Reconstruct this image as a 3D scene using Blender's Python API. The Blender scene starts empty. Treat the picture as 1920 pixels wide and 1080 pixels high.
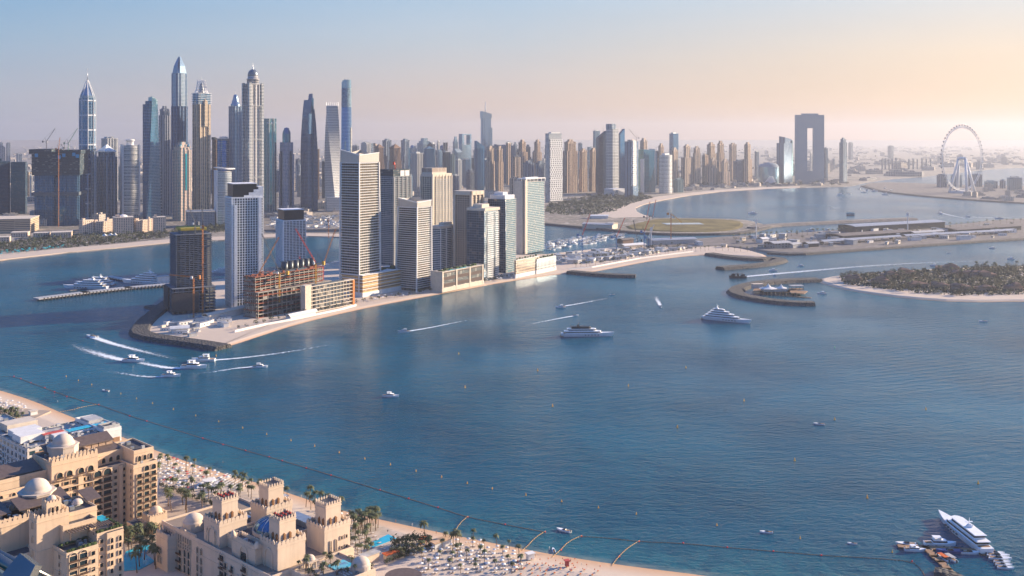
import bpy, math, random
import numpy as np
from mathutils import Vector
R = math.radians
random.seed(7)
S = bpy.context.scene
COL = S.collection

# ------------------------------------------------------------------ camera
CAM_H, FOC, YH = 210.0, 1930.0, 255.0          # eye height (m), focal length and eye level in photo pixels
cam_d = bpy.data.cameras.new('camera'); cam = bpy.data.objects.new('camera', cam_d); COL.objects.link(cam)
cam.location = (0, 0, CAM_H); cam.rotation_euler = (R(90), 0, 0)
cam_d.sensor_width = 36.0; cam_d.lens = 36.0 * FOC / 1920.0
cam_d.shift_y = -(540.0 - YH) / 1920.0
cam_d.clip_start = 0.5; cam_d.clip_end = 90000
S.camera = cam

# ------------------------------------------------------------------ light
SUN_AZ, SUN_EL = 65.0, 17.0                     # degrees clockwise from +Y, degrees up
sun_v = Vector((math.sin(R(SUN_AZ)) * math.cos(R(SUN_EL)), math.cos(R(SUN_AZ)) * math.cos(R(SUN_EL)), math.sin(R(SUN_EL))))
sl = bpy.data.lights.new('sun', 'SUN'); so = bpy.data.objects.new('sun', sl); COL.objects.link(so)
sl.energy = 4.4; sl.angle = R(0.55); sl.color = (1.0, 0.80, 0.58)
so.rotation_euler = (-sun_v).to_track_quat('-Z', 'Y').to_euler()
so.location = (300, 100, 900)

W = bpy.data.worlds.new('World'); S.world = W; W.use_nodes = True
wn, wl = W.node_tree.nodes, W.node_tree.links
wn.clear()
def wnode(t, **k):
    n = wn.new(t)
    for a, b in k.items(): setattr(n, a, b)
    return n
sky = wnode('ShaderNodeTexSky', sky_type='NISHITA', sun_disc=False, sun_elevation=R(SUN_EL), sun_rotation=R(SUN_AZ),
            air_density=1.0, dust_density=2.5, ozone_density=2.0, altitude=200.0)
tc = wnode('ShaderNodeTexCoord')
sep = wnode('ShaderNodeSeparateXYZ'); wl.new(tc.outputs['Generated'], sep.inputs[0])
def wmath(op, a, b=None, clamp=False):
    n = wnode('ShaderNodeMath', operation=op, use_clamp=clamp)
    for i, v in enumerate((a, b)):
        if v is None: continue
        if isinstance(v, (int, float)): n.inputs[i].default_value = v
        else: wl.new(v, n.inputs[i])
    return n.outputs[0]
def wramp(fac, stops):
    n = wnode('ShaderNodeValToRGB'); cr = n.color_ramp
    while len(cr.elements) < len(stops): cr.elements.new(0.5)
    for e, (p, c) in zip(cr.elements, stops): e.position = p; e.color = (*c, 1)
    wl.new(fac, n.inputs[0]); return n.outputs[0]
def s2l(r, g, b):
    f = lambda c: (c / 255 / 12.92) if c / 255 <= 0.04045 else ((c / 255 + 0.055) / 1.055) ** 2.4
    return (f(r), f(g), f(b))
el = sep.outputs['Z']
# dusty bands over the horizon: cool side (away from the sun) and warm side (towards it)
cool = wramp(wmath('MULTIPLY', el, 2.0, True), [(0.0, s2l(172, 180, 198)), (0.07, s2l(184, 190, 206)), (0.18, s2l(158, 188, 216)), (0.27, s2l(134, 182, 224)), (.55, s2l(76, 142, 216)), (1.0, s2l(62, 134, 228))])
mid = wramp(wmath('MULTIPLY', el, 2.0, True), [(0.0, s2l(216, 190, 178)), (0.06, s2l(226, 202, 190)), (0.18, s2l(200, 208, 218)), (0.27, s2l(180, 206, 230)), (.55, s2l(80, 144, 216)), (1.0, s2l(62, 134, 228))])
warm = wramp(wmath('MULTIPLY', el, 2.0, True), [(0.0, s2l(240, 188, 150)), (0.06, s2l(250, 212, 174)), (0.15, s2l(246, 222, 198)), (0.27, s2l(214, 222, 230)), (.55, s2l(96, 150, 216)), (1.0, s2l(62, 134, 228))])
hx = wmath('ADD', wmath('MULTIPLY', sep.outputs['X'], 0.9455), wmath('MULTIPLY', sep.outputs['Y'], 0.3256))   # towards 71 degrees
t1 = wmath('MULTIPLY', wmath('SUBTRACT', hx, -0.14), 1 / 0.42, True)      # cool -> mid
t2 = wmath('MULTIPLY', wmath('SUBTRACT', hx, 0.32), 1 / 0.36, True)       # mid -> warm
def wmix(f, a, b, bt='MIX'):
    n = wnode('ShaderNodeMix', data_type='RGBA', blend_type=bt)
    if isinstance(f, (int, float)): n.inputs[0].default_value = f
    else: wl.new(f, n.inputs[0])
    wl.new(a, n.inputs[6]); wl.new(b, n.inputs[7]); return n.outputs[2]
grad = wmix(t2, wmix(t1, cool, mid), warm)
cl = wnode('ShaderNodeTexNoise'); cl.inputs['Scale'].default_value = 3.0; cl.inputs['Detail'].default_value = 3
mp = wnode('ShaderNodeMapping'); mp.inputs['Scale'].default_value = (1, 1, 9); wl.new(tc.outputs['Generated'], mp.inputs[0]); wl.new(mp.outputs[0], cl.inputs['Vector'])
cv = wmath('ADD', wmath('MULTIPLY', wmath('SUBTRACT', cl.outputs[0], 0.5), 0.10), 1.0)
vm = wnode('ShaderNodeVectorMath', operation='SCALE'); wl.new(grad, vm.inputs[0]); wl.new(cv, vm.inputs['Scale'])
b1 = wnode('ShaderNodeBackground'); wl.new(sky.outputs[0], b1.inputs[0]); b1.inputs[1].default_value = 0.006
b2 = wnode('ShaderNodeBackground'); wl.new(vm.outputs[0], b2.inputs[0]); b2.inputs[1].default_value = 0.31
ad = wnode('ShaderNodeAddShader'); wl.new(b1.outputs[0], ad.inputs[0]); wl.new(b2.outputs[0], ad.inputs[1])
wo = wnode('ShaderNodeOutputWorld'); wl.new(ad.outputs[0], wo.inputs[0])

S.view_settings.view_transform = 'Standard'; S.view_settings.look = 'None'
S.view_settings.exposure = 1.5; S.view_settings.gamma = 1.0; S.view_settings.use_curve_mapping = False
S.render.engine = 'CYCLES'
cy = S.cycles
cy.max_bounces = 5; cy.diffuse_bounces = 2; cy.glossy_bounces = 3; cy.transmission_bounces = 2; cy.volume_bounces = 1
cy.transparent_max_bounces = 8; cy.use_denoising = True; cy.use_adaptive_sampling = True; cy.adaptive_threshold = 0.02
cy.sample_clamp_indirect = 6.0; cy.sample_clamp_direct = 20.0; cy.caustics_reflective = False; cy.caustics_refractive = False

# ------------------------------------------------------------------ helpers
def P(px, py, z=0.0):
    "photo pixel -> point where that sight line meets height z"
    y = (CAM_H - z) * FOC / (py - YH)
    return ((px - 960.0) * y / FOC, y, z)
def P2(px, py, z=0.0):
    a = P(px, py, z); return (a[0], a[1])
def XY(px, Y): return ((px - 960.0) * Y / FOC, Y)

class NT:
    def __init__(s, name):
        s.m = bpy.data.materials.new(name); s.m.use_nodes = True
        s.n, s.l = s.m.node_tree.nodes, s.m.node_tree.links
        s.b = s.n['Principled BSDF']
    def new(s, t, **k):
        n = s.n.new(t)
        for a, b in k.items(): setattr(n, a, b)
        return n
    def put(s, sock, v):
        if isinstance(v, (int, float)): sock.default_value = v
        elif isinstance(v, (tuple, list)): sock.default_value = (*v, 1) if len(v) == 3 and len(sock.default_value) == 4 else v
        else: s.l.new(v, sock)
    def math(s, op, a, b=None, c=None, clamp=False):
        n = s.new('ShaderNodeMath', operation=op, use_clamp=clamp)
        for i, v in enumerate((a, b, c)):
            if v is not None: s.put(n.inputs[i], v)
        return n.outputs[0]
    def mix(s, f, a, b, bt='MIX'):
        n = s.new('ShaderNodeMix', data_type='RGBA', blend_type=bt)
        s.put(n.inputs[0], f); s.put(n.inputs[6], a); s.put(n.inputs[7], b); return n.outputs[2]
    def noise(s, vec, scale, detail=3, rough=0.5, sc=None):
        if sc is not None:
            m = s.new('ShaderNodeMapping'); m.inputs['Scale'].default_value = sc; s.l.new(vec, m.inputs[0]); vec = m.outputs[0]
        n = s.new('ShaderNodeTexNoise'); s.l.new(vec, n.inputs['Vector'])
        n.inputs['Scale'].default_value = scale; n.inputs['Detail'].default_value = detail; n.inputs['Roughness'].default_value = rough
        return n.outputs[0]
    def ramp(s, f, stops, interp='LINEAR'):
        n = s.new('ShaderNodeValToRGB'); cr = n.color_ramp; cr.interpolation = interp
        while len(cr.elements) < len(stops): cr.elements.new(0.5)
        for e, (p, c) in zip(cr.elements, stops): e.position = p; e.color = (*c, 1) if isinstance(c, tuple) else (c, c, c, 1)
        s.put(n.inputs[0], f); return n.outputs[0]
    def coord(s, w='Object'): return s.new('ShaderNodeTexCoord').outputs[w]
    def set(s, **k):
        for a, v in k.items(): s.put(s.b.inputs[{'color': 'Base Color', 'rough': 'Roughness', 'metal': 'Metallic', 'normal': 'Normal', 'ior': 'IOR', 'spec': 'Specular IOR Level', 'alpha': 'Alpha', 'emit': 'Emission Color', 'emits': 'Emission Strength'}[a]], v)
        return s.m
MATS = {}
def mat(name, col=(.5, .5, .5), rough=.7, metal=0.0, var=.18, scale=.3, bump=0.0):
    "plain surface with uneven tone"
    if name in MATS: return MATS[name]
    t = NT(name); g = t.coord()
    n = t.noise(g, scale, 4, .6)
    lo = tuple(c * (1 - var) for c in col); hi = tuple(min(1, c * (1 + var)) for c in col)
    t.set(color=t.ramp(n, [(.3, lo), (.7, hi)]), rough=rough, metal=metal, spec=.5 if metal or rough < .45 else .12)
    if bump:
        b = t.new('ShaderNodeBump'); b.inputs['Strength'].default_value = bump; t.l.new(t.noise(g, scale * 4, 3), b.inputs['Height']); t.set(normal=b.outputs[0])
    MATS[name] = t.m; return t.m
def facade(name, wall, glass, fh=3.6, bw=4.0, wz=.6, wx=.7, gm=.6, gr=.12, wr=.7, roof=None, pv=.35, jig=False, xoff=0.0, band=0, bandc=None, strip=None):
    "storeys and bays of windows laid out in metres along the wall (UV = metres along the wall, height)"
    if name in MATS: return MATS[name]
    t = NT(name); uv = t.new('ShaderNodeSeparateXYZ'); t.l.new(t.coord('UV'), uv.inputs[0])
    u = t.math('ADD', t.math('DIVIDE', uv.outputs[0], bw), xoff); v = t.math('DIVIDE', uv.outputs[1], fh)
    fv = t.math('FRACT', v); iv = t.math('FLOOR', v)
    if jig:
        w1 = t.new('ShaderNodeTexWhiteNoise', noise_dimensions='1D'); t.put(w1.inputs['W'], iv); u = t.math('ADD', u, w1.outputs[0])
    fu = t.math('FRACT', u); iu = t.math('FLOOR', u)
    cmb = t.new('ShaderNodeCombineXYZ'); t.put(cmb.inputs[0], iu); t.put(cmb.inputs[1], iv)
    wn_ = t.new('ShaderNodeTexWhiteNoise', noise_dimensions='2D'); t.l.new(cmb.outputs[0], wn_.inputs[0]); rnd = wn_.outputs[0]
    mz = t.math('LESS_THAN', t.math('ABSOLUTE', t.math('SUBTRACT', fv, .5)), wz / 2)
    mx = t.math('LESS_THAN', t.math('ABSOLUTE', t.math('SUBTRACT', fu, .5)), wx / 2)
    m = t.math('MULTIPLY', mz, mx)
    if strip: m = t.math('MAXIMUM', m, t.math('MULTIPLY', t.math('LESS_THAN', t.math('FRACT', t.math('DIVIDE', uv.outputs[0], strip[0])), strip[1]), t.math('LESS_THAN', fv, .86)))
    geo = t.new('ShaderNodeNewGeometry'); sn = t.new('ShaderNodeSeparateXYZ'); t.l.new(geo.outputs['Normal'], sn.inputs[0])
    up = t.math('GREATER_THAN', sn.outputs[2], .6)
    m = t.math('MULTIPLY', m, t.math('SUBTRACT', 1.0, up))
    big = t.noise(t.coord(), .03, 4, .6); fine = t.noise(t.coord(), .5, 3)
    wc = t.mix(t.math('MULTIPLY', big, .5), tuple(min(1, c * 1.12) for c in wall), tuple(c * .78 for c in wall))
    wc = t.mix(t.math('MULTIPLY', fine, .25), wc, tuple(c * .6 for c in wall))
    if band:
        bm = t.math('LESS_THAN', t.math('FRACT', t.math('DIVIDE', v, float(band))), 1.0 / band)
        wc = t.mix(bm, wc, bandc or tuple(c * .5 for c in wall)); m = t.math('MULTIPLY', m, t.math('SUBTRACT', 1.0, bm))
    g2 = t.mix(t.math('MULTIPLY', rnd, pv), glass, (.0, .0, .0))
    g2 = t.mix(t.math('MULTIPLY', t.math('GREATER_THAN', rnd, .84), .4), g2, (.55, .52, .46))
    g2 = t.mix(t.math('MULTIPLY', big, .45), g2, tuple(c * 1.6 for c in glass))
    rc = roof or tuple(c * .8 for c in wall)
    wc = t.mix(up, wc, t.mix(t.math('GREATER_THAN', t.noise(t.coord(), .25, 2), .55), rc, tuple(c * .6 for c in rc)))
    t.set(color=t.mix(m, wc, g2), rough=t.math('ADD', t.math('MULTIPLY', m, gr - wr), wr), metal=t.math('MULTIPLY', m, gm), spec=t.math('ADD', t.math('MULTIPLY', m, .4), .08))
    MATS[name] = t.m; return t.m

class G:
    "collects polygons with UVs in metres; build() links them as one mesh object"
    def __init__(s): s.v = []; s.f = []; s.mi = []; s.uv = []; s.sm = []
    def face(s, pts, m=0, uv=None, smooth=False):
        i = len(s.v); s.v += [tuple(p) for p in pts]; s.f.append(tuple(range(i, i + len(pts)))); s.mi.append(m); s.sm.append(smooth)
        s.uv += uv if uv else [(p[0], p[1]) for p in pts]
    def prism(s, poly, z0, z1, m=0, mt=None, top=None, cap=True, bot=False, smooth=False, u0=0.0):
        "poly counter-clockwise; top: other outline at z1 (same count)"
        top = top or poly; n = len(poly); u = u0
        tz = z1 if hasattr(z1, '__len__') else [z1] * n
        bz = z0 if hasattr(z0, '__len__') else [z0] * n
        for i in range(n):
            j = (i + 1) % n; a, b, c, d = poly[i], poly[j], top[j], top[i]
            L = math.hypot(b[0] - a[0], b[1] - a[1])
            s.face([(a[0], a[1], bz[i]), (b[0], b[1], bz[j]), (c[0], c[1], tz[j]), (d[0], d[1], tz[i])], m, [(u, bz[i]), (u + L, bz[j]), (u + L, tz[j]), (u, tz[i])], smooth)
            u += L
        if cap: s.face([(p[0], p[1], z) for p, z in zip(top, tz)], m if mt is None else mt)
        if bot: s.face([(p[0], p[1], z) for p, z in zip(reversed(poly), reversed(bz))], m)
        return s
    def box(s, x0, x1, y0, y1, z0, z1, m=0, mt=None, bot=False):
        return s.prism([(x0, y0), (x1, y0), (x1, y1), (x0, y1)], z0, z1, m, mt, bot=bot)
    def obox(s, cx, cy, w, d, rz, z0, z1, m=0, mt=None, bot=False):
        return s.prism(rect(w, d, cx, cy, rz), z0, z1, m, mt, bot=bot)
    def lathe(s, prof, n=16, cx=0, cy=0, m=0, smooth=True, ph=0.0, sx=1, sy=1):
        for k in range(len(prof) - 1):
            (r0, z0), (r1, z1) = prof[k], prof[k + 1]
            for i in range(n):
                a, b = ph + 2 * math.pi * i / n, ph + 2 * math.pi * (i + 1) / n
                q = []
                for r, z, an in ((r0, z0, a), (r0, z0, b), (r1, z1, b), (r1, z1, a)):
                    p = (cx + sx * r * math.cos(an), cy + sy * r * math.sin(an), z)
                    if p not in q: q.append(p)
                rr = max(r0, r1)
                if len(q) > 2: s.face(q, m, [(rr * (a if t in (0, 3) else b), (z0 if t < 2 else z1)) for t in range(4)][:len(q)], smooth)
        return s
    def tube(s, p0, p1, r, n=4, r1=None, m=0):
        p0, p1 = Vector(p0), Vector(p1); d = p1 - p0
        if d.length < 1e-6: return s
        d.normalize(); x = d.orthogonal().normalized(); y = d.cross(x); r1 = r if r1 is None else r1
        A = [p0 + (x * math.cos(2 * math.pi * i / n) + y * math.sin(2 * math.pi * i / n)) * r for i in range(n)]
        B = [p1 + (x * math.cos(2 * math.pi * i / n) + y * math.sin(2 * math.pi * i / n)) * r1 for i in range(n)]
        for i in range(n):
            j = (i + 1) % n; s.face([A[i], A[j], B[j], B[i]], m, smooth=n > 5)
        s.face(list(reversed(A)), m); s.face(B, m); return s
    def path(s, pts, r, n=4, m=0):
        for a, b in zip(pts, pts[1:]): s.tube(a, b, r, n, m=m)
        return s
    def loft(s, rings, m=0, caps=True, smooth=True):
        for a, b in zip(rings, rings[1:]):
            n = len(a)
            for i in range(n):
                j = (i + 1) % n; s.face([a[i], a[j], b[j], b[i]], m, smooth=smooth)
        if caps: s.face(list(reversed(rings[0])), m); s.face(rings[-1], m)
        return s
    def build(s, name, mats, parent=None, loc=None, rz=0.0):
        me = bpy.data.meshes.new(name)
        me.from_pydata(s.v, [], s.f)
        if not isinstance(mats, (list, tuple)): mats = [mats]
        for x in mats: me.materials.append(x)
        if s.f:
            me.polygons.foreach_set('material_index', s.mi)
            me.polygons.foreach_set('use_smooth', s.sm)
            l = me.uv_layers.new(name='UVMap'); l.data.foreach_set('uv', np.array(s.uv, dtype=np.float32).ravel())
        if any(s.sm):
            import bmesh
            bm = bmesh.new(); bm.from_mesh(me); bmesh.ops.remove_doubles(bm, verts=bm.verts, dist=1e-4); bm.to_mesh(me); bm.free()
        me.update()
        o = bpy.data.objects.new(name, me); COL.objects.link(o)
        if parent: o.parent = parent
        if loc: o.location = loc
        o.rotation_euler.z = rz
        return o
def rect(w, d, cx=0, cy=0, rz=0):
    c, s_ = math.cos(rz), math.sin(rz)
    return [(cx + x * c - y * s_, cy + x * s_ + y * c) for x, y in ((-w / 2, -d / 2), (w / 2, -d / 2), (w / 2, d / 2), (-w / 2, d / 2))]
def ngon(r, n, cx=0, cy=0, ph=0, sx=1, sy=1): return [(cx + sx * r * math.cos(ph + 2 * math.pi * i / n), cy + sy * r * math.sin(ph + 2 * math.pi * i / n)) for i in range(n)]
def sc(poly, k, k2=None): return [(x * k, y * (k if k2 is None else k2)) for x, y in poly]
def rot(poly, a): return [(x * math.cos(a) - y * math.sin(a), x * math.sin(a) + y * math.cos(a)) for x, y in poly]
def thing(name, label, cat, loc=(0, 0, 0), rz=0.0, group=None):
    o = bpy.data.objects.new(name, None); COL.objects.link(o); o.location = loc; o.rotation_euler = (0, 0, rz); o.empty_display_size = 1
    o['label'] = label; o['category'] = cat
    if group: o['group'] = group
    return o
def tag(o, label=None, cat=None, group=None, kind=None):
    for k, v in (('label', label), ('category', cat), ('group', group), ('kind', kind)):
        if v: o[k] = v
    return o
KIDS = {}
def dup(root, loc, rz=0.0, label=None, scale=None, group=None):
    "copy of a thing with copies of its parts and sub-parts (meshes shared)"
    def kids(o):
        if o.name not in KIDS: KIDS[o.name] = [c for c in bpy.data.objects if c.parent == o]
        return KIDS[o.name]
    def cp(o, par):
        c = o.copy(); COL.objects.link(c); c.parent = par
        for k in kids(o): cp(k, c)
        return c
    r = cp(root, None); r.location = loc; r.rotation_euler = (0, 0, rz)
    if label: r['label'] = label
    if group: r['group'] = group
    if scale: r.scale = (scale,) * 3 if isinstance(scale, (int, float)) else scale
    return r
def struct(o): o['kind'] = 'structure'; return o

# ------------------------------------------------------------------ setting: water and land
def inset(poly, d):
    n = len(poly); out = []
    for i in range(n):
        p, a, b = Vector(poly[i]), Vector(poly[i - 1]), Vector(poly[(i + 1) % n])
        e1 = (p - a).normalized(); e2 = (b - p).normalized()
        n1 = Vector((-e1.y, e1.x)); n2 = Vector((-e2.y, e2.x)); m = (n1 + n2)
        m = m.normalized() if m.length > 1e-3 else n1
        out.append(tuple(p + m * d / max(.5, m.dot(n1))))
    return out
def area(p): return sum(p[i - 1][0] * p[i][1] - p[i][0] * p[i - 1][1] for i in range(len(p))) / 2
def ccw(p): return p if area(p) > 0 else list(reversed(p))
def smooth(pts, it=1, closed=True):
    for _ in range(it):
        o = []
        n = len(pts)
        for i in range(n if closed else n - 1):
            a, b = pts[i], pts[(i + 1) % n]
            o += [(a[0] * .75 + b[0] * .25, a[1] * .75 + b[1] * .25), (a[0] * .25 + b[0] * .75, a[1] * .25 + b[1] * .75)]
        pts = o if closed else [pts[0]] + o + [pts[-1]]
    return pts
def land(name, pts, material, z=1.6, slope=9.0, sm=1, raw=False):
    poly = ccw(pts if raw else [P2(*p) for p in pts])
    if sm: poly = smooth(poly, sm)
    g = G(); g.prism(inset(poly, -slope * .3), -.6, z, top=inset(poly, slope * .7))
    return struct(g.build(name, material))

def sand_mat():
    t = NT('sand'); g = t.coord(); geo = t.new('ShaderNodeNewGeometry'); sp = t.new('ShaderNodeSeparateXYZ'); t.l.new(geo.outputs['Position'], sp.inputs[0])
    n1 = t.noise(g, .02, 5, .6); n2 = t.noise(g, .35, 4, .7)
    c = t.mix(n1, (.68, .57, .46), (.56, .46, .37)); c = t.mix(t.math('MULTIPLY', n2, .45), c, (.40, .32, .25))
    wet = t.math('SUBTRACT', 1.0, t.math('DIVIDE', sp.outputs[2], 1.2), clamp=True)
    c = t.mix(wet, c, (.52, .32, .19))
    t.set(color=c, rough=.95, spec=.1); b = t.new('ShaderNodeBump'); b.inputs['Strength'].default_value = .5; b.inputs['Distance'].default_value = .4; t.l.new(n2, b.inputs['Height']); t.set(normal=b.outputs[0])
    return t.m
SAND = sand_mat()
def city_ground():
    t = NT('city_ground'); g = t.coord()
    n1 = t.noise(g, .004, 6, .65); n2 = t.noise(g, .03, 4, .7)
    c = t.ramp(n1, [(.3, (.07, .065, .06)), (.5, (.20, .17, .14)), (.7, (.33, .28, .23))])
    c = t.mix(t.math('MULTIPLY', t.math('GREATER_THAN', n2, .56), .6), c, (.07, .08, .05))
    c = t.mix(t.math('MULTIPLY', t.math('GREATER_THAN', t.noise(g, .05, 3, .6), .62), .6), c, (.62, .58, .52))
    t.set(color=c, rough=.95); return t.m
CITY = city_ground()
def rock_mat():
    t = NT('rock_armour'); g = t.coord()
    v = t.new('ShaderNodeTexVoronoi'); v.inputs['Scale'].default_value = .45; t.l.new(g, v.inputs['Vector'])
    c = t.mix(v.outputs['Distance'], (.085, .08, .078), (.015, .015, .018)); c = t.mix(.35, c, t.ramp(t.noise(g, .3, 3), [(.4, .03), (.6, .12)]))
    b = t.new('ShaderNodeBump'); b.inputs['Strength'].default_value = 1; b.inputs['Distance'].default_value = 1.5; b.invert = True; t.l.new(v.outputs['Distance'], b.inputs['Height'])
    t.set(color=c, rough=.9, normal=b.outputs[0]); return t.m
ROCK = rock_mat()
PAVE = mat('paving', (.19, .17, .155), .85, var=.25, scale=.06)
ASPH = mat('asphalt', (.07, .07, .075), .9, scale=.05)
GREEN = mat('lawn', (.16, .13, .05), .95, var=.4, scale=.02)

fore_shore = [(-700, 585), (-400, 640), (-150, 692), (0, 733), (60, 752), (130, 782), (215, 815), (300, 850), (400, 884), (500, 912), (560, 933), (640, 959), (700, 973), (800, 995), (900, 1015), (1000, 1035), (1100, 1052), (1200, 1066), (1330, 1082), (1450, 1100), (1650, 1130), (1900, 1180)]
fs = [P2(*p) for p in fore_shore]
land('beach', smooth(fs, 1, False) + [(500, -60), (-1600, -60), (-1600, fs[0][1])], SAND, 1.7, 26, 0, raw=True)
main_shore = [(-900, 520), (-300, 505), (0, 490), (60, 483), (130, 475), (210, 468), (270, 462), (330, 456), (410, 452), (500, 447), (560, 444), (640, 446), (700, 446), (760, 440), (860, 432), (1020, 420)]
gi = [(1060, 424), (1120, 429), (1190, 437), (1260, 440), (1330, 440), (1395, 438), (1430, 431), (1442, 424), (1430, 420), (1412, 415), (1400, 413), (1370, 411), (1300, 409.5), (1240, 409.5), (1222, 408.5)]
bay = [(1205, 404), (1193, 398), (1190, 391), (1205, 384), (1240, 376), (1290, 367), (1350, 360), (1430, 355), (1500, 352.5), (1570, 351), (1600, 349.5), (1612, 345), (1640, 341), (1661, 337), (1717, 333), (1756, 329), (1840, 319), (1920, 314), (2300, 309)]
ms = [P2(*p) for p in main_shore + gi + bay]
land('ground', smooth(ms, 1, False) + [(60000, 7500), (60000, 52000), (-60000, 52000), (-60000, ms[0][1])], CITY, 1.5, 10, 0, raw=True)
land('land_wheel_island', [(1618, 349), (1650, 358), (1675, 362), (1740, 369), (1830, 376), (1930, 382), (2100, 392), (2200, 352), (1920, 350), (1754, 346), (1700, 343.5), (1655, 342.5), (1625, 344.5)], PAVE, 3, 6)
tower_spit = [(418, 653), (432, 648), (452, 642), (500, 626), (560, 607), (660, 583), (750, 565), (850, 547), (950, 528), (1062, 512), (1105, 511), (1150, 503), (1200, 493), (1260, 483), (1330, 477), (1370, 480), (1430, 483), (1440, 480), (1400, 468), (1350, 462), (1290, 461), (1230, 466), (1180, 463), (1130, 466), (1060, 473), (1010, 479), (900, 478), (760, 486), (640, 492), (520, 508), (440, 520), (345, 535), (335, 552), (322, 566), (296, 588), (275, 606), (262, 622), (263, 630), (300, 637), (360, 645), (405, 654)]
land('land_tower_spit', tower_spit, SAND, 1.6, 8)
land('land_port', [(1225, 466), (1300, 465), (1360, 463), (1395, 467), (1440, 474), (1490, 477), (1560, 472), (1700, 462), (1800, 455), (1925, 447), (2400, 425), (2400, 398), (1925, 411), (1870, 413), (1800, 422), (1700, 428), (1580, 432), (1500, 438), (1400, 443), (1330, 447), (1260, 455), (1215, 461)], PAVE, 2.6, 5)
land('land_villa_island', [(1537, 531), (1580, 543), (1620, 550), (1700, 560), (1800, 567), (1930, 565), (2300, 570), (2500, 500), (1930, 500), (1800, 503), (1640, 512), (1560, 519), (1535, 524)], SAND, 2.0, 9)
for nm_, pp_ in (('beach', [(-10, 490), (0, 489.4), (60, 482.4), (130, 474.4), (210, 467.4), (270, 461.4), (330, 455.4), (410, 451.4), (500, 446.6), (560, 443.6), (640, 445.6), (640, 440), (560, 438.6), (500, 441), (410, 445), (330, 449), (270, 454), (200, 461), (130, 466.5), (60, 473), (-10, 479)]),
    ('beach', [(1222, 407.8), (1206, 403.6), (1194.4, 398), (1191.5, 391), (1206, 384.4), (1241, 376.3), (1291, 367.3), (1350, 360.2), (1430, 355.2), (1500, 352.6), (1500, 350), (1430, 352.2), (1350, 356.5), (1290, 362.5), (1230, 370), (1180, 382), (1140, 394), (1120, 404), (1150, 410)])):
    pl_ = ccw([P2(*p) for p in pp_]); struct(G().prism(pl_, .3, 1.9).build(nm_, SAND))
def strip(name, pts, w, z, material, w2=None, crest=.35, closed=False):
    "rubble bank / pier along a photo polyline; trapezoid section"
    c = [Vector(P2(*p)) for p in smooth(pts, 1, False)]
    n = len(c); g = G(); rings = []
    for i in range(n):
        d = (c[min(i + 1, n - 1)] - c[max(i - 1, 0)]).normalized(); q = Vector((-d.y, d.x)); k = (w2 if w2 else w) * i / (n - 1) + w * (1 - i / (n - 1))
        rings.append([(*(c[i] + q * k / 2), -.6), (*(c[i] + q * k * crest), z), (*(c[i] - q * k * crest), z), (*(c[i] - q * k / 2), -.6)])
    g.loft(rings, smooth=False); return g.build(name, material)
def tstrip(label, *a, cat='breakwater', **k): return tag(strip(cat.replace(' ', '_'), *a, **k), label, cat)
tstrip('dark rubble bank round the sandy tip below the unfinished towers', [(345, 548), (322, 566), (296, 587), (272, 606), (260, 623), (268, 632), (310, 639), (370, 647), (419, 655)], 24, 4, ROCK)
tstrip('small dark rubble spur behind the unfinished twin tower', [(280, 576), (296, 581), (320, 580)], 16, 2.5, ROCK)
tstrip('rubble groyne with paved top between the two beaches', [(1068, 512), (1110, 516), (1150, 519), (1192, 520)], 22, 4, ROCK)
tstrip('hooked rubble breakwater ending the second beach', [(1330, 478), (1370, 484), (1420, 489), (1445, 486), (1468, 489), (1455, 494), (1420, 500), (1350, 505)], 26, 4, ROCK)
tstrip('curved rubble breakwater sheltering the tented jetty', [(1535, 527), (1470, 529), (1410, 535), (1375, 546), (1385, 556), (1430, 565), (1480, 571), (1527, 572)], 28, 4, ROCK, w2=20)
tstrip('rubble edge in front of the grassy spit', [(1020, 421), (1060, 425), (1120, 430), (1190, 438), (1260, 441), (1330, 441), (1395, 439), (1440, 427)], 22, 4, ROCK)
tstrip('long flat causeway pier running out from the grassy spit', [(1412, 430), (1440, 425), (1500, 421.5), (1600, 416.5), (1712, 412)], 38, 5, PAVE, cat='causeway')
tstrip('rubble toe along the port island', [(1440, 476), (1490, 479), (1560, 474), (1700, 464), (1800, 457), (1925, 449)], 14, 3, ROCK)
tstrip('rubble bank along the edge of the wheel island', [(1618, 349.5), (1650, 358.6), (1675, 362.6), (1740, 369.6), (1830, 376.6), (1930, 382.6), (2050, 390)], 24, 4, ROCK)
struct(G().prism(inset(ccw([P2(*p) for p in smooth([(1150, 430), (1250, 437), (1350, 437), (1398, 430), (1400, 418), (1370, 413), (1250, 411), (1215, 413)], 1)]), 6), 1.2, 3.5, 0, top=inset(ccw([P2(*p) for p in smooth([(1150, 430), (1250, 437), (1350, 437), (1398, 430), (1400, 418), (1370, 413), (1250, 411), (1215, 413)], 1)]), 14)).build('lawn', GREEN))

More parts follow.
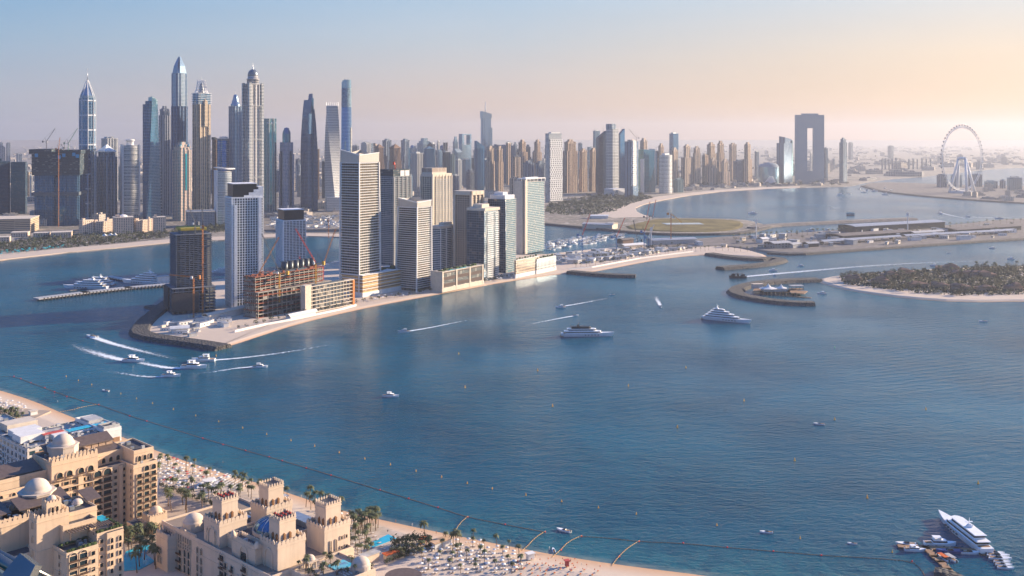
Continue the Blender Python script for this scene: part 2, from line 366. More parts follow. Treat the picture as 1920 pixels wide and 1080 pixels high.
# water sheet: finer near the camera, colour of the shallows stored per vertex as the depth of the bed below
def dist_to(poly, X, Y, closed=False):
    d = np.full(X.shape, 1e9)
    n = len(poly)
    for i in range(n if closed else n - 1):
        a = np.array(poly[i]); b = np.array(poly[(i + 1) % n]); e = b - a; L = (e ** 2).sum()
        if L < 1e-6: continue
        t = np.clip(((X - a[0]) * e[0] + (Y - a[1]) * e[1]) / L, 0, 1)
        d = np.minimum(d, np.hypot(X - a[0] - t * e[0], Y - a[1] - t * e[1]))
    return d
def water():
    ys = [-300.0]; st = 12.0
    while ys[-1] < 6500: ys.append(ys[-1] + (8 if 380 < ys[-1] < 1500 else 30 if ys[-1] < 3200 else 120))
    xs = [-3400.0]
    while xs[-1] < 3600: xs.append(xs[-1] + (8 if -700 < xs[-1] < 500 else 25))
    ys = [-6000, -2000] + ys + [8000, 20000]; xs = [-30000, -9000] + xs + [9000, 30000]
    X, Y = np.meshgrid(np.array(xs), np.array(ys))
    d1 = dist_to(fs, X, Y); d2 = dist_to([P2(*p) for p in tower_spit[:16]], X, Y)
    d3 = dist_to([P2(*p) for p in [(1560, 545), (1620, 552), (1700, 562), (1800, 569), (1930, 567)]], X, Y); d4 = dist_to([P2(*p) for p in main_shore[:10]], X, Y)
    sh = np.maximum.reduce([np.clip(1 - d1 / 62, 0, 1) ** 1.2, .75 * np.clip(1 - d2 / 45, 0, 1), .6 * np.clip(1 - d3 / 60, 0, 1), .6 * np.clip(1 - d4 / 60, 0, 1)])
    ny, nx = X.shape
    V = np.stack([X.ravel(), Y.ravel(), np.zeros(X.size)], 1)
    i = np.arange(ny * nx).reshape(ny, nx)
    F = np.stack([i[:-1, :-1].ravel(), i[:-1, 1:].ravel(), i[1:, 1:].ravel(), i[1:, :-1].ravel()], 1)
    me = bpy.data.meshes.new('water')
    me.vertices.add(len(V)); me.vertices.foreach_set('co', V.ravel())
    me.loops.add(F.size); me.loops.foreach_set('vertex_index', F.ravel()); me.polygons.add(len(F))
    me.polygons.foreach_set('loop_start', np.arange(0, F.size, 4)); me.update(calc_edges=True)
    at = me.attributes.new('shallow', 'FLOAT', 'POINT'); at.data.foreach_set('value', sh.ravel().astype(np.float32))
    t = NT('sea_water'); g = t.coord(); a = t.new('ShaderNodeAttribute', attribute_name='shallow').outputs['Fac']
    n1 = t.noise(g, .004, 4, .6, (1, 1, 1)); n2 = t.noise(g, .045, 4, .65, (1, .45, 1))
    deep = t.ramp(n1, [(.35, (.001, .050, .088)), (.65, (.001, .098, .160))])
    sc_ = t.mix(t.ramp(n2, [(.46, 0.0), (.60, 1.0)]), (.012, .115, .15), (.005, .07, .11))
    c = t.mix(t.math('MULTIPLY', a, 1.15, clamp=True), deep, sc_)
    c = t.mix(t.math('MULTIPLY', t.math('SUBTRACT', a, .86, clamp=True), 4.0, clamp=True), c, (.34, .34, .26))
    h1 = t.noise(g, .10, 4, .65, (.5, 1, 1)); h2 = t.noise(g, .36, 3, .6, (.6, 1, 1)); h3 = t.noise(g, .016, 3, .5, (.5, 1, 1))
    mpw = t.new('ShaderNodeMapping'); mpw.inputs['Rotation'].default_value = (0, 0, R(-24)); t.l.new(g, mpw.inputs[0])
    wv = t.new('ShaderNodeTexWave', wave_type='BANDS', bands_direction='Y', wave_profile='SIN')
    wv.inputs['Scale'].default_value = .03; wv.inputs['Distortion'].default_value = 5.0; wv.inputs['Detail'].default_value = 2; wv.inputs['Detail Scale'].default_value = .25; t.l.new(mpw.outputs[0], wv.inputs['Vector'])
    calm = t.ramp(t.noise(g, .0022, 3, .6), [(.42, .22), (.60, 1.0)])
    hh = t.math('ADD', t.math('MULTIPLY', h1, 1.5), t.math('MULTIPLY', h2, .8))
    hh = t.math('ADD', hh, t.math('MULTIPLY', h3, 1.1)); hh = t.math('ADD', hh, t.math('MULTIPLY', t.math('MULTIPLY', wv.outputs[1], t.ramp(t.noise(g, .0035, 2, .5), [(.48, 0.0), (.66, 1.0)])), .30))
    hh = t.math('MULTIPLY', hh, calm)
    bp = t.new('ShaderNodeBump'); bp.inputs['Strength'].default_value = 1.0; bp.inputs['Distance'].default_value = 1.35; t.l.new(hh, bp.inputs['Height'])
    t.set(color=c, rough=.20, spec=.24, ior=1.33, normal=bp.outputs[0])
    me.materials.append(t.m)
    o = bpy.data.objects.new('water', me); COL.objects.link(o); struct(o)
water()

# ------------------------------------------------------------------ towers
def foot(xl, xc, xr, yb, a):
    "near corner seen at (xc, yb), right face rotated a degrees: centre, widths of right and left face"
    cx, cy_, _ = P(xc, yb); a = R(a); u = (xr - 960) / FOC; v = (xl - 960) / FOC
    w1 = (u * cy_ - cx) / (math.cos(a) - u * math.sin(a)); w2 = (v * cy_ - cx) / (-math.sin(a) - v * math.cos(a))
    if w2 <= 0 or w2 > 1.6 * w1:
        kr, kl = math.cos(a) - u * math.sin(a), max(0, math.sin(a) + v * math.cos(a)); w1 = w2 = (xr - xl) * cy_ / FOC / (kr + kl); cx = ((xl - 960) / FOC) * cy_ + w1 * kl
    x = cx + w1 / 2 * math.cos(a) - w2 / 2 * math.sin(a); y = cy_ + w1 / 2 * math.sin(a) + w2 / 2 * math.cos(a)
    return (x, y), w1, w2, cy_
def ht(yt, Y): return CAM_H - (yt - YH) * Y / FOC
def bayed(w, d, nx, ny, dep=1.0, fr=.5):
    "rectangle whose sides step in and out"
    pts = []
    def side(p, q, n):
        e = ((q[0] - p[0]) / n, (q[1] - p[1]) / n); L = math.hypot(*e); nn = (e[1] / L * dep, -e[0] / L * dep)
        for i in range(n):
            a = (p[0] + e[0] * i, p[1] + e[1] * i)
            for f, k in (((1 - fr) / 2, 0), ((1 - fr) / 2, 1), ((1 + fr) / 2, 1), ((1 + fr) / 2, 0)): pts.append((a[0] + e[0] * f + nn[0] * k, a[1] + e[1] * f + nn[1] * k))
    x, y = w / 2 - dep, d / 2 - dep
    c = [(-x, -y), (x, -y), (x, y), (-x, y)]
    for i, n in enumerate((nx, ny, nx, ny)): pts.append(c[i]); side(c[i], c[(i + 1) % 4], n)
    return pts
# wall, glass
F_ = dict(
 jbr=facade('jbr_stone', (.66, .50, .38), (.03, .05, .07), 3.7, 5.6, .6, .55, .4, .2, strip=(14.8, .2)),
 jbr2=facade('jbr_stone_pale', (.70, .56, .45), (.03, .05, .07), 3.7, 6.5, .6, .55, .4, .2, strip=(17, .18)),
 pink=facade('pink_stone', (.70, .51, .41), (.03, .20, .26), 3.6, 3.8, .5, .55, .5, .15, strip=(13, .25)),
 cream=facade('cream_stone', (.74, .58, .40), (.03, .06, .10), 3.6, 5.6, .6, .55, .5, .15, strip=(12.5, .3)),
 grey=facade('grey_cladding', (.34, .40, .47), (.02, .08, .15), 3.7, 6.4, .6, .65, .6, .15, strip=(15, .3)),
 greyd=facade('dark_grey_cladding', (.12, .19, .30), (.03, .10, .19), 3.7, 4.2, .6, .7, .6, .15, strip=(12, .3)),
 white=facade('white_cladding', (.66, .66, .64), (.03, .08, .13), 3.7, 6.0, .55, .65, .6, .15),
 wband=facade('white_bands', (.70, .68, .64), (.05, .13, .20), 3.7, 9.0, .55, .95, .6, .12),
 gband=facade('grey_bands', (.28, .32, .38), (.03, .08, .14), 3.7, 9.0, .6, .97, .7, .12),
 blue=facade('blue_glass', (.08, .18, .30), (.04, .20, .38), 3.8, 1.6, .82, .88, .8, .08),
 bluel=facade('pale_blue_glass', (.30, .38, .44), (.20, .36, .48), 3.8, 1.8, .8, .88, .75, .08),
 teal=facade('teal_glass', (.34, .38, .38), (.03, .24, .30), 3.7, 3.0, .75, .8, .8, .08),
 dark=facade('dark_glass', (.04, .08, .13), (.02, .08, .15), 3.7, 2.0, .8, .9, .75, .08),
 brown=facade('brown_stone', (.26, .17, .12), (.04, .06, .09), 3.7, 9.0, .5, .9, .5, .15),
 pix=facade('white_screen', (.78, .78, .76), (.04, .05, .07), 6.6, 9.5, .6, .5, .3, .3, pv=.6, jig=True),
 princess=facade('princess_stone', (.62, .60, .58), (.03, .07, .11), 3.7, 6.0, .6, .55, .6, .15, strip=(13.5, .26)),
)
METAL = mat('roof_metal', (.42, .45, .48), .35, .7)
WHITE = mat('white_paint', (.70, .69, .67), .8, var=.1)
DARKM = mat('dark_metal', (.06, .07, .08), .4, .5)
CONC = mat('raw_concrete', (.30, .28, .25), .9, var=.3, scale=.2)
STEELB = mat('steel_blue_crown', (.20, .30, .40), .3, .7)

def base_t(name, label, xl, xc, xr, yb, a, cat='tower', group=None):
    if 30 <= a < 50: a += 9
    (x, y), w1, w2, Y = foot(xl, xc, xr, yb, a)
    t = thing(name, label, cat, (x, y, 1.5), R(a), group); t['Y'] = Y
    return t, w1, w2, Y
rnd = random.Random(3)
def roofkit(t, w, d, z, m, n=3):
    g = G(); g.box(-w * .30, w * .22, -d * .25, d * .3, z, z + rnd.uniform(3.5, 6), 0)
    for i in range(n):
        x, y = rnd.uniform(-.38, .36) * w, rnd.uniform(-.38, .36) * d
        s = rnd.uniform(.05, .1) * min(w, d); g.box(x - s, x + s, y - s, y + s, z, z + rnd.uniform(2, 6.5), 0)
    g.tube((w * .1, 0, z), (w * .1, 0, z + rnd.uniform(8, 14)), .35, 4)
    g.build('roof_plant', m, t)
def T(name, label, xl, xc, xr, yb, yt, a, fac, crown='flat', bay=None, tiers=None, crm=None, ch=0, sp=0, group=None, pod=0):
    "tower; tiers: list of (height fraction, scale) ; crown kind; ch crown height px; sp spire px"
    t, w, d, Y = base_t(name, label, xl, xc, xr, yb, a, group=group)
    k = Y / FOC; top = ht(yt, Y) - 1.5; chm = ch * k; spm = sp * k; body = top - chm - spm
    f = F_[fac] if isinstance(fac, str) else fac
    g = G(); z0 = 0; s0 = 1.0
    nb = bay or (max(2, round(w / 9)), max(2, round(d / 9)))
    for fr, s in (tiers or [(1.0, 1.0)]):
        z1 = body * fr
        p = bayed(w * s, d * s, nb[0], nb[1], 2.0) if nb[0] else rect(w * s, d * s)
        g.prism(p, z0, z1, 0); s0 = s; z0 = z1
    if crown in ('flat', 'step'):
        g.prism(rect(w * s0 * .97, d * s0 * .97), body, body + 1.4, 0)
    g.build('shaft', f, t)
    w0, d0 = w * s0, d * s0; cm = crm or f
    if crown == 'flat': roofkit(t, w0, d0, body + 1.4, cm if crm else METAL if rnd.random() < .4 else f)
    elif crown == 'step':
        c = G(); c.prism(bayed(w0 * .74, d0 * .74, 2, 2, .8), body + 1.4, body + chm * .5 + 3, 0); c.prism(rect(w0 * .46, d0 * .46), body + chm * .5 + 3, body + chm + 5, 0)
        for sx in (-1, 1):
            for sy in (-1, 1): c.obox(sx * w0 * .4, sy * d0 * .4, w0 * .14, d0 * .14, 0, body + 1.4, body + 5, 0)
        c.build('crown', cm, t)
    elif crown == 'pyr':
        c = G(); c.prism(rect(w0 * 1.02, d0 * 1.02), body, body + chm * .18, 0); c.prism(rect(w0 * .9, d0 * .9), body + chm * .18, body + chm, 0, top=rect(w0 * .06, d0 * .06)); c.build('crown', cm, t)
    elif crown == 'dome':
        r = min(w0, d0) * .46
        c = G(); c.lathe([(r * 1.04, body), (r * 1.04, body + chm * .3), (r, body + chm * .32)] + [(r * math.cos(q), body + chm * .32 + chm * .68 * math.sin(q)) for q in [i * math.pi / 12 for i in range(7)]], 16); c.build('dome', cm, t)
    elif crown == 'slant':
        c = G(); c.prism(rect(w0 * .96, d0 * .96), body, [body + chm * .2, body + chm * .2, body + chm, body + chm], 0); c.build('crown', cm, t)
    elif crown == 'slantx':
        c = G(); c.prism(rect(w0 * .96, d0 * .96), body, [body + chm, body + chm * .15, body + chm * .15, body + chm], 0); c.build('crown', cm, t)
    if sp: G().tube((0, 0, body + chm * .8), (0, 0, top), .9, 5, .25).build('spire', METAL, t)
    if pod: G().prism(rect(w * 1.5, d * 1.6), 0, pod, 0).build('podium', f, t)
    return t, w, d, body, top

# --- far side of the marina, mid and right skyline: (label, xl, xc, xr, yb, yt, a, facade, crown, ch, sp, tiers)
B2_ = [(1, 1)]; ST = [(.72, 1), (1, .80)]; ST2 = [(.55, 1), (.8, .86), (1, .7)]
J = 40
SK = [
 ('brown stepped tower with pointed hat, first of a matching pair', 700, 709, 722, 352, 262, 42, 'brown', 'pyr', 7, 8, [(.55, 1), (.62, .95), (.7, .9), (1, .82)]),
 ('brown stepped tower with pointed hat, second of a matching pair', 727, 738, 755, 356, 262, 42, 'brown', 'pyr', 8, 8, [(.5, 1), (.6, .95), (.7, .9), (1, .8)]),
 ('slim grey tower between the two brown hatted towers', 716, 723, 735, 340, 262, 40, 'grey', 'step', 3, 0, None),
 ('slim grey tower just beyond the second brown hatted tower', 751, 758, 769, 340, 262, 40, 'grey', 'step', 3, 0, None),
 ('white open-framed tower behind the tallest balcony tower', 676, 684, 697, 345, 269, 30, 'white', 'flat', 0, 0, None),
 ('blue glass tower with arched roof behind the white box tower', 765, 770, 781, 345, 272, 35, 'blue', 'dome', 5, 0, None),
 ('white box-headed tower with glass front', 769, 781, 794, 362, 288, 38, 'wband', 'flat', 0, 0, None),
 ('stepped blue tower with stone lantern top', 775, 792, 816, 338, 261, 38, 'bluel', 'step', 9, 0, ST2),
 ('blue tower with white vertical ribs and small rooftop triangle', 794, 799, 816, 365, 274, 30, 'blue', 'pyr', 6, 0, None),
 ('narrow pale blue banded slab beside the ribbed blue tower', 819, 823, 830, 350, 284, 30, 'bluel', 'flat', 0, 0, None),
 ('tower with a rounded dark glass dome roof', 820, 827, 838, 336, 272, 35, 'greyd', 'dome', 9, 0, None),
 ('dark teal square tower in front of the domed one', 829, 834, 846, 360, 286, 32, 'dark', 'flat', 0, 0, None),
 ('white framed slab with turquoise glass', 843, 846, 854, 358, 291, 30, 'teal', 'flat', 0, 0, None),
 ('curved sail-roofed pale tower', 852, 857, 867, 350, 279, 35, 'bluel', 'slant', 8, 0, None),
 ('short white tower with rounded corners below the sail roof', 853, 858, 867, 356, 301, 35, 'white', 'flat', 0, 0, None),
 ('stepped blue slab left of the frame tower', 846, 851, 862, 342, 258, 32, 'bluel', 'step', 10, 0, ST2),
 ('blue-grey tower with slanted dark glass cap', 889, 894, 909, 368, 264, 32, 'blue', 'slantx', 14, 0, None),
 ('pale stone tower with lit edge beside the slant-capped tower', 909, 916, 929, 362, 276, J, 'jbr2', 'step', 4, 0, ST),
 ('pale stone tower with stepped crown, before the dark slab', 928, 934, 945, 362, 276, J, 'jbr', 'step', 5, 0, ST),
 ('wide dark slab behind the pale stone pair', 921, 938, 966, 345, 274, 20, 'greyd', 'flat', 0, 0, None),
 ('short pale stone tower with dark pitched cap', 960, 964, 977, 362, 290, 30, 'jbr2', 'pyr', 5, 0, None),
 ('stone block with small windows at the foot of the dark-capped tower', 954, 960, 980, 367, 335, 30, 'jbr2', 'flat', 0, 0, None),
 ('tall orange-lit stone tower behind the dark-capped one', 966, 978, 992, 350, 264, J, 'jbr', 'step', 5, 0, [(.4, 1), (.8, .9), (1, .6)]),
 ('grey stone tower with dark chamfered top', 980, 987, 1002, 364, 304, 35, 'grey', 'step', 4, 0, None),
 ('orange-lit stone tower with rounded stepped top', 997, 1007, 1018, 350, 264, J, 'jbr', 'step', 5, 0, [(.4, 1), (.8, .9), (1, .65)]),
 ('grey-blue stone tower hard against the white screen tower', 1003, 1010, 1023, 362, 304, 35, 'grey', 'step', 4, 0, None),
 ('broad pale stone tower behind the white screen tower', 1053, 1062, 1085, 363, 264, 36, 'jbr', 'step', 5, 0, [(.35, 1), (.85, .95), (1, .75)]),
 ('orange-lit stone tower, first of two twins by the palm garden', 1084, 1091, 1103, 361, 281, J, 'jbr', 'step', 4, 0, [(.6, 1), (1, .88)]),
 ('orange-lit stone tower, second of two twins by the palm garden', 1103, 1110, 1122, 360, 280, J, 'jbr', 'step', 4, 0, [(.6, 1), (1, .88)]),
 ('short orange-lit stone tower at the end of the twins', 1121, 1127, 1135, 357, 314, J, 'pink', 'flat', 0, 0, None),
 ('slim white-edged tower at the back of the tall hotel group', 1111, 1115, 1126, 345, 246, 32, 'bluel', 'flat', 0, 0, None),
 ('beige stone tower under the luffing crane', 1196, 1206, 1218, 347, 261, J, 'jbr2', 'step', 5, 0, ST2),
 ('small blue tower behind the leaning teal glass block', 1224, 1229, 1236, 348, 285, 35, 'blue', 'flat', 0, 0, None),
 ('stone tower rising behind the white curved tower', 1232, 1238, 1247, 348, 271, J, 'jbr', 'step', 5, 0, ST),
 ('tall blue office tower with mast rising behind the stone row', 1254, 1262, 1273, 338, 241, 40, 'blue', 'flat', 0, 10, None),
 ('stepped stone tower in front of the tall blue office tower', 1254, 1262, 1275, 352, 279, J, 'jbr2', 'step', 5, 0, [(.45, 1), (1, .75)]),
 ('low teal glass block beside the white curved tower', 1261, 1270, 1283, 362, 338, 30, 'teal', 'flat', 0, 0, None),
 ('broad stone tower with narrow upper storeys', 1276, 1284, 1300, 351, 273, J, 'jbr2', 'step', 3, 0, [(.74, 1), (1, .6)]),
 ('stone tower with arched head next to the broad one', 1298, 1303, 1315, 350, 276, 32, 'jbr2', 'step', 4, 0, [(.9, 1), (1, .8)]),
 ('plain brownish stone tower with flat roof', 1315, 1322, 1329, 347, 292, 45, 'jbr', 'flat', 0, 0, None),
 ('twin-headed stone tower behind the plain brownish one', 1322, 1332, 1344, 344, 269, J, 'jbr', 'step', 4, 0, [(.78, 1), (1, .75)]),
 ('low stepped stone tower in front of the twin-headed one', 1328, 1334, 1347, 349, 298, 30, 'jbr2', 'step', 4, 0, ST),
 ('tallest orange-edged stone tower of the far beach row', 1341, 1348, 1361, 345, 266, 36, 'jbr', 'step', 6, 0, ST2),
 ('low stepped stone tower under the tallest orange-edged one', 1348, 1356, 1370, 349, 300, 34, 'jbr2', 'step', 5, 0, [(.6, 1), (1, .7)]),
 ('slim arched-top stone tower standing on its own', 1366, 1371, 1382, 341, 270, 30, 'jbr2', 'step', 3, 0, None),
 ('wide blue-grey slab low in the far beach row', 1374, 1380, 1402, 347, 303, 25, 'gband', 'flat', 0, 0, None),
 ('last orange-edged stone tower of the far beach row', 1392, 1402, 1411, 347, 269, 45, 'jbr', 'step', 4, 0, [(.65, 1), (1, .7)]),
 ('slim grey tower alone beyond the far beach row', 1414, 1418, 1424, 336, 285, 35, 'grey', 'flat', 0, 0, None),
 ('narrow brown-grey tower tucked beside the gate tower', 1544, 1548, 1553, 340, 279, 35, 'greyd', 'flat', 0, 0, None),
 ('slim pale tower with lit stripe standing alone right of the gate', 1573, 1581, 1589, 344, 260, 42, 'grey', 'step', 3, 0, [(.95, 1), (1, .7)]),
 ('white cylinder-topped tower seen through the gate', 1518, 1520, 1523, 331, 288, 35, 'white', 'flat', 0, 0, None),
]
for L, xl, xc, xr, yb, yt, a, fc, cr, chh, spp, ti in SK:
    T('stone_tower' if fc.startswith('jbr') or fc in ('pink', 'brown', 'cream') else 'glass_tower' if fc in ('blue', 'bluel', 'teal', 'dark', 'gband') else 'apartment_tower', L, xl, xc, xr, yb, yt, a, fc, cr, None, ti, DARKM if 'dark pitched' in L else None, chh, spp)

# low blue-glass background filler towers between the named ones, each its own thing
fill = [(805, 812, 822, 345, 296), (836, 842, 850, 340, 300), (866, 873, 884, 352, 300), (873, 881, 893, 360, 322), (846, 853, 862, 372, 330), (905, 909, 917, 350, 300), (742, 750, 762, 372, 338), (757, 765, 775, 372, 330), (1168, 1174, 1183, 345, 290), (1216, 1222, 1232, 350, 300), (948, 953, 962, 340, 268), (664, 669, 676, 345, 290), (553, 558, 566, 360, 300), (556, 561, 567, 370, 330), (630, 635, 641, 350, 292), (590, 595, 600, 375, 280)]
flab = ['pale blue glass tower behind the ribbed blue tower', 'small grey tower under the dome-roofed one', 'pale glass tower below the frame tower', 'short blue slab in front of the frame tower', 'short bluish block near the stone towers with glazed caps', 'slim blue tower beside the pale stone pair',
 'dim blue block behind the dark unfinished tower', 'pale blue block between dark unfinished tower and beige louvred tower', 'thin grey tower behind the tower with the pixelled stripe', 'thin blue tower behind the leaning teal glass block', 'faint pale tower peeping over the dark slab', 'faint tower beside the round glass skyscraper', 'dim blue tower beside the sail-shaped skyscraper', 'short dim tower at the foot of the sail-shaped skyscraper', 'white-edged tower beside the twisted skyscraper', 'narrow brownish tower between sail-shaped and twisted skyscrapers']
for (xl, xc, xr, yb, yt), L, fc in zip(fill, flab, ['bluel', 'grey', 'bluel', 'gband', 'gband', 'blue', 'gband', 'bluel', 'grey', 'blue', 'white', 'grey', 'gband', 'gband', 'white', 'brown']):
    T('apartment_tower', L, xl, xc, xr, yb, yt, 35, fc)

rr_ = random.Random(77)
for i in range(62):
    x = 650 + i * 7.4 + rr_.uniform(-3, 3); w_ = rr_.uniform(9, 15); T('apartment_tower', 'dim far tower packed into the gaps of the middle skyline', x, x + w_ * .4, x + w_, rr_.uniform(334, 348), rr_.uniform(264, 302), rr_.choice((25, 35, 42)), rr_.choice(('bluel', 'grey', 'gband', 'blue', 'jbr', 'dark', 'white')), rr_.choice(('flat', 'flat', 'step', 'slantx')), None, rr_.choice((None, ST)), None, rr_.choice((0, 3, 5)), 0, 'far towers filling the middle skyline')
for i in range(22):
    x = 180 + i * 21 + rr_.uniform(-6, 6); w_ = rr_.uniform(10, 17); T('apartment_tower', 'dim far tower showing between the left skyscrapers', x, x + w_ * .45, x + w_, rr_.uniform(356, 378), rr_.uniform(286, 330), 45, rr_.choice(('bluel', 'grey', 'gband', 'blue', 'greyd', 'dark')), 'flat', None, None, None, 0, 0, 'far towers between the left skyscrapers')

# ------------------------------------------------------------------ landmark skyscrapers of the left cluster
def slabs(t, poly, z0, z1, n, m, th=.5, name='balcony', top=None, every=1):
    "floor edges: one ring slab per storey, each its own part; shared mesh unless the outline changes with height"
    me = None
    for i in range(n):
        f = i / max(1, n - 1); z = z0 + (z1 - z0) * f
        if top:
            p = [(a[0] * (1 - f) + b[0] * f, a[1] * (1 - f) + b[1] * f) for a, b in zip(poly, top)]
            G().prism(p, 0, th, 0, bot=True).build(name, m, t, (0, 0, z))
        elif me is None:
            o = G().prism(poly, 0, th, 0, bot=True).build(name, m, t, (0, 0, z)); me = o.data
        else:
            o = bpy.data.objects.new(name, me); COL.objects.link(o); o.parent = t; o.location = (0, 0, z)
BLUEG, DARKG, WH2 = F_['blue'], F_['dark'], mat('white_render', (.80, .80, .80), .6, var=.1)
GREYC = mat('grey_render', (.42, .42, .42), .7)

# dark glass blocks
t, w, d, Y = base_t('office_tower', 'black glass office block cut by the photo edge, darker of two', -40, -10, 19, 405, 40)
G().prism(rect(w, d), 0, ht(304, Y)).box(-w*.5, w*.2, -d*.3, d*.4, ht(304, Y), ht(299, Y)).build('shaft', DARKG, t)
t, w, d, Y = base_t('office_tower', 'dark green glass office block beside the unfinished twin-topped tower', 20, 25, 47.5, 403, 18)
G().prism(rect(w, d), 0, ht(305, Y)).build('shaft', facade('green_dark_glass', (.03, .08, .12), (.012, .07, .11), 3.7, 2.2, .8, .9, .75, .1), t)
T('apartment_tower', 'sunlit cream block far behind the dark green glass office', 48, 52, 62, 372, 324, 42, 'cream')
T('apartment_tower', 'white far block beside the sunlit cream one', 54, 57, 62, 374, 330, 42, 'white')
for xl, xr, yt, L in ((-2, 6, 268, 'hazy far tower at the left edge of the view'), (11, 20, 269, 'hazy far tower with rounded top'), (30, 42, 289, 'hazy far pale block above the green glass office'), (2, 10, 276, 'hazy far slim tower behind the black glass block')):
    T('apartment_tower', L, xl, (xl + xr) / 2, xr, 322, yt, 30, 'grey')

# unfinished twin tower with scaffolded top
t, w, d, Y = base_t('unfinished_tower', 'wide dark blue unfinished tower with twin scaffolded heads and cranes on top', 62, 70, 147, 425, 12)
k = Y / FOC; z1 = ht(330, Y); z2 = ht(290, Y); z3 = ht(281, Y)
fu = facade('unfinished_blue', (.06, .12, .20), (.02, .13, .28), 3.7, 3.2, .7, .75, .7, .1, pv=.9, strip=(14, .12))
g = G()
for sx in (-1, 1): g.prism(bayed(w * .44, d, 4, 3, 1.5), 0, z1) if 0 else g.prism([(x + sx * w * .26, y) for x, y in bayed(w * .46, d, 4, 3, 1.5)], 0, z1)
g.box(-w * .04, w * .04, -d * .38, d * .4, 0, z1 - 5); g.build('shaft', fu, t)
G().box(-w * .52, w * .52, -d * .56, d * .5, ht(368, Y), ht(362, Y), bot=True).build('transfer_band', mat('dark_concrete', (.10, .12, .14), .8), t)
scf = facade('scaffold_dark', (.05, .08, .10), (.02, .03, .04), 3.6, 6, .5, .8, .1, .8, pv=.9, jig=True)
g = G()
g.box(-w * .57, -w * .08, -d * .6, d * .55, z2, z3, bot=True); g.box(w * .06, w * .57, -d * .6, d * .55, z2, z3 - 2, bot=True)
g.box(-w * .52, w * .54, -d * .55, d * .5, z1, z2); g.build('scaffold_screen', scf, t)
for i in range(5): G().box(-3.5, 3.5, -.3, .3, 0, 8).build('blue_sheet', mat('blue_sheet', (.05, .28, .50), .6), t, ((-.40, .1, .2, .42, .5)[i] * w, -d * .62, z2 - (4, 8, 4, 2, 6)[i] - 3))

def lattice(g, p0, p1, s, n, m=0, r=.25):
    "square lattice mast / jib"
    p0, p1 = Vector(p0), Vector(p1); d_ = (p1 - p0).normalized(); x = d_.orthogonal().normalized(); y = d_.cross(x)
    cs = [x * s / 2 + y * s / 2, -x * s / 2 + y * s / 2, -x * s / 2 - y * s / 2, x * s / 2 - y * s / 2]
    for c in cs: g.tube(p0 + c, p1 + c, r, 4, m=m)
    for i in range(n):
        a = p0 + (p1 - p0) * (i / n); b = p0 + (p1 - p0) * ((i + 1) / n)
        for j in range(4): g.tube(a + cs[j], b + cs[(j + 1) % 4], r * .6, 3, m=m)
def crane(label, px, yb, Y, zb, hm_, jib, ang, az, col, jcol=None, group=None, thick=1.25):
    "luffing tower crane: mast height hm_, jib length, jib elevation, azimuth"
    x, y = XY(px, Y)
    t = thing('tower_crane', label, 'crane', (x, y, zb), 0, group)
    CC = {'red': (.50, .06, .04), 'yellow': (.55, .32, .06), 'orange': (.42, .18, .07), 'blue': (.06, .16, .36), 'white': (.6, .6, .58), 'dark': (.12, .13, .15), 'green': (.10, .22, .18)}
    M1 = mat('crane_' + col, CC[col], .6); M2 = mat('crane_' + (jcol or col), CC[jcol or col], .6)
    g = G(); lattice(g, (0, 0, 0), (0, 0, hm_), thick, max(4, int(hm_ / 5)), r=thick * .14); g.build('mast', M1, t)
    c, s_ = math.cos(R(az)), math.sin(R(az)); ca, sa = math.cos(R(ang)), math.sin(R(ang))
    g = G(); lattice(g, (0, 0, hm_ + 1.5), (c * ca * jib, s_ * ca * jib, hm_ + 1.5 + sa * jib), thick * .8, max(5, int(jib / 4)), r=thick * .12); g.build('jib', M2, t)
    g = G(); g.tube((0, 0, hm_), (-c * jib * .25, -s_ * jib * .25, hm_ + 2), thick * .35, 4); g.obox(-c * jib * .22, -s_ * jib * .22, thick * 2.2, thick * 2.2, R(az), hm_ - 1, hm_ + 3.5, bot=True); g.build('counter_jib', M1, t)
    g = G(); g.obox(c * 1.5 - s_ * 1.5, s_ * 1.5 + c * 1.5, 2.2, 1.8, R(az), hm_ - .5, hm_ + 2.2, bot=True); g.build('cab', MATS.get('white_paint'), t)
    g = G(); a = Vector((-c * 3, -s_ * 3, hm_ + 8 + jib * .08)); g.tube((0, 0, hm_), a, .3, 4); g.tube(a, (c * ca * jib * .95, s_ * ca * jib * .95, hm_ + 1.5 + sa * jib * .95), .12, 3); g.tube(a, (-c * jib * .22, -s_ * jib * .22, hm_ + 2), .15, 3)
    g.tube((c * ca * jib, s_ * ca * jib, hm_ + 1.5 + sa * jib), (c * ca * jib, s_ * ca * jib, hm_ + 1.5 + sa * jib - min(12, jib * .3)), .1, 3); g.build('cable', DARKM, t)
    return t
crane('dark luffing crane with jib raised to the right, on the unfinished twin tower', 87, 281, Y, z3, 18, 36, 58, 10, 'dark', group='cranes on the unfinished twin tower')
crane('red-masted crane standing up the face of the unfinished twin tower', 110, 421, Y - 25, 1, 178, 26, 84, 20, 'orange')
crane('dark luffing crane with long raised jib, nearest the spire tower', 128, 281, Y, z3 - 2, 16, 40, 60, 15, 'green')
crane('small dark crane folded low on the unfinished twin tower', 119, 281, Y, z3 - 2, 5, 12, 50, 160, 'dark')

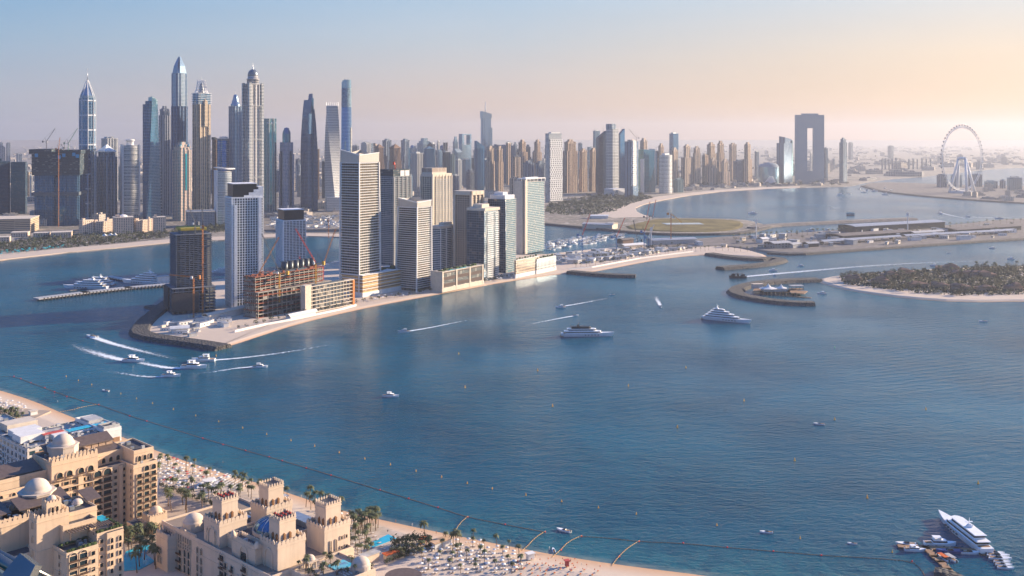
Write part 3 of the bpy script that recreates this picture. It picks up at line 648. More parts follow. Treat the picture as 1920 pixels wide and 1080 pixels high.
# spired blue tower
t, w, d, Y = base_t('spired_tower', 'blue glass skyscraper with white ribs, pointed open crown and spire', 146, 160, 182, 412, 40)
w = d = (w + d) / 2; zc = ht(185, Y); zl = ht(258, Y)
fb = facade('blue_white_ribs', (.20, .32, .46), (.01, .16, .34), 3.7, 8.6, .78, .82, .8, .08, band=10, bandc=(.55, .58, .62), xoff=.5)
g = G(); oc = ngon(w * .56, 8, ph=R(22.5)); g.prism(oc, 0, zl, 0); g.prism([(x * .97, y * .97) for x, y in oc], zl, zc, 0); g.build('shaft', fb, t)
for i in range(8):
    x, y = oc[i]; G().tube((x, y, 0), (x, y, zc + 2), .7, 4).build('rib', WH2, t)
n_ = 38
slabs(t, [(x * 1.06, y * 1.06) for x, y in ngon(w * .54, 8, ph=R(22.5))], zl * .1, zc, n_, STEELB, .5)
zp = ht(150, Y); g = G()
g.prism(ngon(w * .50, 8, ph=R(22.5)), zc, zc + 7, 0); g.prism(ngon(w * .46, 8, ph=R(22.5)), zc + 7, zp - 6, 0, top=ngon(w * .05, 8, ph=R(22.5))); g.build('crown', STEELB, t)
for i in range(8):
    a = R(22.5 + 45 * i); G().tube((w * .5 * math.cos(a), w * .5 * math.sin(a), zc + 4), (w * .06 * math.cos(a), w * .06 * math.sin(a), zp), .9, 4, .5).build('crown_rib', WH2, t)
G().tube((0, 0, zp - 8), (0, 0, ht(129, Y)), 1.3, 6, .3).lathe([(0, ht(131, Y)), (1.4, ht(130, Y)), (0, ht(128, Y))], 8).build('spire', METAL, t)

T('apartment_tower', 'pale block with white penthouse behind the pyramid-roofed tower', 189, 199, 222, 380, 260, 35, 'white')
t, w, d, b_, tp = T('apartment_tower', 'grey many-windowed tower with small white pyramid roof', 178, 196, 222, 410, 271, 42, 'grey', 'pyr', (5, 4), [(.93, 1), (1, .8)], WH2, 14)
T('apartment_tower', 'low side wing of the pyramid-roofed grey tower with a dark notch', 170, 176, 182, 412, 285, 30, 'grey', 'flat', (1, 2))
t, w, d, Y = base_t('hotel_tower', 'white tower with curved blue banded front and drum on its roof', 226, 234, 262, 410, 28)
zt = ht(274, Y)
def bowed(w, d, b=.16, n=8): return [(-w / 2, -d / 2)] + [(-w / 2 + w * i / n, -d / 2 - b * w * math.sin(math.pi * i / n)) for i in range(1, n)] + [(w / 2, -d / 2), (w / 2, d / 2), (-w / 2, d / 2)]
G().prism(bowed(w * .9, d * .9), 0, zt).build('shaft', F_['wband'], t)
for sx in (-1, 1): G().box(sx * w * .48 - 2, sx * w * .48 + 2, -d * .5, d * .5, 0, zt + 3).build('fin_wall', WHITE, t)
slabs(t, bowed(w * .9, d * .9, .19), 8, zt, 36, WHITE, .9)
G().lathe([(9, zt), (9, zt + 12), (11, zt + 12), (11, zt + 15), (0, zt + 16)], 20).build('roof_drum', WHITE, t)

# dark tower with the leaning glass blade
t, w, d, Y = base_t('blade_tower', 'dark slab tower with a leaning pale glass blade rising to a point', 261, 284, 300, 415, 50)
z1 = ht(196, Y); zp = ht(183, Y)
G().prism(bayed(w * .6, d * .9, 2, 4, .8), 0, z1).prism(rect(w * .5, d * .5, 0, -d * .1), z1, z1 + 8).build('shaft', facade('blade_dark', (.12, .19, .30), (.03, .13, .25), 3.7, 7, .55, .95, .7, .1), t)
G().prism([(-w * .5, -d * .52), (w * .55, -d * .58), (w * .55, -d * .1), (-w * .3, d * .0)], 0, [zp + 2, zp - 6, zp - 14, zp], top=[(-w * .1, -d * .5), (w * .34, -d * .45), (w * .34, -d * .1), (-w * .1, 0)]).build('glass_blade', facade('blade_glass', (.44, .52, .56), (.14, .38, .50), 3.7, 2.4, .7, .8, .85, .08), t)
for i in range(34): G().box(0, w * .09, -.5, .5, 0, .9).build('balcony', WH2, t, (w * (.545 - .20 * i / 34), -d * (.585 - .13 * i / 34) - .3, 8 + (zp - 30) * i / 34))
T('apartment_tower', 'brownish grey tower with dark vertical glass strips behind the blade tower', 296, 306, 322, 405, 202, 38, facade('strip_stone', (.30, .32, .36), (.02, .08, .16), 3.7, 9, .8, .4, .6, .15), 'step', (3, 3), [(.96, 1), (1, .8)], None, 6)

# petal-crowned skyscraper
t, w, d, Y = base_t('petal_crown_tower', 'tallest skyscraper, grey with pointed metal petals folded round its top', 318, 336, 355, 400, 45)
w = d = (w + d) / 2; z1 = ht(268, Y); z2 = ht(200, Y); z3 = ht(138, Y); zt = ht(106, Y)
fp = facade('petal_grey', (.38, .45, .52), (.08, .20, .32), 3.7, 4.2, .6, .6, .7, .12)
G().prism(bayed(w, d, 3, 3, 2), 0, z1).prism(bayed(w * .95, d * .95, 3, 3, 2.5), z1, z2).prism(bayed(w * .84, d * .84, 3, 3, 2), z2, z3).build('shaft', facade('petal_dark', (.11, .17, .28), (.03, .10, .21), 3.7, 4.2, .65, .6, .7, .12), t)
G().prism(bayed(w * .88, d * .88, 1, 1, 1.5, .5), z2, z3 + 1).build('upper_shaft', fp, t)
ks = w * .40
for i in range(4):
    a = R(45 * 0 + 90 * i); c, s_ = math.cos(a), math.sin(a); g = G()
    q = [(-ks * .62, 0), (ks * .62, 0)]
    def tr(x, y): return (x * c - y * s_, x * s_ + y * c)
    A = [tr(-ks * .66, -ks * 1.06), tr(ks * .66, -ks * 1.06), tr(ks * .66, -ks * .8), tr(-ks * .66, -ks * .8)]
    B = [tr(-ks * .10, -ks * .26), tr(ks * .10, -ks * .26), tr(ks * .10, -ks * .1), tr(-ks * .10, -ks * .1)]
    M_ = [((a_[0] * .35 + b_[0] * .65) * 1.22 + (a_[0] - b_[0]) * .22, (a_[1] * .35 + b_[1] * .65) * 1.22 + (a_[1] - b_[1]) * .22) for a_, b_ in zip(A, B)]; zm = z3 + (zt - z3) * .45; g.prism(A, z3, zm, top=M_, cap=False); g.prism(M_, zm, zt - 2 * (i % 2), top=B); g.build('petal', STEELB, t)
for i in range(4):
    a = R(45 + 90 * i); x, y = ks * .98 * math.cos(a), ks * .98 * math.sin(a)
    G().prism(rect(ks * .42, ks * .42, x, y, a), z3, zt - 22, top=rect(1, 1, x * .3, y * .3, a)).build('corner_petal', METAL, t)

t, w, d, b_, tp = T('stone_tower', 'pinkish stone tower with turquoise central strip in front of the tallest skyscraper', 321, 336, 361, 416, 270, 42, 'pink', 'step', (3, 3), [(.97, 1), (1, .86)], None, 7)
G().box(-2.2, 2.2, -d * .5 - 1.6, -d * .5 + .5, b_ * .42, b_ * .92).build('glass_strip', mat('turquoise_glass', (.02, .34, .42), .15, .6), t)
for i in (-1, 1): G().lathe([(3, b_ + 1), (3, b_ + 6), (0, b_ + 9)], 10, i * w * .3, -d * .3).build('turret', mat('turquoise_roof', (.03, .25, .34), .4), t)

# cream tower with lattice crown
t, w, d, Y = base_t('lattice_crown_tower', 'cream stone skyscraper with blue glass head and white lattice crown', 358, 372, 397.5, 402, 42)
z1 = ht(196, Y); z2 = ht(176, Y); zt = ht(151, Y)
G().prism(bayed(w * .96, d * .96, 3, 3, 2.2, .55), 0, z1).build('shaft', F_['cream'], t)
G().prism(bayed(w * .93, d * .93, 2, 2, 1.5), z1, z2).build('glass_head', BLUEG, t)
slabs(t, rect(w, d), z1, z2, 7, WH2, .8)
for k_ in range(4):
    a = R(90 * k_); c, s_ = math.cos(a), math.sin(a)
    G().box(-w * .13, w * .13, -d * .50 - 3, -d * .44, z1 - 60, ht(190, Y)).lathe([(w * .13, ht(190, Y)), (0, ht(186, Y))], 12, 0, -d * .47).build('arched_bay', F_['cream'], t, rz=a)
g = G()
def ringp(f): r = .46 - .22 * f ** .6; return [(x * 1.0, y * 1.0) for x, y in ngon(w * r, 12)]
for j in range(5):
    f0, f1 = j / 5, (j + 1) / 5; za, zb_ = z2 + (zt - z2) * f0, z2 + (zt - z2) * f1; A, B = ringp(f0), ringp(f1)
    for i in range(12):
        g.tube((*A[i], za), (*B[(i + 1) % 12], zb_), .55, 3); g.tube((*A[i], za), (*B[i - 1], zb_), .55, 3); g.tube((*B[i], zb_), (*B[(i + 1) % 12], zb_), .5, 3)
g.build('lattice_crown', WH2, t)
G().prism(ngon(w * .2, 12), z2, zt - 8, top=ngon(w * .1, 12)).build('crown_core', DARKM, t)
G().tube((0, 0, zt - 4), (0, 0, ht(143, Y)), .9, 5, .2).build('spire', METAL, t)

# round dark tower and the banded part behind
t, w, d, Y = base_t('round_tower', 'short round dark glass tower with white roof ring beside the cream skyscraper', 405, 414, 433, 398, 30)
r = w * .55; zt = ht(262, Y)
G().lathe([(r, 0), (r, zt)], 24).prism(ngon(r, 24), zt - .1, zt).build('shaft', BLUEG, t); slabs(t, ngon(r * 1.04, 24), 20, zt - 4, 30, GREYC, .8); G().prism(ngon(r * 1.15, 24), zt, zt + 2.5, bot=True).lathe([(r * .7, zt + 2), (r * .7, zt + 7), (0, zt + 8)], 20).build('roof_ring', WHITE, t)
T('apartment_tower', 'brown banded tower with sloping black roof beside the round dark tower', 396, 403, 412, 396, 257, 38, 'brown', 'slantx', None, None, DARKM, 5)

# white tower with the curled roof
t, w, d, Y = base_t('curled_roof_tower', 'white rounded tower with a curled wing-shaped roof', 401, 410, 436, 425, 25)
zt = ht(324, Y); pl = bowed(w * .9, d * .9, .2)
G().prism(pl, 0, zt).build('shaft', facade('curl_glass', (.50, .54, .56), (.06, .16, .22), 3.6, 2.4, .62, .7, .7, .1), t); slabs(t, bowed(w * .93, d * .93, .21), 6, zt, 30, WHITE, .6)
G().box(-w * .5, -w * .42, -d * .5, d * .5, 0, zt + 4).build('side_wall', WHITE, t)
g = G(); n_ = 12; rr = []
for i in range(n_ + 1):
    f = i / n_; x = -w * .52 + w * 1.2 * f; z = zt + 9 - 8 * f + 8 * max(0, f - .6) ** 1.2 * 2; hh = 2 + 2.5 * math.sin(math.pi * f)
    yy = d * (.5 - .1 * f)
    rr.append([(x, -yy - w * .14 * math.sin(math.pi * f), z), (x, yy, z), (x, yy, z + hh), (x, -yy - w * .14 * math.sin(math.pi * f), z + hh)])
g.loft(rr).build('curled_roof', WHITE, t)

# grey tower with pointed drum cap; domed giant
t, w, d, b_, tp = T('capped_tower', 'slate blue tower with stepped conical cap behind the domed giant', 427, 438, 456, 398, 199, 40, facade('slate', (.28, .36, .46), (.04, .14, .26), 3.7, 3.4, .6, .6, .7, .12), 'none', (3, 3))
Y = t['Y']; r = min(w, d) * .46
G().lathe([(r, b_), (r, b_ + 6), (r * .82, b_ + 8), (r * .7, b_ + 16), (r * .5, b_ + 24), (r * .42, b_ + 30), (r * .36, b_ + 31), (0, b_ + 34)], 16).build('conical_cap', STEELB, t)
G().tube((0, 0, b_ + 30), (0, 0, ht(167, Y)), .8, 5, .2).build('spire', METAL, t)
t, w, d, Y = base_t('domed_skyscraper', 'pale stone skyscraper with banded shaft and round domed top', 454, 468, 494, 410, 40)
z1 = ht(200, Y); z2 = ht(159, Y); zd = ht(148, Y)
G().prism(bayed(w, d, 3, 3, 2.2, .5), 0, z1).prism(bayed(w * .92, d * .92, 3, 3, 2, .5), z1, z2).build('shaft', F_['princess'], t)
for z, k in ((z1, 1.04), (z1 * .70, 1.03), (z1 * .36, 1.03), (z2, .96)): G().prism(rect(w * k, d * k), z, z + 2.2, bot=True).build('cornice', GREYC, t)
for sx in (-1, 1):
    for sy in (-1, 1): G().obox(sx * w * .44, sy * d * .44, w * .16, d * .16, 0, 0, z2 + 4).build('corner_pier', F_['wband'], t)
r = min(w, d) * .46
G().lathe([(r, z2), (r, zd - 2), (r * 1.06, zd - 2), (r * 1.06, zd), (r * .88, zd + .5), (r * .86, zd + 9), (r * .9, zd + 10)] , 24).build('drum', facade('drum_cols', (.48, .46, .46), (.06, .12, .18), 6, 2.6, .7, .6, .6, .1), t)
G().lathe([(r * .86 * math.cos(q), zd + 10 + r * 1.0 * math.sin(q)) for q in [i * math.pi / 16 for i in range(9)]], 24).build('dome', mat('slate_dome', (.14, .17, .21), .35, .5), t)
zz = zd + 10 + r
G().lathe([(1.8, zz - 1), (1.8, zz + 3), (.8, zz + 5), (.4, ht(117, Y))], 8).build('spire', METAL, t)

t, w, d, b_, tp = T('glass_tower', 'turquoise glass tower with grey frame and sloped metal top', 493, 501, 520, 398, 222, 33, facade('teal_strip', (.42, .42, .42), (.02, .22, .30), 3.7, 6.4, .85, .7, .8, .08), 'none', (2, 2))
G().prism(rect(w * .95, d * .95), b_ - 14, b_, top=rect(w * .6, d * .6)).build('sloped_top', METAL, t)
t, w, d, Y = base_t('domed_tower', 'blue tower with rounded glass head and arched doorway base', 521, 534, 553.5, 398, 42)
z1 = ht(290, Y); z2 = ht(268, Y); z3 = ht(252, Y)
G().prism(bayed(w, d, 3, 3, 2.4), 0, z1).prism(bayed(w * .86, d * .86, 3, 3, 1.5), z1, z2).build('shaft', facade('domeblue', (.34, .40, .52), (.03, .16, .34), 3.7, 3.6, .55, .6, .7, .12), t)
r = min(w, d) * .38
G().prism(ngon(r, 12), z1, z3).lathe([(r, z3), (r * .95, z3 + 5), (r * .7, z3 + 11), (r * .62, z3 + 12), (r * .6, z3 + 16), (0, z3 + 18)], 16).build('glass_head', mat('deep_blue_glass', (.03, .14, .26), .12, .75), t)
for q in (0, R(-90)): G().box(-2.5, 2.5, -w * .5 - 1.5, -w * .5 + .5, z1 * .1, z1 + 8).build('glass_strip', MATS['deep_blue_glass'], t, rz=q)

# sail-shaped dark tower
t, w, d, Y = base_t('sail_tower', 'dark glass skyscraper curved like a sail with split pointed peak', 562, 579, 596, 398, 42)
zt = ht(176, Y); zs = ht(210, Y); zk = ht(214, Y); fd = facade('sail_dark', (.10, .15, .24), (.03, .11, .22), 3.7, 2.8, .7, .75, .75, .1)
def curve_side(name, sgn, y0, y1, z_top, m, x_in, x_out, n=14, ph=1.0):
    g = G(); rings = []
    for i in range(n + 1):
        f = i / n; z = z_top * f; xo = x_out * (1 - .75 * max(0, f - .45) ** 2 / .3025 * ph); 
        p = [(x_in, y0), (xo, y0), (xo, y1), (x_in, y1)]
        if sgn < 0: p = [(xo * -1, y0), (-x_in, y0), (-x_in, y1), (-xo, y1)]
        rings.append([(*q, z) for q in p])
    for a, b in zip(rings, rings[1:]): g.prism([q[:2] for q in a], a[0][2], b[0][2], top=[q[:2] for q in b], cap=b is rings[-1])
    return g.build(name, m, t)
curve_side('shaft', 1, -d * .5, d * .5, ht(205, Y), fd, -w * .1, w * .5)
G().prism([(-w * .1, -d * .4), (w * .14, -d * .4), (w * .14, d * .3), (-w * .1, d * .3)], ht(205, Y), [ht(190, Y), ht(176, Y), ht(176, Y), ht(190, Y)], top=[(-w * .02, -d * .3), (w * .12, -d * .3), (w * .12, d * .1), (-w * .02, d * .1)]).build('peak', fd, t)
curve_side('second_sail', -1, -d * .46, d * .42, ht(188, Y), fd, -w * .06, w * .5)
G().box(-w * .12, w * .02, -d * .52, -d * .44, 0, ht(185, Y)).build('glass_strip', MATS['deep_blue_glass'], t)
G().box(-w * .46, -w * .14, -d * .53, -d * .4, ht(252, Y), ht(214, Y)).build('glass_panel', mat('pale_blue_panel', (.18, .34, .50), .12, .7), t)
# twisted tower
t, w, d, Y = base_t('twisted_tower', 'pale skyscraper twisting a quarter turn from foot to crown', 606, 622, 640, 398, 40)
zt = ht(199, Y); rings = []; n_ = 36; g = G(); s_ = (w + d) / 2 * .90
zb = 0
for i in range(n_):
    a0, a1 = R(40 - 82 * i / n_), R(40 - 82 * (i + 1) / n_)
    g.prism(rot(rect(s_, s_ * .9), a0), zt * i / n_, zt * (i + 1) / n_, top=rot(rect(s_, s_ * .9), a1), cap=i == n_ - 1)
g.build('shaft', facade('twist_panels', (.52, .52, .52), (.05, .11, .18), 4.6, 2.9, .62, .55, .6, .15, pv=.6, jig=True), t)
g = G()
for i in range(24):
    p = rot(rect(s_, s_ * .9), R(-42)); k = i / 6; a, b = p[int(k) % 4], p[(int(k) + 1) % 4]; f = k % 1
    g.tube((a[0] * (1 - f) + b[0] * f, a[1] * (1 - f) + b[1] * f, zt), (a[0] * (1 - f) + b[0] * f, a[1] * (1 - f) + b[1] * f, zt + 10), .5, 4)
g.build('crown_frame', WH2, t)
t, w, d, Y = base_t('podium_building', 'low white building with curved horizontal louvres at the foot of the twisted tower', 611, 618, 648, 398, 15)
zt = ht(372, Y); G().prism(bowed(w, d, .1), 0, zt).build('wall', GREYC, t); slabs(t, bowed(w * 1.04, d * 1.04, .1), 1, zt, 9, WHITE, 1.2, 'louvre')
# round glass skyscraper
t, w, d, Y = base_t('round_skyscraper', 'slim oval blue glass skyscraper with open curved rim at its top', 637, 648, 662, 392, 40)
zt = ht(150, Y); r = (w + d) / 2 * .56
fo = facade('oval_glass', (.20, .30, .36), (.14, .28, .36), 4.0, 2.6, .85, .92, .85, .07)
pb = ngon(r * 1.08, 28); pt = ngon(r * .92, 28)
G().prism(pb, 0, zt - 24, top=pt, smooth=True).build('shaft', fo, t)
G().prism(ngon(r * .92, 28), zt - 24, [zt - (6 if 8 < i < 16 else 0) for i in range(28)], cap=False, smooth=True).prism(list(reversed(ngon(r * .88, 28))), zt - 24, zt - 8, cap=False).build('crown_rim', mat('pale_blue_panel', (.18, .34, .50), .12, .7), t)
g = G(); pp = ngon(r * 1.0, 28); a_ = [i for i in range(22, 28)]
g.prism([(p[0] * 1.03, p[1] * 1.03) for p in [ngon(r * 1.02, 28)[i] for i in a_]] + [(0, 0)], 0, ht(240, Y)).build('lit_side', facade('oval_lit', (.44, .42, .38), (.20, .24, .26), 4, 2.0, .6, .9, .6, .15), t)  # paler, warmer facade copy: the sunlit side is put into its colour
g = G(); lattice(g, (0, 0, zt - 20), (-10, -4, zt + 3), 1, 5); g.build('maintenance_crane', DARKM, t)

# ------------------------------------------------------------------ frame tower, masted tower, tall hotel group, leaning glass block, screen tower
t, w, d, Y = base_t('frame_tower', 'blue glass tower with square opening framed at its head', 860, 867, 884, 348, 35)
z1 = ht(272, Y); zt = ht(254, Y)
G().prism(rect(w, d), 0, z1).box(-w * .5, -w * .3, -d * .5, d * .5, z1, zt).box(w * .34, w * .5, -d * .5, d * .5, z1, zt).box(-w * .5, w * .5, -d * .5, d * .5, zt, zt + 5, bot=True).build('shaft', F_['bluel'], t)
t, w, d, Y = base_t('masted_tower', 'pale blue glass skyscraper with angled top and tall mast, rising over the mid skyline', 900, 905, 922, 335, 25)
z1 = ht(222, Y)
G().prism(bayed(w, d, 1, 1, 3, .6), 0, z1).prism(rect(w, d), z1, [ht(209, Y), ht(214, Y), ht(214, Y), ht(209, Y)]).build('shaft', facade('mast_glass', (.30, .42, .52), (.24, .40, .52), 4, 3, .85, .92, .75, .08), t)
G().box(w * .2, w * .54, -d * .6, d * .3, 0, ht(240, Y)).build('side_wing', F_['bluel'], t)
G().tube((-w * .05, 0, z1), (-w * .05, 0, ht(191, Y)), 3.6, 6, 1.3).build('mast', METAL, t)
t, w, d, Y = base_t('screen_tower', 'white tower wrapped in a random brick-like pattern of panels', 1022, 1029, 1053.5, 381, 33)
zt = ht(251, Y)
G().prism(rect(w * .97, d * .97), 0, zt).build('shaft', F_['wband'], t)
G().box(-w * .44, w * .52, -d * .52 - 2, -d * .5, 4, ht(262, Y)).box(w * .5, w * .52, -d * .52, d * .5, 4, ht(262, Y)).build('panel_screen', F_['pix'], t)
for f in (.32, .66): G().box(-w * .46, w * .54, -d * .52 - 3, d * .5, zt * f, zt * f + 2.5).build('belt', WHITE, t)
G().box(-w * .3, w * .4, -d * .4, d * .3, zt, zt + 4).build('roof_plant', WHITE, t)
# hotel group
t, w, d, Y = base_t('hotel_tower', 'tall central hotel tower with dark side and bright banded side, highest of the beach hotels', 1136, 1149, 1160.5, 365, 50)
zt = ht(243, Y); G().prism(bayed(w, d, 1, 2, .8), 0, zt).build('shaft', facade('hotel_bands', (.60, .60, .58), (.05, .10, .16), 3.9, 12, .5, .97, .6, .12), t)
G().box(-w * .5, w * .2, -d * .35, d * .5, zt, ht(233, Y)).build('upper_block', F_['grey'], t); slabs(t, rect(w * 1.05, d * 1.05), 10, zt, 40, WHITE, .8)
G().tube((0, 0, zt), (0, 0, ht(231, Y)), .5, 4).build('mast', METAL, t)
t, w, d, Y = base_t('hotel_tower', 'dark glass slab with sloping roof on the shaded side of the tall central hotel', 1117, 1122, 1138, 363, 22)
G().prism(rect(w, d), 0, [ht(260, Y), ht(246, Y), ht(246, Y), ht(260, Y)]).build('shaft', F_['dark'], t); G().tube((w * .2, 0, ht(250, Y)), (w * .2, 0, ht(236, Y)), .6, 4).build('mast', METAL, t)
t, w, d, Y = base_t('hotel_tower', 'blue glass slab with upswept roof corner on the sunny side of the tall central hotel', 1159, 1163, 1171.5, 363, 30)
G().prism(rect(w, d), 0, [ht(252, Y), ht(242, Y), ht(242, Y), ht(252, Y)]).build('shaft', F_['blue'], t); G().tube((0, 0, ht(250, Y)), (0, 0, ht(236, Y)), .6, 4).build('mast', METAL, t)
t, w, d, Y = base_t('podium_building', 'white terraced podium stepping down towards the bay below the hotel group', 1133, 1150, 1172, 368, 30)
g = G()
for i in range(5): g.box(-w * .5, w * .5 - w * .12 * (4 - i) * 0, -d * .5 - 2 * (4 - i), d * .5, i * 5, i * 5 + 3.6)
g.build('terraces', WHITE, t); G().prism([(-w * .3, -d * .75), (w * .5, -d * .95), (w * .5, -d * .5), (-w * .3, -d * .5)], 0, [20, 2, 2, 20]).build('ramp_wall', GREYC, t)
# pixel-striped tower
t, w, d, Y = base_t('glass_tower', 'dark glass tower with a speckled lit stripe down its seaward corner', 1171, 1187, 1197, 372, 48)
zt = ht(266, Y)
G().prism(rect(w * .98, d * .98), 0, zt).build('shaft', F_['greyd'], t); G().box(-w * .52, w * .1, -d * .52, -d * .3, 40, zt + 3).build('speckled_stripe', F_['pix'], t)
roofkit(t, w, d, zt, F_['pink'])
crane('thin luffing crane leaning over the speckled-stripe tower', 1193, 266, Y, zt, 12, 38, 50, 170, 'dark')
t, w, d, Y = base_t('leaning_block', 'broad teal glass block with a slanting faceted face and white edge', 1197, 1207, 1228, 362, 28)
zt = ht(281, Y); G().prism(rect(w, d), 0, [zt, zt - 2, zt - 2, zt]).build('shaft', facade('leaning_glass', (.14, .30, .36), (.08, .30, .40), 4, 5, .9, .94, .85, .06), t)
G().box(w * .47, w * .52, -d * .52, d * .5, 0, zt + 1).build('white_edge', WHITE, t); G().box(-w * .52, -w * .46, -d * .52, d * .1, 0, zt * .78).build('white_edge', WHITE, t)
G().prism([(-w * .1, -d * .5 - 6), (w * .46, -d * .5 - 6), (w * .46, -d * .5), (-w * .1, -d * .5)], 0, [8, zt * .6, zt * .6, 8], top=[(-w * .1, -d * .5 - 1), (w * .46, -d * .5 - 1), (w * .46, -d * .5), (-w * .1, -d * .5)]).build('facet', F_['dark'], t)
# white curved tower
t, w, d, Y = base_t('curved_tower', 'white tower with rounded banded front standing close to the bay beach', 1236, 1246, 1260, 364, 38)
zt = ht(292, Y); pl = bowed(w, d, .15)
G().prism(pl, 0, zt).build('shaft', F_['white'], t); slabs(t, bowed(w * 1.05, d * 1.05, .15), 6, zt, 28, WHITE, .9)
G().box(-w * .3, w * .3, -d * .3, d * .3, zt, zt + 7).build('roof_plant', WHITE, t)
# stepped pyramidal glass building + cylinder building by gate
t, w, d, Y = base_t('hotel_building', 'low blue glass building with domed roof ring beside the gate tower', 1426, 1436, 1456, 345, 30)
G().prism(ngon(w * .6, 20), 0, ht(314, Y)).lathe([(w * .6, ht(314, Y)), (w * .5, ht(309, Y)), (w * .1, ht(306, Y)), (0, ht(305, Y))], 20).build('shaft', F_['bluel'], t)
t, w, d, Y = base_t('terraced_building', 'white stepped terraces like a pile of discs in front of the domed blue building', 1425, 1440, 1462, 347, 20)
g = G()
for i in range(7): g.prism(ngon(w * (.5 - .06 * i), 16, w * .02 * i), i * 5, i * 5 + 4)
g.build('terraces', WHITE, t)
t, w, d, Y = base_t('glass_tower', 'grey-blue stepped glass tower standing just left of the gate tower', 1456, 1470, 1486, 344, 42)
G().prism(rect(w, d), 0, ht(269, Y)).prism(rect(w * .8, d * .8, w * .1), ht(269, Y), [ht(258, Y), ht(262, Y), ht(262, Y), ht(256, Y)]).build('shaft', F_['greyd'], t)
G().box(w * .44, w * .52, -d * .52, d * .4, 0, ht(264, Y)).build('glass_edge', F_['teal'], t)
# gate
t, w, d, Y = base_t('gate_tower', 'huge blue twin tower joined at the top and base around a tall slot', 1490, 1491.5, 1545.5, 346, 4)
zt = ht(216, Y); za, zb = ht(321, Y), ht(241, Y); x0, x1 = w * -.09, w * .12
fg = facade('gate_glass', (.30, .36, .42), (.10, .20, .30), 4.0, 3.0, .6, .85, .7, .12)
g = G(); g.box(-w / 2, w / 2, -d / 2, d / 2, 0, za); g.box(-w / 2, x0, -d / 2, d / 2, za, zb); g.box(x1, w / 2, -d / 2, d / 2, za, zb); g.box(-w / 2, w / 2, -d / 2, d / 2, zb, zt, bot=True); g.build('shaft', fg, t)
G().box(-w * .28, w * .3, -d * .4, d * .4, zt, zt + 6).build('roof_crown', F_['blue'], t)

# ------------------------------------------------------------------ towers on the sandy spit
BG = facade('balcony_glass', (.20, .15, .10), (.02, .05, .07), 3.5, 4.2, .84, .62, .45, .15, pv=.7)
BG2 = facade('balcony_glass_blue', (.22, .24, .26), (.02, .07, .12), 3.5, 4.0, .84, .75, .3, .12, pv=.6)
BG3 = facade('balcony_glass_teal', (.20, .25, .26), (.01, .13, .19), 3.5, 3.6, .84, .8, 0, .5, pv=.6)
BEI = mat('beige_render', (.62, .54, .44), .75, var=.1)
BRN = mat('brown_louvre', (.20, .13, .10), .7)
GOLD = facade('golden_louvre', (.60, .40, .20), (.16, .10, .06), 3.2, 2.0, .45, .9, .1, .5)
def balc(label, xl, xc, xr, yb, yt, a, fl, shaft=None, slab=None, name='balcony_tower', top=None, shrink=.93, piers=True, z0=4, crown=None, th=.75):
    t, w, d, Y = base_t(name, label, xl, xc, xr, yb, a)
    zt = ht(yt, Y) - 1.5; pb = rect(w, d); pt = top(w, d) if top else None
    sp_ = sc(pb, shrink); st = sc(pt, shrink) if pt else None
    G().prism(sp_, 0, zt, top=st).build('shaft', shaft or BG, t)
    slabs(t, pb, z0, zt - .5, fl, slab or WHITE, th, 'balcony', top=pt)
    if piers:
        for i in range(4):
            b, e = pb[i], (pt or pb)[i]; G().tube((b[0] * .995, b[1] * .995, 0), (e[0] * .995, e[1] * .995, zt + 1), 1.1, 4).build('corner_pier', slab or WHITE, t)
    return t, w, d, Y, zt
# tallest balcony tower with finned slanted crown
SH = lambda w, d: [(-w / 2, -d / 2), (w * .42, -d / 2), (w * .42, d * .46), (-w / 2, d * .46)]
t, w, d, Y, zt = balc('tallest white balcony tower on the spit, with slanted finned crown', 637, 673.5, 714, 559, 306, 57, 50, top=SH)
zc = [zt + 10, zt + 13, zt + 8, zt + 17]; p = SH(w, d); fin = facade('crown_fins', (.62, .60, .56), (.40, .34, .27), 100, 1.6, .98, .5, 0, .8)
G().prism(p, zt + .6, zc, cap=False).prism(list(reversed(sc(p, .93))), zt + .6, [zc[0], zc[3], zc[2], zc[1]], cap=False).build('crown_screen', fin, t)
g = G()
for i in range(4): a, b = p[i], p[(i + 1) % 4]; g.tube((*a, zc[i] + .3), (*b, zc[(i + 1) % 4] + .3), .8, 4)
g.build('crown_rim', WHITE, t); roofkit(t, w * .7, d * .7, zt, CONC, 4)
t, w, d, Y, zt = balc('five-sided white balcony tower, shorter, with open ringed roof crown', 741, 781, 809.5, 549, 390, 57, 38, top=lambda w, d: [(-w * .46, -d * .5), (w * .48, -d * .5), (w * .46, d * .5), (-w * .42, d * .42)])
p = [(-w * .46, -d * .5), (w * .48, -d * .5), (w * .46, d * .5), (-w * .42, d * .42)]; zc = [zt + 7, zt + 9, zt + 9, zt + 12]
G().prism(p, zt + .6, zc, cap=False).prism(list(reversed(sc(p, .9))), zt + .6, [zc[0], zc[3], zc[2], zc[1]], cap=False).build('crown_screen', fin, t); roofkit(t, w * .7, d * .7, zt, CONC, 5)
g = G()
for i in range(4): a, b = p[i], p[(i + 1) % 4]; g.tube((*a, zc[i]), (*b, zc[(i + 1) % 4]), .9, 4)
g.build('crown_rim', WHITE, t)
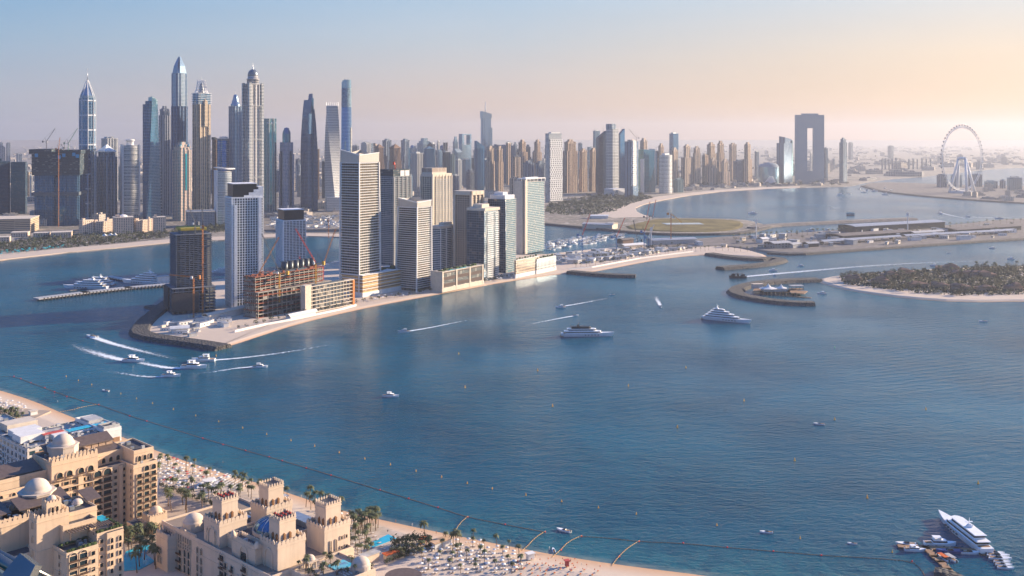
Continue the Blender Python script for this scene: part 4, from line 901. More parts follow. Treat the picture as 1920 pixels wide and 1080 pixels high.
# unfinished dark residential tower
t, w, d, Y, zt = balc('dark unfinished residential tower with scaffolded top between the two balcony towers', 709, 737, 772, 500, 332, 55, 46, BG2, mat('grey_slab', (.34, .36, .38), .7), 'unfinished_tower', piers=False, th=.9)
G().prism(rect(w * .9, d * .9), zt, zt + 12).build('scaffold_screen', MATS["scaffold_dark"], t)
for i in range(2): G().box(-4 + i * 12, 6 + i * 12, -d * .47, -d * .45, zt + 1, zt + 10, bot=True).build('white_sheet', WHITE, t)
for i in range(5): G().box((i - 2) * w * .22 - .6, (i - 2) * w * .22 + .6, -d * .52, -d * .48, 0, zt).build('pier', GREYC, t)
x0, y0 = t.location.x, t.location.y
crane('crane with raised jib over the dark unfinished residential tower', 741, 332, Y + 15, zt, 22, 28, 62, 75, 'red', 'dark')
# beige tower with brown louvred top
t, w, d, Y, zt = balc('beige tower with brown louvred box on its roof', 789, 811, 847, 506, 331, 55, 46, facade('beige_windows', (.50, .43, .35), (.02, .05, .07), 3.5, 4.6, .8, .62, .4, .15, pv=.7), BEI, 'apartment_tower', piers=True, shrink=.97, th=.5)
for i in range(6): G().box(-w * .5 + w * (i + .1) / 6, -w * .5 + w * (i + .35) / 6, -d * .52, -d * .48, 0, zt + 2).build('pier', BEI, t)
for q in (-.28, .02, .32):
    for k_ in range(0, 40): 
        if q == -.28: break
slabs(t, [(-w * .36, -d * .54), (w * .5, -d * .54), (w * .5, -d * .48), (-w * .36, -d * .48)], 6, zt - 6, 44, MATS['grey_slab'], 1.0, 'balcony_rail')
G().box(-w * .5, w * .5, -d * .5, d * .5, zt, zt + 4).build('parapet', BEI, t)
G().box(-w * .45, w * .30, -d * .38, d * .5, zt + 4, zt + 13).build('louvred_box', facade('louvre_box', (.56, .50, .42), (.16, .10, .08), 30, 2.4, .9, .62, 0, .8), t)
# beige-dark block with framed front
t, w, d, Y, zt = balc('beige tower with brown punched windows and tall framing walls', 851, 884, 905, 516, 366, 57, 36, facade('framed_windows', (.36, .27, .21), (.03, .06, .08), 3.5, 4.4, .64, .5, .4, .15, pv=.7), BEI, 'apartment_tower', piers=False, shrink=.98, th=.4)
for i in (0, 1, 2, 3): G().box(-w * .53 + w * .34 * i, -w * .46 + w * .34 * i, -d * .55, -d * .48, 0, zt + 6).build('framing_wall', BEI, t)
for i in (0, 1): G().box(-w * .56, -w * .49, -d * .55 + i * d * .95, -d * .45 + i * d * .95, 0, zt + 6).build('framing_wall', BEI, t)
G().box(-w * .56, w * .53, -d * .55, d * .52, zt, zt + 6, bot=True).build('parapet', BEI, t)
# short white-grey tower over podium
t, w, d, Y, zt = balc('short grey glass tower with white flat roof slab beside the five-sided tower', 809, 826, 861, 516, 429, 57, 24, BG2, WHITE, 'apartment_tower', piers=False, th=.7)
for i in range(4): G().box(-w * .5 + w * .3 * i, -w * .47 + w * .3 * i, -d * .52, -d * .46, 0, zt).build('pier', WHITE, t)
G().box(-w * .52, w * .52, -d * .53, d * .52, zt, zt + 4, bot=True).box(-w * .2, w * .3, -d * .2, d * .3, zt + 4, zt + 8).build('roof_slab', BEI, t)
# dark blue tower
t, w, d, Y, zt = balc('dark blue glass tower with one plain face and one balconied face', 875, 908, 935, 530, 396, 57, 33, BG2, mat('grey_slab', (.34, .36, .38), .7), 'apartment_tower', piers=False, shrink=.95, th=.5)
G().box(-w * .51, -w * .46, -d * .5, d * .5, 0, zt).build('curtain_wall', facade('night_glass', (.10, .13, .18), (.015, .05, .10), 3.5, 4, .8, .85, .6, .1, pv=.8), t)
slabs(t, [(-w * .3, -d * .53), (w * .1, -d * .53), (w * .1, -d * .48), (-w * .3, -d * .48)], 5, zt - 4, 32, WHITE, 1.1, 'balcony_rail')
slabs(t, [(w * .25, -d * .53), (w * .5, -d * .53), (w * .5, -d * .48), (w * .25, -d * .48)], 5, zt - 4, 32, WHITE, 1.1, 'balcony_rail')
G().box(-w * .5, w * .54, -d * .54, d * .5, zt, zt + 4, bot=True).box(-w * .3, w * .2, -d * .2, d * .3, zt + 4, zt + 9).build('roof_slab', BEI, t)
# teal towers
t, w, d, Y, zt = balc('teal glass tower with white roof box behind the dark blue one', 915, 948, 969, 514, 374, 57, 38, BG3, WHITE, 'apartment_tower', piers=False, th=.35)
G().box(-w * .51, -w * .46, -d * .5, d * .5, 0, zt).build('curtain_wall', MATS['night_glass'], t)
G().box(-w * .4, w * .45, -d * .4, d * .45, zt, zt + 6).box(-w * .1, w * .3, -d * .1, d * .4, zt + 6, zt + 10).build('roof_box', WHITE, t)
t, w, d, Y, zt = balc('tall turquoise balconied tower with framed white roof pergola', 968, 984, 1022, 478, 342, 57, 40, BG3, WHITE, 'balcony_tower', piers=False, th=.45)
G().box(-w * .56, -w * .46, -d * .3, d * .55, 0, zt + 2).box(-w * .5, -w * .40, -d * .56, -d * .4, 0, zt + 4).build('side_wall', BEI, t)
g = G(); g.box(-w * .45, w * .52, -d * .52, d * .5, zt + 5, zt + 6.5, bot=True)
for i in range(6): g.box(-w * .45 + w * .19 * i, -w * .43 + w * .19 * i, -d * .52, -d * .46, zt, zt + 5)
g.box(-w * .3, w * .3, -d * .1, d * .3, zt, zt + 8); g.build('roof_pergola', WHITE, t)

# podiums
def podium(label, xl, xc, xr, yb, yt, a, face, trim, n=5, name='podium_building', cap=True):
    t, w, d, Y = base_t(name, label, xl, xc, xr, yb, a); zt = ht(yt, Y) - 1.5
    G().prism(rect(w * .985, d * .97), 0, zt).build('wall', face, t)
    slabs(t, rect(w, d), 5, zt - .5, n, trim, .8, 'floor_band')
    G().box(-w * .505, w * .505, -d * .51, d * .51, 0, 5).build('base', trim, t)
    g = G()
    for i in range(8): x = -w * .45 + w * .9 * i / 8; g.box(x, x + w * .06, -d * .3 + d * .1 * (i % 3), d * .1, zt + .4, zt + 2 + (i % 2))
    g.build('roof_garden', mat('planting', (.05, .075, .03), .9, var=.5, scale=.6), t)
    return t, w, d, zt
podium('golden-louvred podium joining the two white balcony towers', 640, 680, 768, 560, 517, 57, GOLD, WHITE, 6)
t, w, d, zt = podium('long cream podium with dark panels and rooftop pool', 809, 829, 907, 551, 511, 57, facade('dark_panels', (.12, .09, .08), (.03, .05, .06), 9, 5, .5, .85, .2, .4), BEI, 2)
for i in range(4): G().box(-w * .5 + w * .32 * i, -w * .47 + w * .32 * i, -d * .52, d * .51, 0, zt + 1).build('frame', BEI, t)
G().box(-w * .3, w * .2, -d * .35, -d * .15, zt + .5, zt + .9).build('rooftop_pool', mat('pool_water', (.02, .34, .46), .08, var=.1), t)
podium('white podium with punched windows under the turquoise tower', 964, 967, 1012, 524, 488, 57, facade('white_punched', (.56, .42, .30), (.05, .08, .10), 4, 3, .6, .6, .4, .2, jig=True), WHITE, 2)
podium('white hotel-like block with tall windows at the end of the podium row', 1000, 1006, 1043, 516, 486, 57, facade('white_tall_windows', (.70, .68, .64), (.04, .10, .14), 9, 4, .85, .5, .4, .2), WHITE, 1)

# white grid towers
def gridt(label, xl, xc, xr, yb, yt, a, nf, npx, npy, box):
    t, w, d, Y = base_t('grid_tower', label, xl, xc, xr, yb, a); zt = ht(yt, Y) - 1.5
    G().prism(rect(w * .95, d * .95), 0, zt).build('shaft', facade('grid_glass', (.05, .07, .09), (.015, .035, .05), 3.4, 1.7, .9, .92, .1, .15, pv=.8), t)
    slabs(t, rect(w * .995, d * .995), 6, zt - .6, nf, WH2, .85, 'floor_band')
    for i in range(npx + 1): x = -w / 2 + (w - .9) * i / npx; G().box(x, x + (.9 if 0 < i < npx else 2.4) - (1.5 if i == npx else 0), -d / 2 - .12, -d / 2 + 1.2, 0, zt).build('pier', WH2, t)
    for i in range(npy + 1): y = -d / 2 + (d - .9) * i / npy; G().box(-w / 2 - .12, -w / 2 + 1.2, y, y + .9, 0, zt).build('pier', WH2, t)
    x0, x1 = box
    G().box(w * x0, w * x1, -d * .44, d * .44, zt, zt + 17).build('roof_box', mat('black_panel', (.012, .016, .022), .3), t)
    G().box(w * (x0 - .01), w * (x1 + .01), -d * .45, d * .45, zt + 17, zt + 17.8, bot=True).build('roof_lid', WH2, t)
    G().box(-w * .5, w * .5, -d * .5, d * .5, zt - .2, zt + 1.2).build('parapet', WH2, t)
    return t, w, d, Y, zt
t, w, d, Y, zt = gridt('tall white tower with a grid of square windows and black roof box', 422, 434, 494, 580, 372, 29, 42, 12, 5, (-.44, .30))
for i in range(4): G().box(w * (-.1 + .15 * i), w * .5, -d * .46, d * .46, zt + i * 3.4, zt + 3.4 + i * 3.4 - .1).build('roof_step', WH2, t)
for s_, x in ((0, -w * .42), (1, w * .34)): G().box(x, x + w * .1, -d / 2 - 1.2, -d / 2 + .5, 0, zt - 8 * (1 - s_)).build('blank_strip', WH2, t)
t, w, d, Y, zt = gridt('shorter white grid tower with black roof box near the inner harbour', 517, 530, 574, 506, 415, 29, 28, 7, 7, (-.42, .42))

# concrete frames
RUST = mat('rusty_formwork', (.27, .10, .065), .9, var=.45)
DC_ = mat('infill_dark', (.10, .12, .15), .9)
def frame(t, x0, x1, y0, y1, z0, z1, n, nx, ny, slabm, colm, band=None):
    me = None
    for i in range(n + 1):
        z = z0 + (z1 - z0) * i / n
        o = G().box(x0, x1, y0, y1, 0, .8, bot=True).build('floor_slab', slabm if not band or i % 2 else band, t, (0, 0, z))
    g = G()
    for i in range(nx + 1):
        for j in range(ny + 1):
            if 0 < i < nx and 0 < j < ny: continue
            x = x0 + 1.2 + (x1 - x0 - 2.4) * i / nx; y = y0 + 1.2 + (y1 - y0 - 2.4) * j / ny; g.box(x - .45, x + .45, y - .45, y + .45, z0, z1)
    g.build('columns', colm, t)
    g = G(); r = random.Random(int(x0 * 7 + z1))
    for k_ in range(int(n * 2.2)):
        z = z0 + (z1 - z0) * r.randrange(n) / n + .8; x = r.uniform(x0 + 2, x1 - 6); h = (z1 - z0) / n - 1
        if r.random() < .6: g.box(x, x + r.uniform(2, 8), y0 + .8, y0 + 1.2, z, z + h)
        else: y = r.uniform(y0 + 2, y1 - 6); g.box(x0 + .8, x0 + 1.2, y, y + r.uniform(2, 8), z, z + h)
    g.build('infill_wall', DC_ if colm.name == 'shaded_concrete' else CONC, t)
    G().box((x0 + x1) / 2 - (x1 - x0) * .3, (x0 + x1) / 2 + (x1 - x0) * .3, (y0 + y1) / 2 - (y1 - y0) * .3, (y0 + y1) / 2 + (y1 - y0) * .3, z0, z1 + 2).build('core', mat('dark_concrete', (.10, .12, .14), .8), t)
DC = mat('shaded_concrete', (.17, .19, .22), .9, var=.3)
t, w, d, Y = base_t('unfinished_tower', 'bare concrete tower frame with yellow formwork at its top, on the rocky tip', 309, 323, 405, 594, 28)
z1, zt = ht(546, Y), ht(446, Y)
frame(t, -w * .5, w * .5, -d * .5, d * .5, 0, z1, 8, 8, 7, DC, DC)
G().box(-w * .52, w * .1, -d * .53, -d * .5, 4, z1 - 5).build('mesh_screen', mat('brown_netting', (.09, .08, .08), .95), t)
G().box(-w * .53, -w * .5, -d * .1, d * .5, 4, z1).build('mesh_screen', MATS['brown_netting'], t)
k1 = .88
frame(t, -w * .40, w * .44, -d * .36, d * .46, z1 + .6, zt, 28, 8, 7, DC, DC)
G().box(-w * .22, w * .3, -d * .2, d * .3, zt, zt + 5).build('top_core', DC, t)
G().box(-w * .26, w * .34, -d * .24, d * .34, zt + 5, zt + 8, bot=True).build('yellow_formwork', mat('yellow_ply', (.52, .38, .06), .7), t)
cY = Y + 10
crane('orange-brown crane mast running up the face of the concrete tower frame', 380, 545, Y - 16, 1, zt + 12, 26, 66, 110, 'orange', 'dark')
crane('dark luffing crane on top of the concrete tower frame', 366, 440, Y + 22, zt, 14, 22, 60, 150, 'dark')
crane('short orange crane with flat jib at the foot of the concrete tower frame', 363, 590, Y - 30, 1, 48, 30, 3, 170, 'orange', 'orange')
t, w, d, Y = base_t('unfinished_building', 'wide bare concrete building with rusty red floor edges, being built behind the beach', 456, 484, 622, 600, 57)
zt = ht(524, Y)
frame(t, -w * .5, w * .5, -d * .5, d * .5, 0, zt * .62, 7, 16, 7, CONC, CONC, RUST)
frame(t, -w * .5, w * .42, -d * .3, d * .5, zt * .62 + .9, zt, 6, 14, 5, CONC, CONC, RUST)
for i in range(6): G().lathe([(4, 0), (4, 9), (0, 9)], 10).build('dark_silo', DARKM, t, (w * (-.02 + .075 * i), d * .2, zt + 3))
g = G(); r_ = random.Random(5)
for i in range(40): x, y = r_.uniform(-.45, .4) * w, r_.uniform(-.25, .45) * d; s_ = r_.uniform(.8, 2.6); g.box(x - s_, x + s_, y - s_ * .6, y + s_ * .6, zt, zt + r_.uniform(.8, 3))
g.build('roof_clutter', RUST, t)
t, w, d, Y = base_t('unfinished_building', 'long yellowish concrete frame with open bays beside the tallest balcony tower', 564, 572, 664, 592, 57)
zt = ht(543, Y); frame(t, -w * .5, w * .5, -d * .5, d * .5, 0, zt, 7, 14, 6, BEI, CONC)
G().box(-w * .5, -w * .38, -d * .54, d * .5, 0, zt + 3).build('stair_core', BEI, t)
G().box(w * .47, w * .51, -d * .54, -d * .1, 0, zt).build('orange_netting', mat('orange_netting', (.55, .22, .08), .9), t)
def cr2(label, px, py, tip, Y, zb, mast, col, jc, th=1.25):
    "crane whose jib tip is seen at pixel tip; mast foot at (px) height zb"
    x, y = XY(px, Y); zh = zb + mast + 1.5
    dz = (YH - tip[1]) * Y / FOC + CAM_H - zh; dx = (tip[0] - px) * Y / FOC
    dy = .35 * abs(dx); L = math.sqrt(dx * dx + dy * dy + dz * dz)
    return crane(label, px, py, Y, zb, mast, L, math.degrees(math.atan2(dz, math.hypot(dx, dy))), math.degrees(math.atan2(dy, dx)), col, jc, thick=th)
cr2('orange crane with jib raised to the right at the near end of the rusty building', 482, 510, (520, 446), 1190, 36, 10, 'orange', 'orange')
cr2('yellow crane with jib leaning back to the left over the rusty building', 524, 545, (488, 440), 1205, 15, 34, 'yellow', 'dark')
cr2('tall yellow crane with red heel and long jib over the silos', 592, 534, (551, 430), 1240, 16, 40, 'yellow', 'red')
cr2('crane with red jib rising beside the tallest balcony tower', 606, 500, (628, 430), 1280, 30, 18, 'red', 'orange')
cr2('short red crane between the white grid towers', 575, 500, (560, 482), 1290, 32, 8, 'red', 'red')
cr2('thin brown crane behind the shorter white grid tower', 616, 443, (617, 408), 2100, 1, 34, 'orange', 'orange')
for a in (('blue-masted crane with red raised jib on the harbour building site', 1092, (1107, 401), 'blue', 'red', 485, 38), ('blue-masted crane with thin orange jib near the harbour wharf', 1156, (1172, 409), 'blue', 'red', 475, 26), ('dark mobile crane leaning left by the harbour sheds', 1195, (1188, 413), 'dark', 'dark', 458, 5),
          ('blue and red crane in the middle of the harbour building site', 1208, (1219, 409), 'blue', 'red', 470, 32), ('pale thin crane just right of the middle harbour crane', 1216, (1227, 421), 'blue', 'white', 468, 20), ('brown tower crane with nearly level jib above the curved wharf', 1258, (1280, 418), 'orange', 'yellow', 460, 58),
          ('tall thin lattice crane on the bay beach, first of two', 1213, (1219, 378), 'dark', 'red', 413, 6), ('tall thin lattice crane on the bay beach, second of two', 1224, (1230, 374), 'dark', 'red', 412, 6)):
    Yc = CAM_H * FOC / (a[5] - YH); cr2(a[0], a[1], a[5], a[2], Yc, 1.5, a[6], a[3], a[4], 1.5)

# ------------------------------------------------------------------ stone hotels on the near shore (axes turned 47 degrees)
HA = R(47)
def HW(s, t): return (s * math.cos(HA) - t * math.sin(HA), s * math.sin(HA) + t * math.cos(HA))
def stone(name, c):
    t = NT(name); g = t.coord(); n1 = t.noise(g, .12, 5, .65); n2 = t.noise(g, 1.2, 3)
    streak = t.noise(g, 1.0, 3, .6, (.6, .6, .06))
    k = t.mix(n1, tuple(min(1, x * 1.1) for x in c), tuple(x * .82 for x in c)); k = t.mix(t.math('MULTIPLY', n2, .2), k, tuple(x * .6 for x in c))
    k = t.mix(t.math('MULTIPLY', t.math('SUBTRACT', streak, .5, clamp=True), 1.2, clamp=True), k, tuple(x * .55 for x in c))
    t.set(color=k, rough=.9, spec=.1); MATS[name] = t.m; return t.m
SA, SB = stone('warm_stone', (.70, .53, .37)), stone('pale_stone', (.70, .56, .43))
WIN = mat('window_glass', (.025, .045, .055), .12, .2, var=.6, scale=.9)
ROOFB = mat('brown_metal_roof', (.13, .095, .08), .6, .2, var=.2, scale=.6); ROOFD = mat('roof_felt', (.09, .09, .095), .9, var=.3)
class HG:
    "a building in hotel axes (s, t) with its base point at s0, t0"
    def __init__(s, name, label, s0, t0, cat='hotel', a=None):
        s.s0, s.t0 = s0, t0; x, y = HW(s0, t0); s.t = thing(name, label, cat, (x, y, 1.5), HA); s.win = []
    def blk(s, s0, s1, t0, t1, z0, z1, m, name='wing', roof=None, par=1.0, parent=None):
        g = G(); a, b, c, d = s0 - s.s0, s1 - s.s0, t0 - s.t0, t1 - s.t0
        g.box(a, b, c, d, z0, z1, 0, 1)
        if par:
            for q in ((a, b, c, c + .4), (a, b, d - .4, d), (a, a + .4, c + .4, d - .4), (b - .4, b, c + .4, d - .4)): g.box(*q, z1, z1 + par, 0)
            if z1 > 12: 
                for zc in (z1 - .9, z1 * .68): g.box(a - .22, b + .22, c - .22, d + .22, zc, zc + .35, 0, 0, bot=True)
        o = g.build(name, [m, roof or ROOFD], parent or s.t)
        if par and z1 > 12 and (b - a) * (d - c) > 70:
            q = random.Random(int(a * 31 + d * 7 + z1)); n = int((b - a) * (d - c) / 55)
            for k in range(min(9, n)):
                e = q.uniform(.5, 1.4); G().box(-e, e, -e * .7, e * .7, 0, q.uniform(.7, 1.9)).build('air_conditioner', METAL if k % 3 else GREYC, s.t, (q.uniform(a + 2, b - 2), q.uniform(c + 2, d - 2), z1))
        return o
    def w(s, face, pos, fixed, z, w=1.8, h=2.0, arch=False, rail=False):
        "window on the face -t ('r') or -s ('l')"
        w *= 1.15; h *= 1.12
        if face == 'r': s.win.append((pos - s.s0, fixed - s.t0, z, 0.0, w, h, arch, rail))
        else: s.win.append((fixed - s.s0, pos - s.t0, z, R(-90), w, h, arch, rail))
    def cols(s, face, poss, fixed, zs, **k):
        for p in poss:
            for z in zs: s.w(face, p, fixed, z, **k)
    def finish(s, m):
        cache = {}
        x0, y0 = HW(s.s0, s.t0)
        s.win.sort(key=lambda q: -q[2])
        for i, (x, y, z, rz, w, h, arch, rail) in enumerate(s.win):
            key = (w, h, arch, rail)
            def mk(g, ox=0, oy=0, oz=0, r=0):
                n = 6 if arch else 1
                top = [(w / 2 * math.cos(math.pi * k / n), h + (w / 2 * math.sin(math.pi * k / n) if arch else 0)) for k in range(n + 1)] if arch else [(w / 2, h), (-w / 2, h)]
                out = [(-w / 2, 0), (w / 2, 0)] + top
                o2 = [(px * (1 + .5 / w), pz if pz == 0 else pz + .22) for px, pz in out]
                c, s_ = math.cos(r), math.sin(r)
                T = lambda px, py, pz: (ox + px * c - py * s_, oy + px * s_ + py * c, oz + pz)
                g.face([T(px, -.06, pz) for px, pz in out], 1)
                for k in range(len(out)):
                    a, b, a2, b2 = out[k], out[(k + 1) % len(out)], o2[k], o2[(k + 1) % len(out)]
                    g.face([T(a2[0], -.45, a2[1]), T(b2[0], -.45, b2[1]), T(b[0], -.45, b[1]), T(a[0], -.45, a[1])], 0)
                    g.face([T(a[0], -.45, a[1]), T(b[0], -.45, b[1]), T(b[0], -.06, b[1]), T(a[0], -.06, a[1])], 0)
                    g.face([T(b2[0], -.45, b2[1]), T(a2[0], -.45, a2[1]), T(a2[0], .0, a2[1]), T(b2[0], .0, b2[1])], 0)
                if rail:
                    for q in (T(-w / 2 - .2, -.9, 0), ): pass
                    p = [T(-w / 2 - .2, -1.0, 0)[:2], T(w / 2 + .2, -1.0, 0)[:2], T(w / 2 + .2, -.1, 0)[:2], T(-w / 2 - .2, -.1, 0)[:2]]
                    g.prism(p, oz - .25, oz - .02, 0, bot=True)
                    p = [T(-w / 2 - .2, -1.0, 0)[:2], T(w / 2 + .2, -1.0, 0)[:2], T(w / 2 + .2, -.9, 0)[:2], T(-w / 2 - .2, -.9, 0)[:2]]
                    g.prism(p, oz - .02, oz + .85, 2, bot=True)
            MM = [m, WIN, mat('bronze_rail', (.10, .06, .04), .6)]
            if i < 96:
                if key not in cache: g = G(); mk(g); o = g.build('window', MM, s.t); cache[key] = o.data
                else: o = bpy.data.objects.new('window', cache[key]); COL.objects.link(o); o.parent = s.t
                o.location = (x, y, z); o.rotation_euler.z = rz
            else:
                if 'rest' not in cache: cache['rest'] = G()
                mk(cache['rest'], x, y, z, rz)
        if 'rest' in cache:
            o = cache['rest'].build('window', MM, s.t); o['kind'] = 'stuff'
def merlons(g, pts, z, w=.9, gap=.5, h=1.3, th=.4, m=0):
    "rounded battlement teeth along a closed outline"
    n = len(pts)
    for i in range(n):
        a, b = Vector((*pts[i], z)), Vector((*pts[(i + 1) % n], z)); L = (b - a).length; d = (b - a) / L; q = Vector((-d.y, d.x, 0)) * th
        k = max(1, int(L / (w + gap))); st = L / k
        for j in range(k):
            c = a + d * (st * (j + .5)); o = []
            for fx, fz in ((-.5, 0), (.5, 0), (.5, .55), (.28, .8), (0, 1.05), (-.28, .8), (-.5, .55)): o.append(c + d * fx * w + Vector((0, 0, fz * h)))
            g.face(o, m); g.face([p + q for p in reversed(o)], m)
            for t_ in range(len(o)): g.face([o[(t_ + 1) % 7], o[t_], o[t_] + q, o[(t_ + 1) % 7] + q], m)
def dome(g, x, y, z, r, h=None, n=20, m=0, lip=True):
    h = h or r * .8
    if lip: g.lathe([(r * 1.12, z), (r * 1.12, z + .5), (r, z + .6)], n, x, y, m)
    g.lathe([(r * math.cos(q), z + .6 + h * math.sin(q)) for q in [i * math.pi / 16 for i in range(8)]] + [(0, z + .6 + h)], n, x, y, m)

# ---- hotel A: long wing with end block, domed pavilion, arched loggias
h = HG('stone_hotel', 'long warm stone hotel wing with brown roofs, domed block and tall end block', 262, 527)
fl = [2.5 + 3.4 * i for i in range(9)]
h.blk(150, 262, 527, 548, 0, 33, SA)
h.blk(262, 275.5, 518.5, 546, 0, 33, SA, 'end_block')
h.blk(264, 276 - .8, 522, 545, 33, 39.5, SA, 'upper_block')
h.blk(246, 264, 534, 548, 33, 38.5, SA, 'upper_block')
h.blk(222, 246, 525.5, 548, 33, 42, SA, 'dome_block')
h.blk(150, 222, 531, 548, 33, 37.5, SA, 'upper_block')
h.blk(236, 238.5, 526, 528, 0, 33.6, SA, 'buttress', par=0); h.blk(258, 260, 526.2, 528, 0, 33.2, SA, 'buttress', par=0)
h.blk(243, 254, 525.8, 528, 0, 33.4, SA, 'loggia_bay', par=0)
g = G(); x, y = 234 - h.s0, 540 - h.t0; g.prism(ngon(7.6, 8, x, y, R(22)), 42, 46.5); g.prism(ngon(8.0, 8, x, y, R(22)), 46.5, 47.2, bot=True); dome(g, x, y, 47.2, 5.3, 4.6); g.build('dome', stone('dome_plaster', (.62, .52, .43)), h.t)
g = G(); merlons(g, [(p[0], p[1]) for p in ((222 - h.s0, 525.5 - h.t0), (246 - h.s0, 525.5 - h.t0), (246 - h.s0, 530 - h.t0), (222 - h.s0, 530 - h.t0))], 43, 1.5, .5, 1.9); g.build('battlement', SA, h.t)
for a, b, c, d, z in ((160, 221, 534, 546, 38), (247, 263, 536, 547, 39), (226, 262, 541, 549, 43)):
    a, b, c, d = a - h.s0, b - h.s0, c - h.t0, d - h.t0
    G().prism([(a, c), (b, c), (b, d), (a, d)], [z, z, z + 3, z + 3], [z + .5, z + .5, z + 3.5, z + 3.5], bot=True).build('brown_roof', ROOFB, h.t)
    g = G(); k = int((b - a) / 4)
    for i in range(k): g.box(a + (b - a) * i / k + .3, a + (b - a) * (i + 1) / k - .2, c + .8, c + 1.2, z - 4, z + .4)
    g.build('panel_screen', mat('tan_panel', (.42, .30, .22), .8), h.t)
h.cols('r', [239.5, 241.3], 527, fl, w=1.0, h=1.5)
h.cols('r', [246, 251.2], 525.8, fl[:8], w=3.6, h=2.3, rail=True); h.cols('r', [246, 251.2], 525.8, [fl[8]], w=3.6, h=1.6, arch=True, rail=True)
h.cols('r', [256.2], 527, fl, w=1.5, h=1.5)
h.cols('r', [225, 230, 234], 527, fl[3:], w=2.2, h=1.5)
h.cols('r', [261], 527, fl, w=1.2, h=1.5)
h.cols('l', [520.8], 262, fl, w=1.1, h=1.5)
h.cols('r', [265.2, 269.3, 273.2], 518.5, fl[:8], w=2.4, h=2.2, rail=True); h.cols('r', [269.3, 273.2], 518.5, [fl[8]], w=2.4, h=1.2, arch=True)
h.cols('r', [210, 214, 218, 204, 198], 527, [26.5, 30], w=1.6, h=1.3, arch=True)
h.cols('r', [226, 231, 237, 242], 525.5, [34], w=2.6, h=1.6, arch=True, rail=True); h.cols('r', [267, 270, 273.5], 522, [34.5], w=1.6, h=1.6, arch=True)
h.cols('r', [249, 253, 257, 261], 534, [34], w=1.8, h=1.4, arch=True)
h.finish(SA)
# low domed kiosk at its foot
k = HG('domed_kiosk', 'small stone pavilion with round dome at the foot of the long hotel wing', 270, 508, 'pavilion')
k.blk(263, 273, 503, 511, 0, 9, SA, 'wall'); k.blk(256, 263, 506, 514, 0, 6, SA, 'wall')
g = G(); dome(g, -1.5, -1, 9.8, 3.4, 3.3); g.build('dome', SA, k.t); g = G(); merlons(g, [(-7, -5), (3, -5), (3, 3), (-7, 3)], 9.8, 1.0, .4, 1.2); g.build('battlement', SA, k.t)
k.cols('r', [266, 270], 503, [1], w=2.4, h=3, arch=True); k.finish(SA)

# ---- hotel B: nearest wing with square turret and roof terraces
h = HG('stone_hotel', 'nearest stone hotel wing with battlemented turret, planted roof terraces and arched windows', 200, 441)
fl = [1.5 + 3.5 * i for i in range(9)]
h.blk(206, 218, 441, 462, 0, 33, SA); h.blk(192, 206, 439.5, 462, 0, 29, SA)
h.blk(210, 217.5, 439.6, 443, 0, 33.5, SA, 'buttress', par=0)
h.blk(195, 210, 450, 472, 29, 37, SA, 'upper_block'); h.blk(198, 213, 456, 475, 33, 40, SA, 'upper_block')
h.blk(185, 199, 453, 461, 0, 42, SA, 'turret'); h.blk(190, 196.5, 455, 460, 42, 48, SA, 'turret', par=0)
g = G(); merlons(g, [(-15, 12), (-1, 12), (-1, 20), (-15, 20)], 43, 1.3, .35, 1.7); g.build('battlement', SA, h.t); g = G(); merlons(g, [(-10, 14), (-3.5, 14), (-3.5, 19), (-10, 19)], 48, .9, .3, 1.0); g.build('battlement', SA, h.t)
g = G(); dome(g, -6.7, 16.5, 48, 1.9, 1.8, 14); dome(g, 8, 24, 41, 2.2, 1.6, 14); g.build('dome', MATS['dome_plaster'], h.t)
h.blk(150, 201, 474, 502, 0, 38, SA, 'rear_wing'); h.blk(170, 188, 460, 540, 0, 26, SB, 'side_wing'); h.blk(173, 190, 470, 486, 26, 38, SA, 'upper_block')
g = G(); x, y = 199 - h.s0, 487 - h.t0; g.prism(ngon(8, 8, x, y, R(22)), 38, 43.5); g.prism(ngon(8.4, 8, x, y, R(22)), 43.5, 44.2, bot=True); dome(g, x, y, 44.2, 5.6, 4.8); g.build('dome', MATS['dome_plaster'], h.t)
g = G(); merlons(g, [(-27, 29), (-10, 29), (-10, 45), (-27, 45)], 39, 1.5, .4, 2); g.build('battlement', SA, h.t)
for a, b, c, d, z in ((-14, 9, 33, 44, 41), (12, 19, 23, 33, 41), (-46, -16, 36, 56, 40)):
    G().prism([(a, c), (b, c), (b, d), (a, d)], [z, z, z + 2.5, z + 2.5], [z + .4, z + .4, z + 2.9, z + 2.9], bot=True).build('brown_roof', ROOFB, h.t)
for a, b, c, d, z in ((-4, 8, 4, 10, 35.6), (5, 14, 1, 6, 36.5)):
    g = G()
    for i in range(9): g.box(a + (b - a) * i / 9, a + (b - a) * (i + .55) / 9, c, d, z, z + .25, bot=True)
    for px, py in ((a, c), (b - .4, c), (a, d - .3), (b - .4, d - .3)): g.box(px, px + .35, py, py + .35, z - 3, z)
    g.build('pergola', ROOFB, h.t)
pl = G(); r_ = random.Random(2)
for i in range(150):
    x, y, z = r_.choice([(r_.uniform(6.5, 17.5), .9, 34.0), (r_.uniform(-7.5, 5.5), -.6, 30.0), (17, r_.uniform(1, 14), 34.0), (r_.uniform(-7, 5), 8, 30)]); s_ = r_.uniform(.25, .6)
    pl.obox(x, y, s_ * 2, s_ * 2, r_.random() * 3, z, z + s_ * 1.8, bot=True)
pl.build('terrace_planting', mat('planting', (.05, .075, .03), .9, var=.5, scale=.6), h.t)
h.cols('r', [194.8, 199.2], 439.5, fl[:7], w=2.9, h=2.3, rail=True); h.cols('r', [194.8, 199.2], 439.5, [fl[7] - .6], w=2.9, h=2.1, arch=True, rail=True)
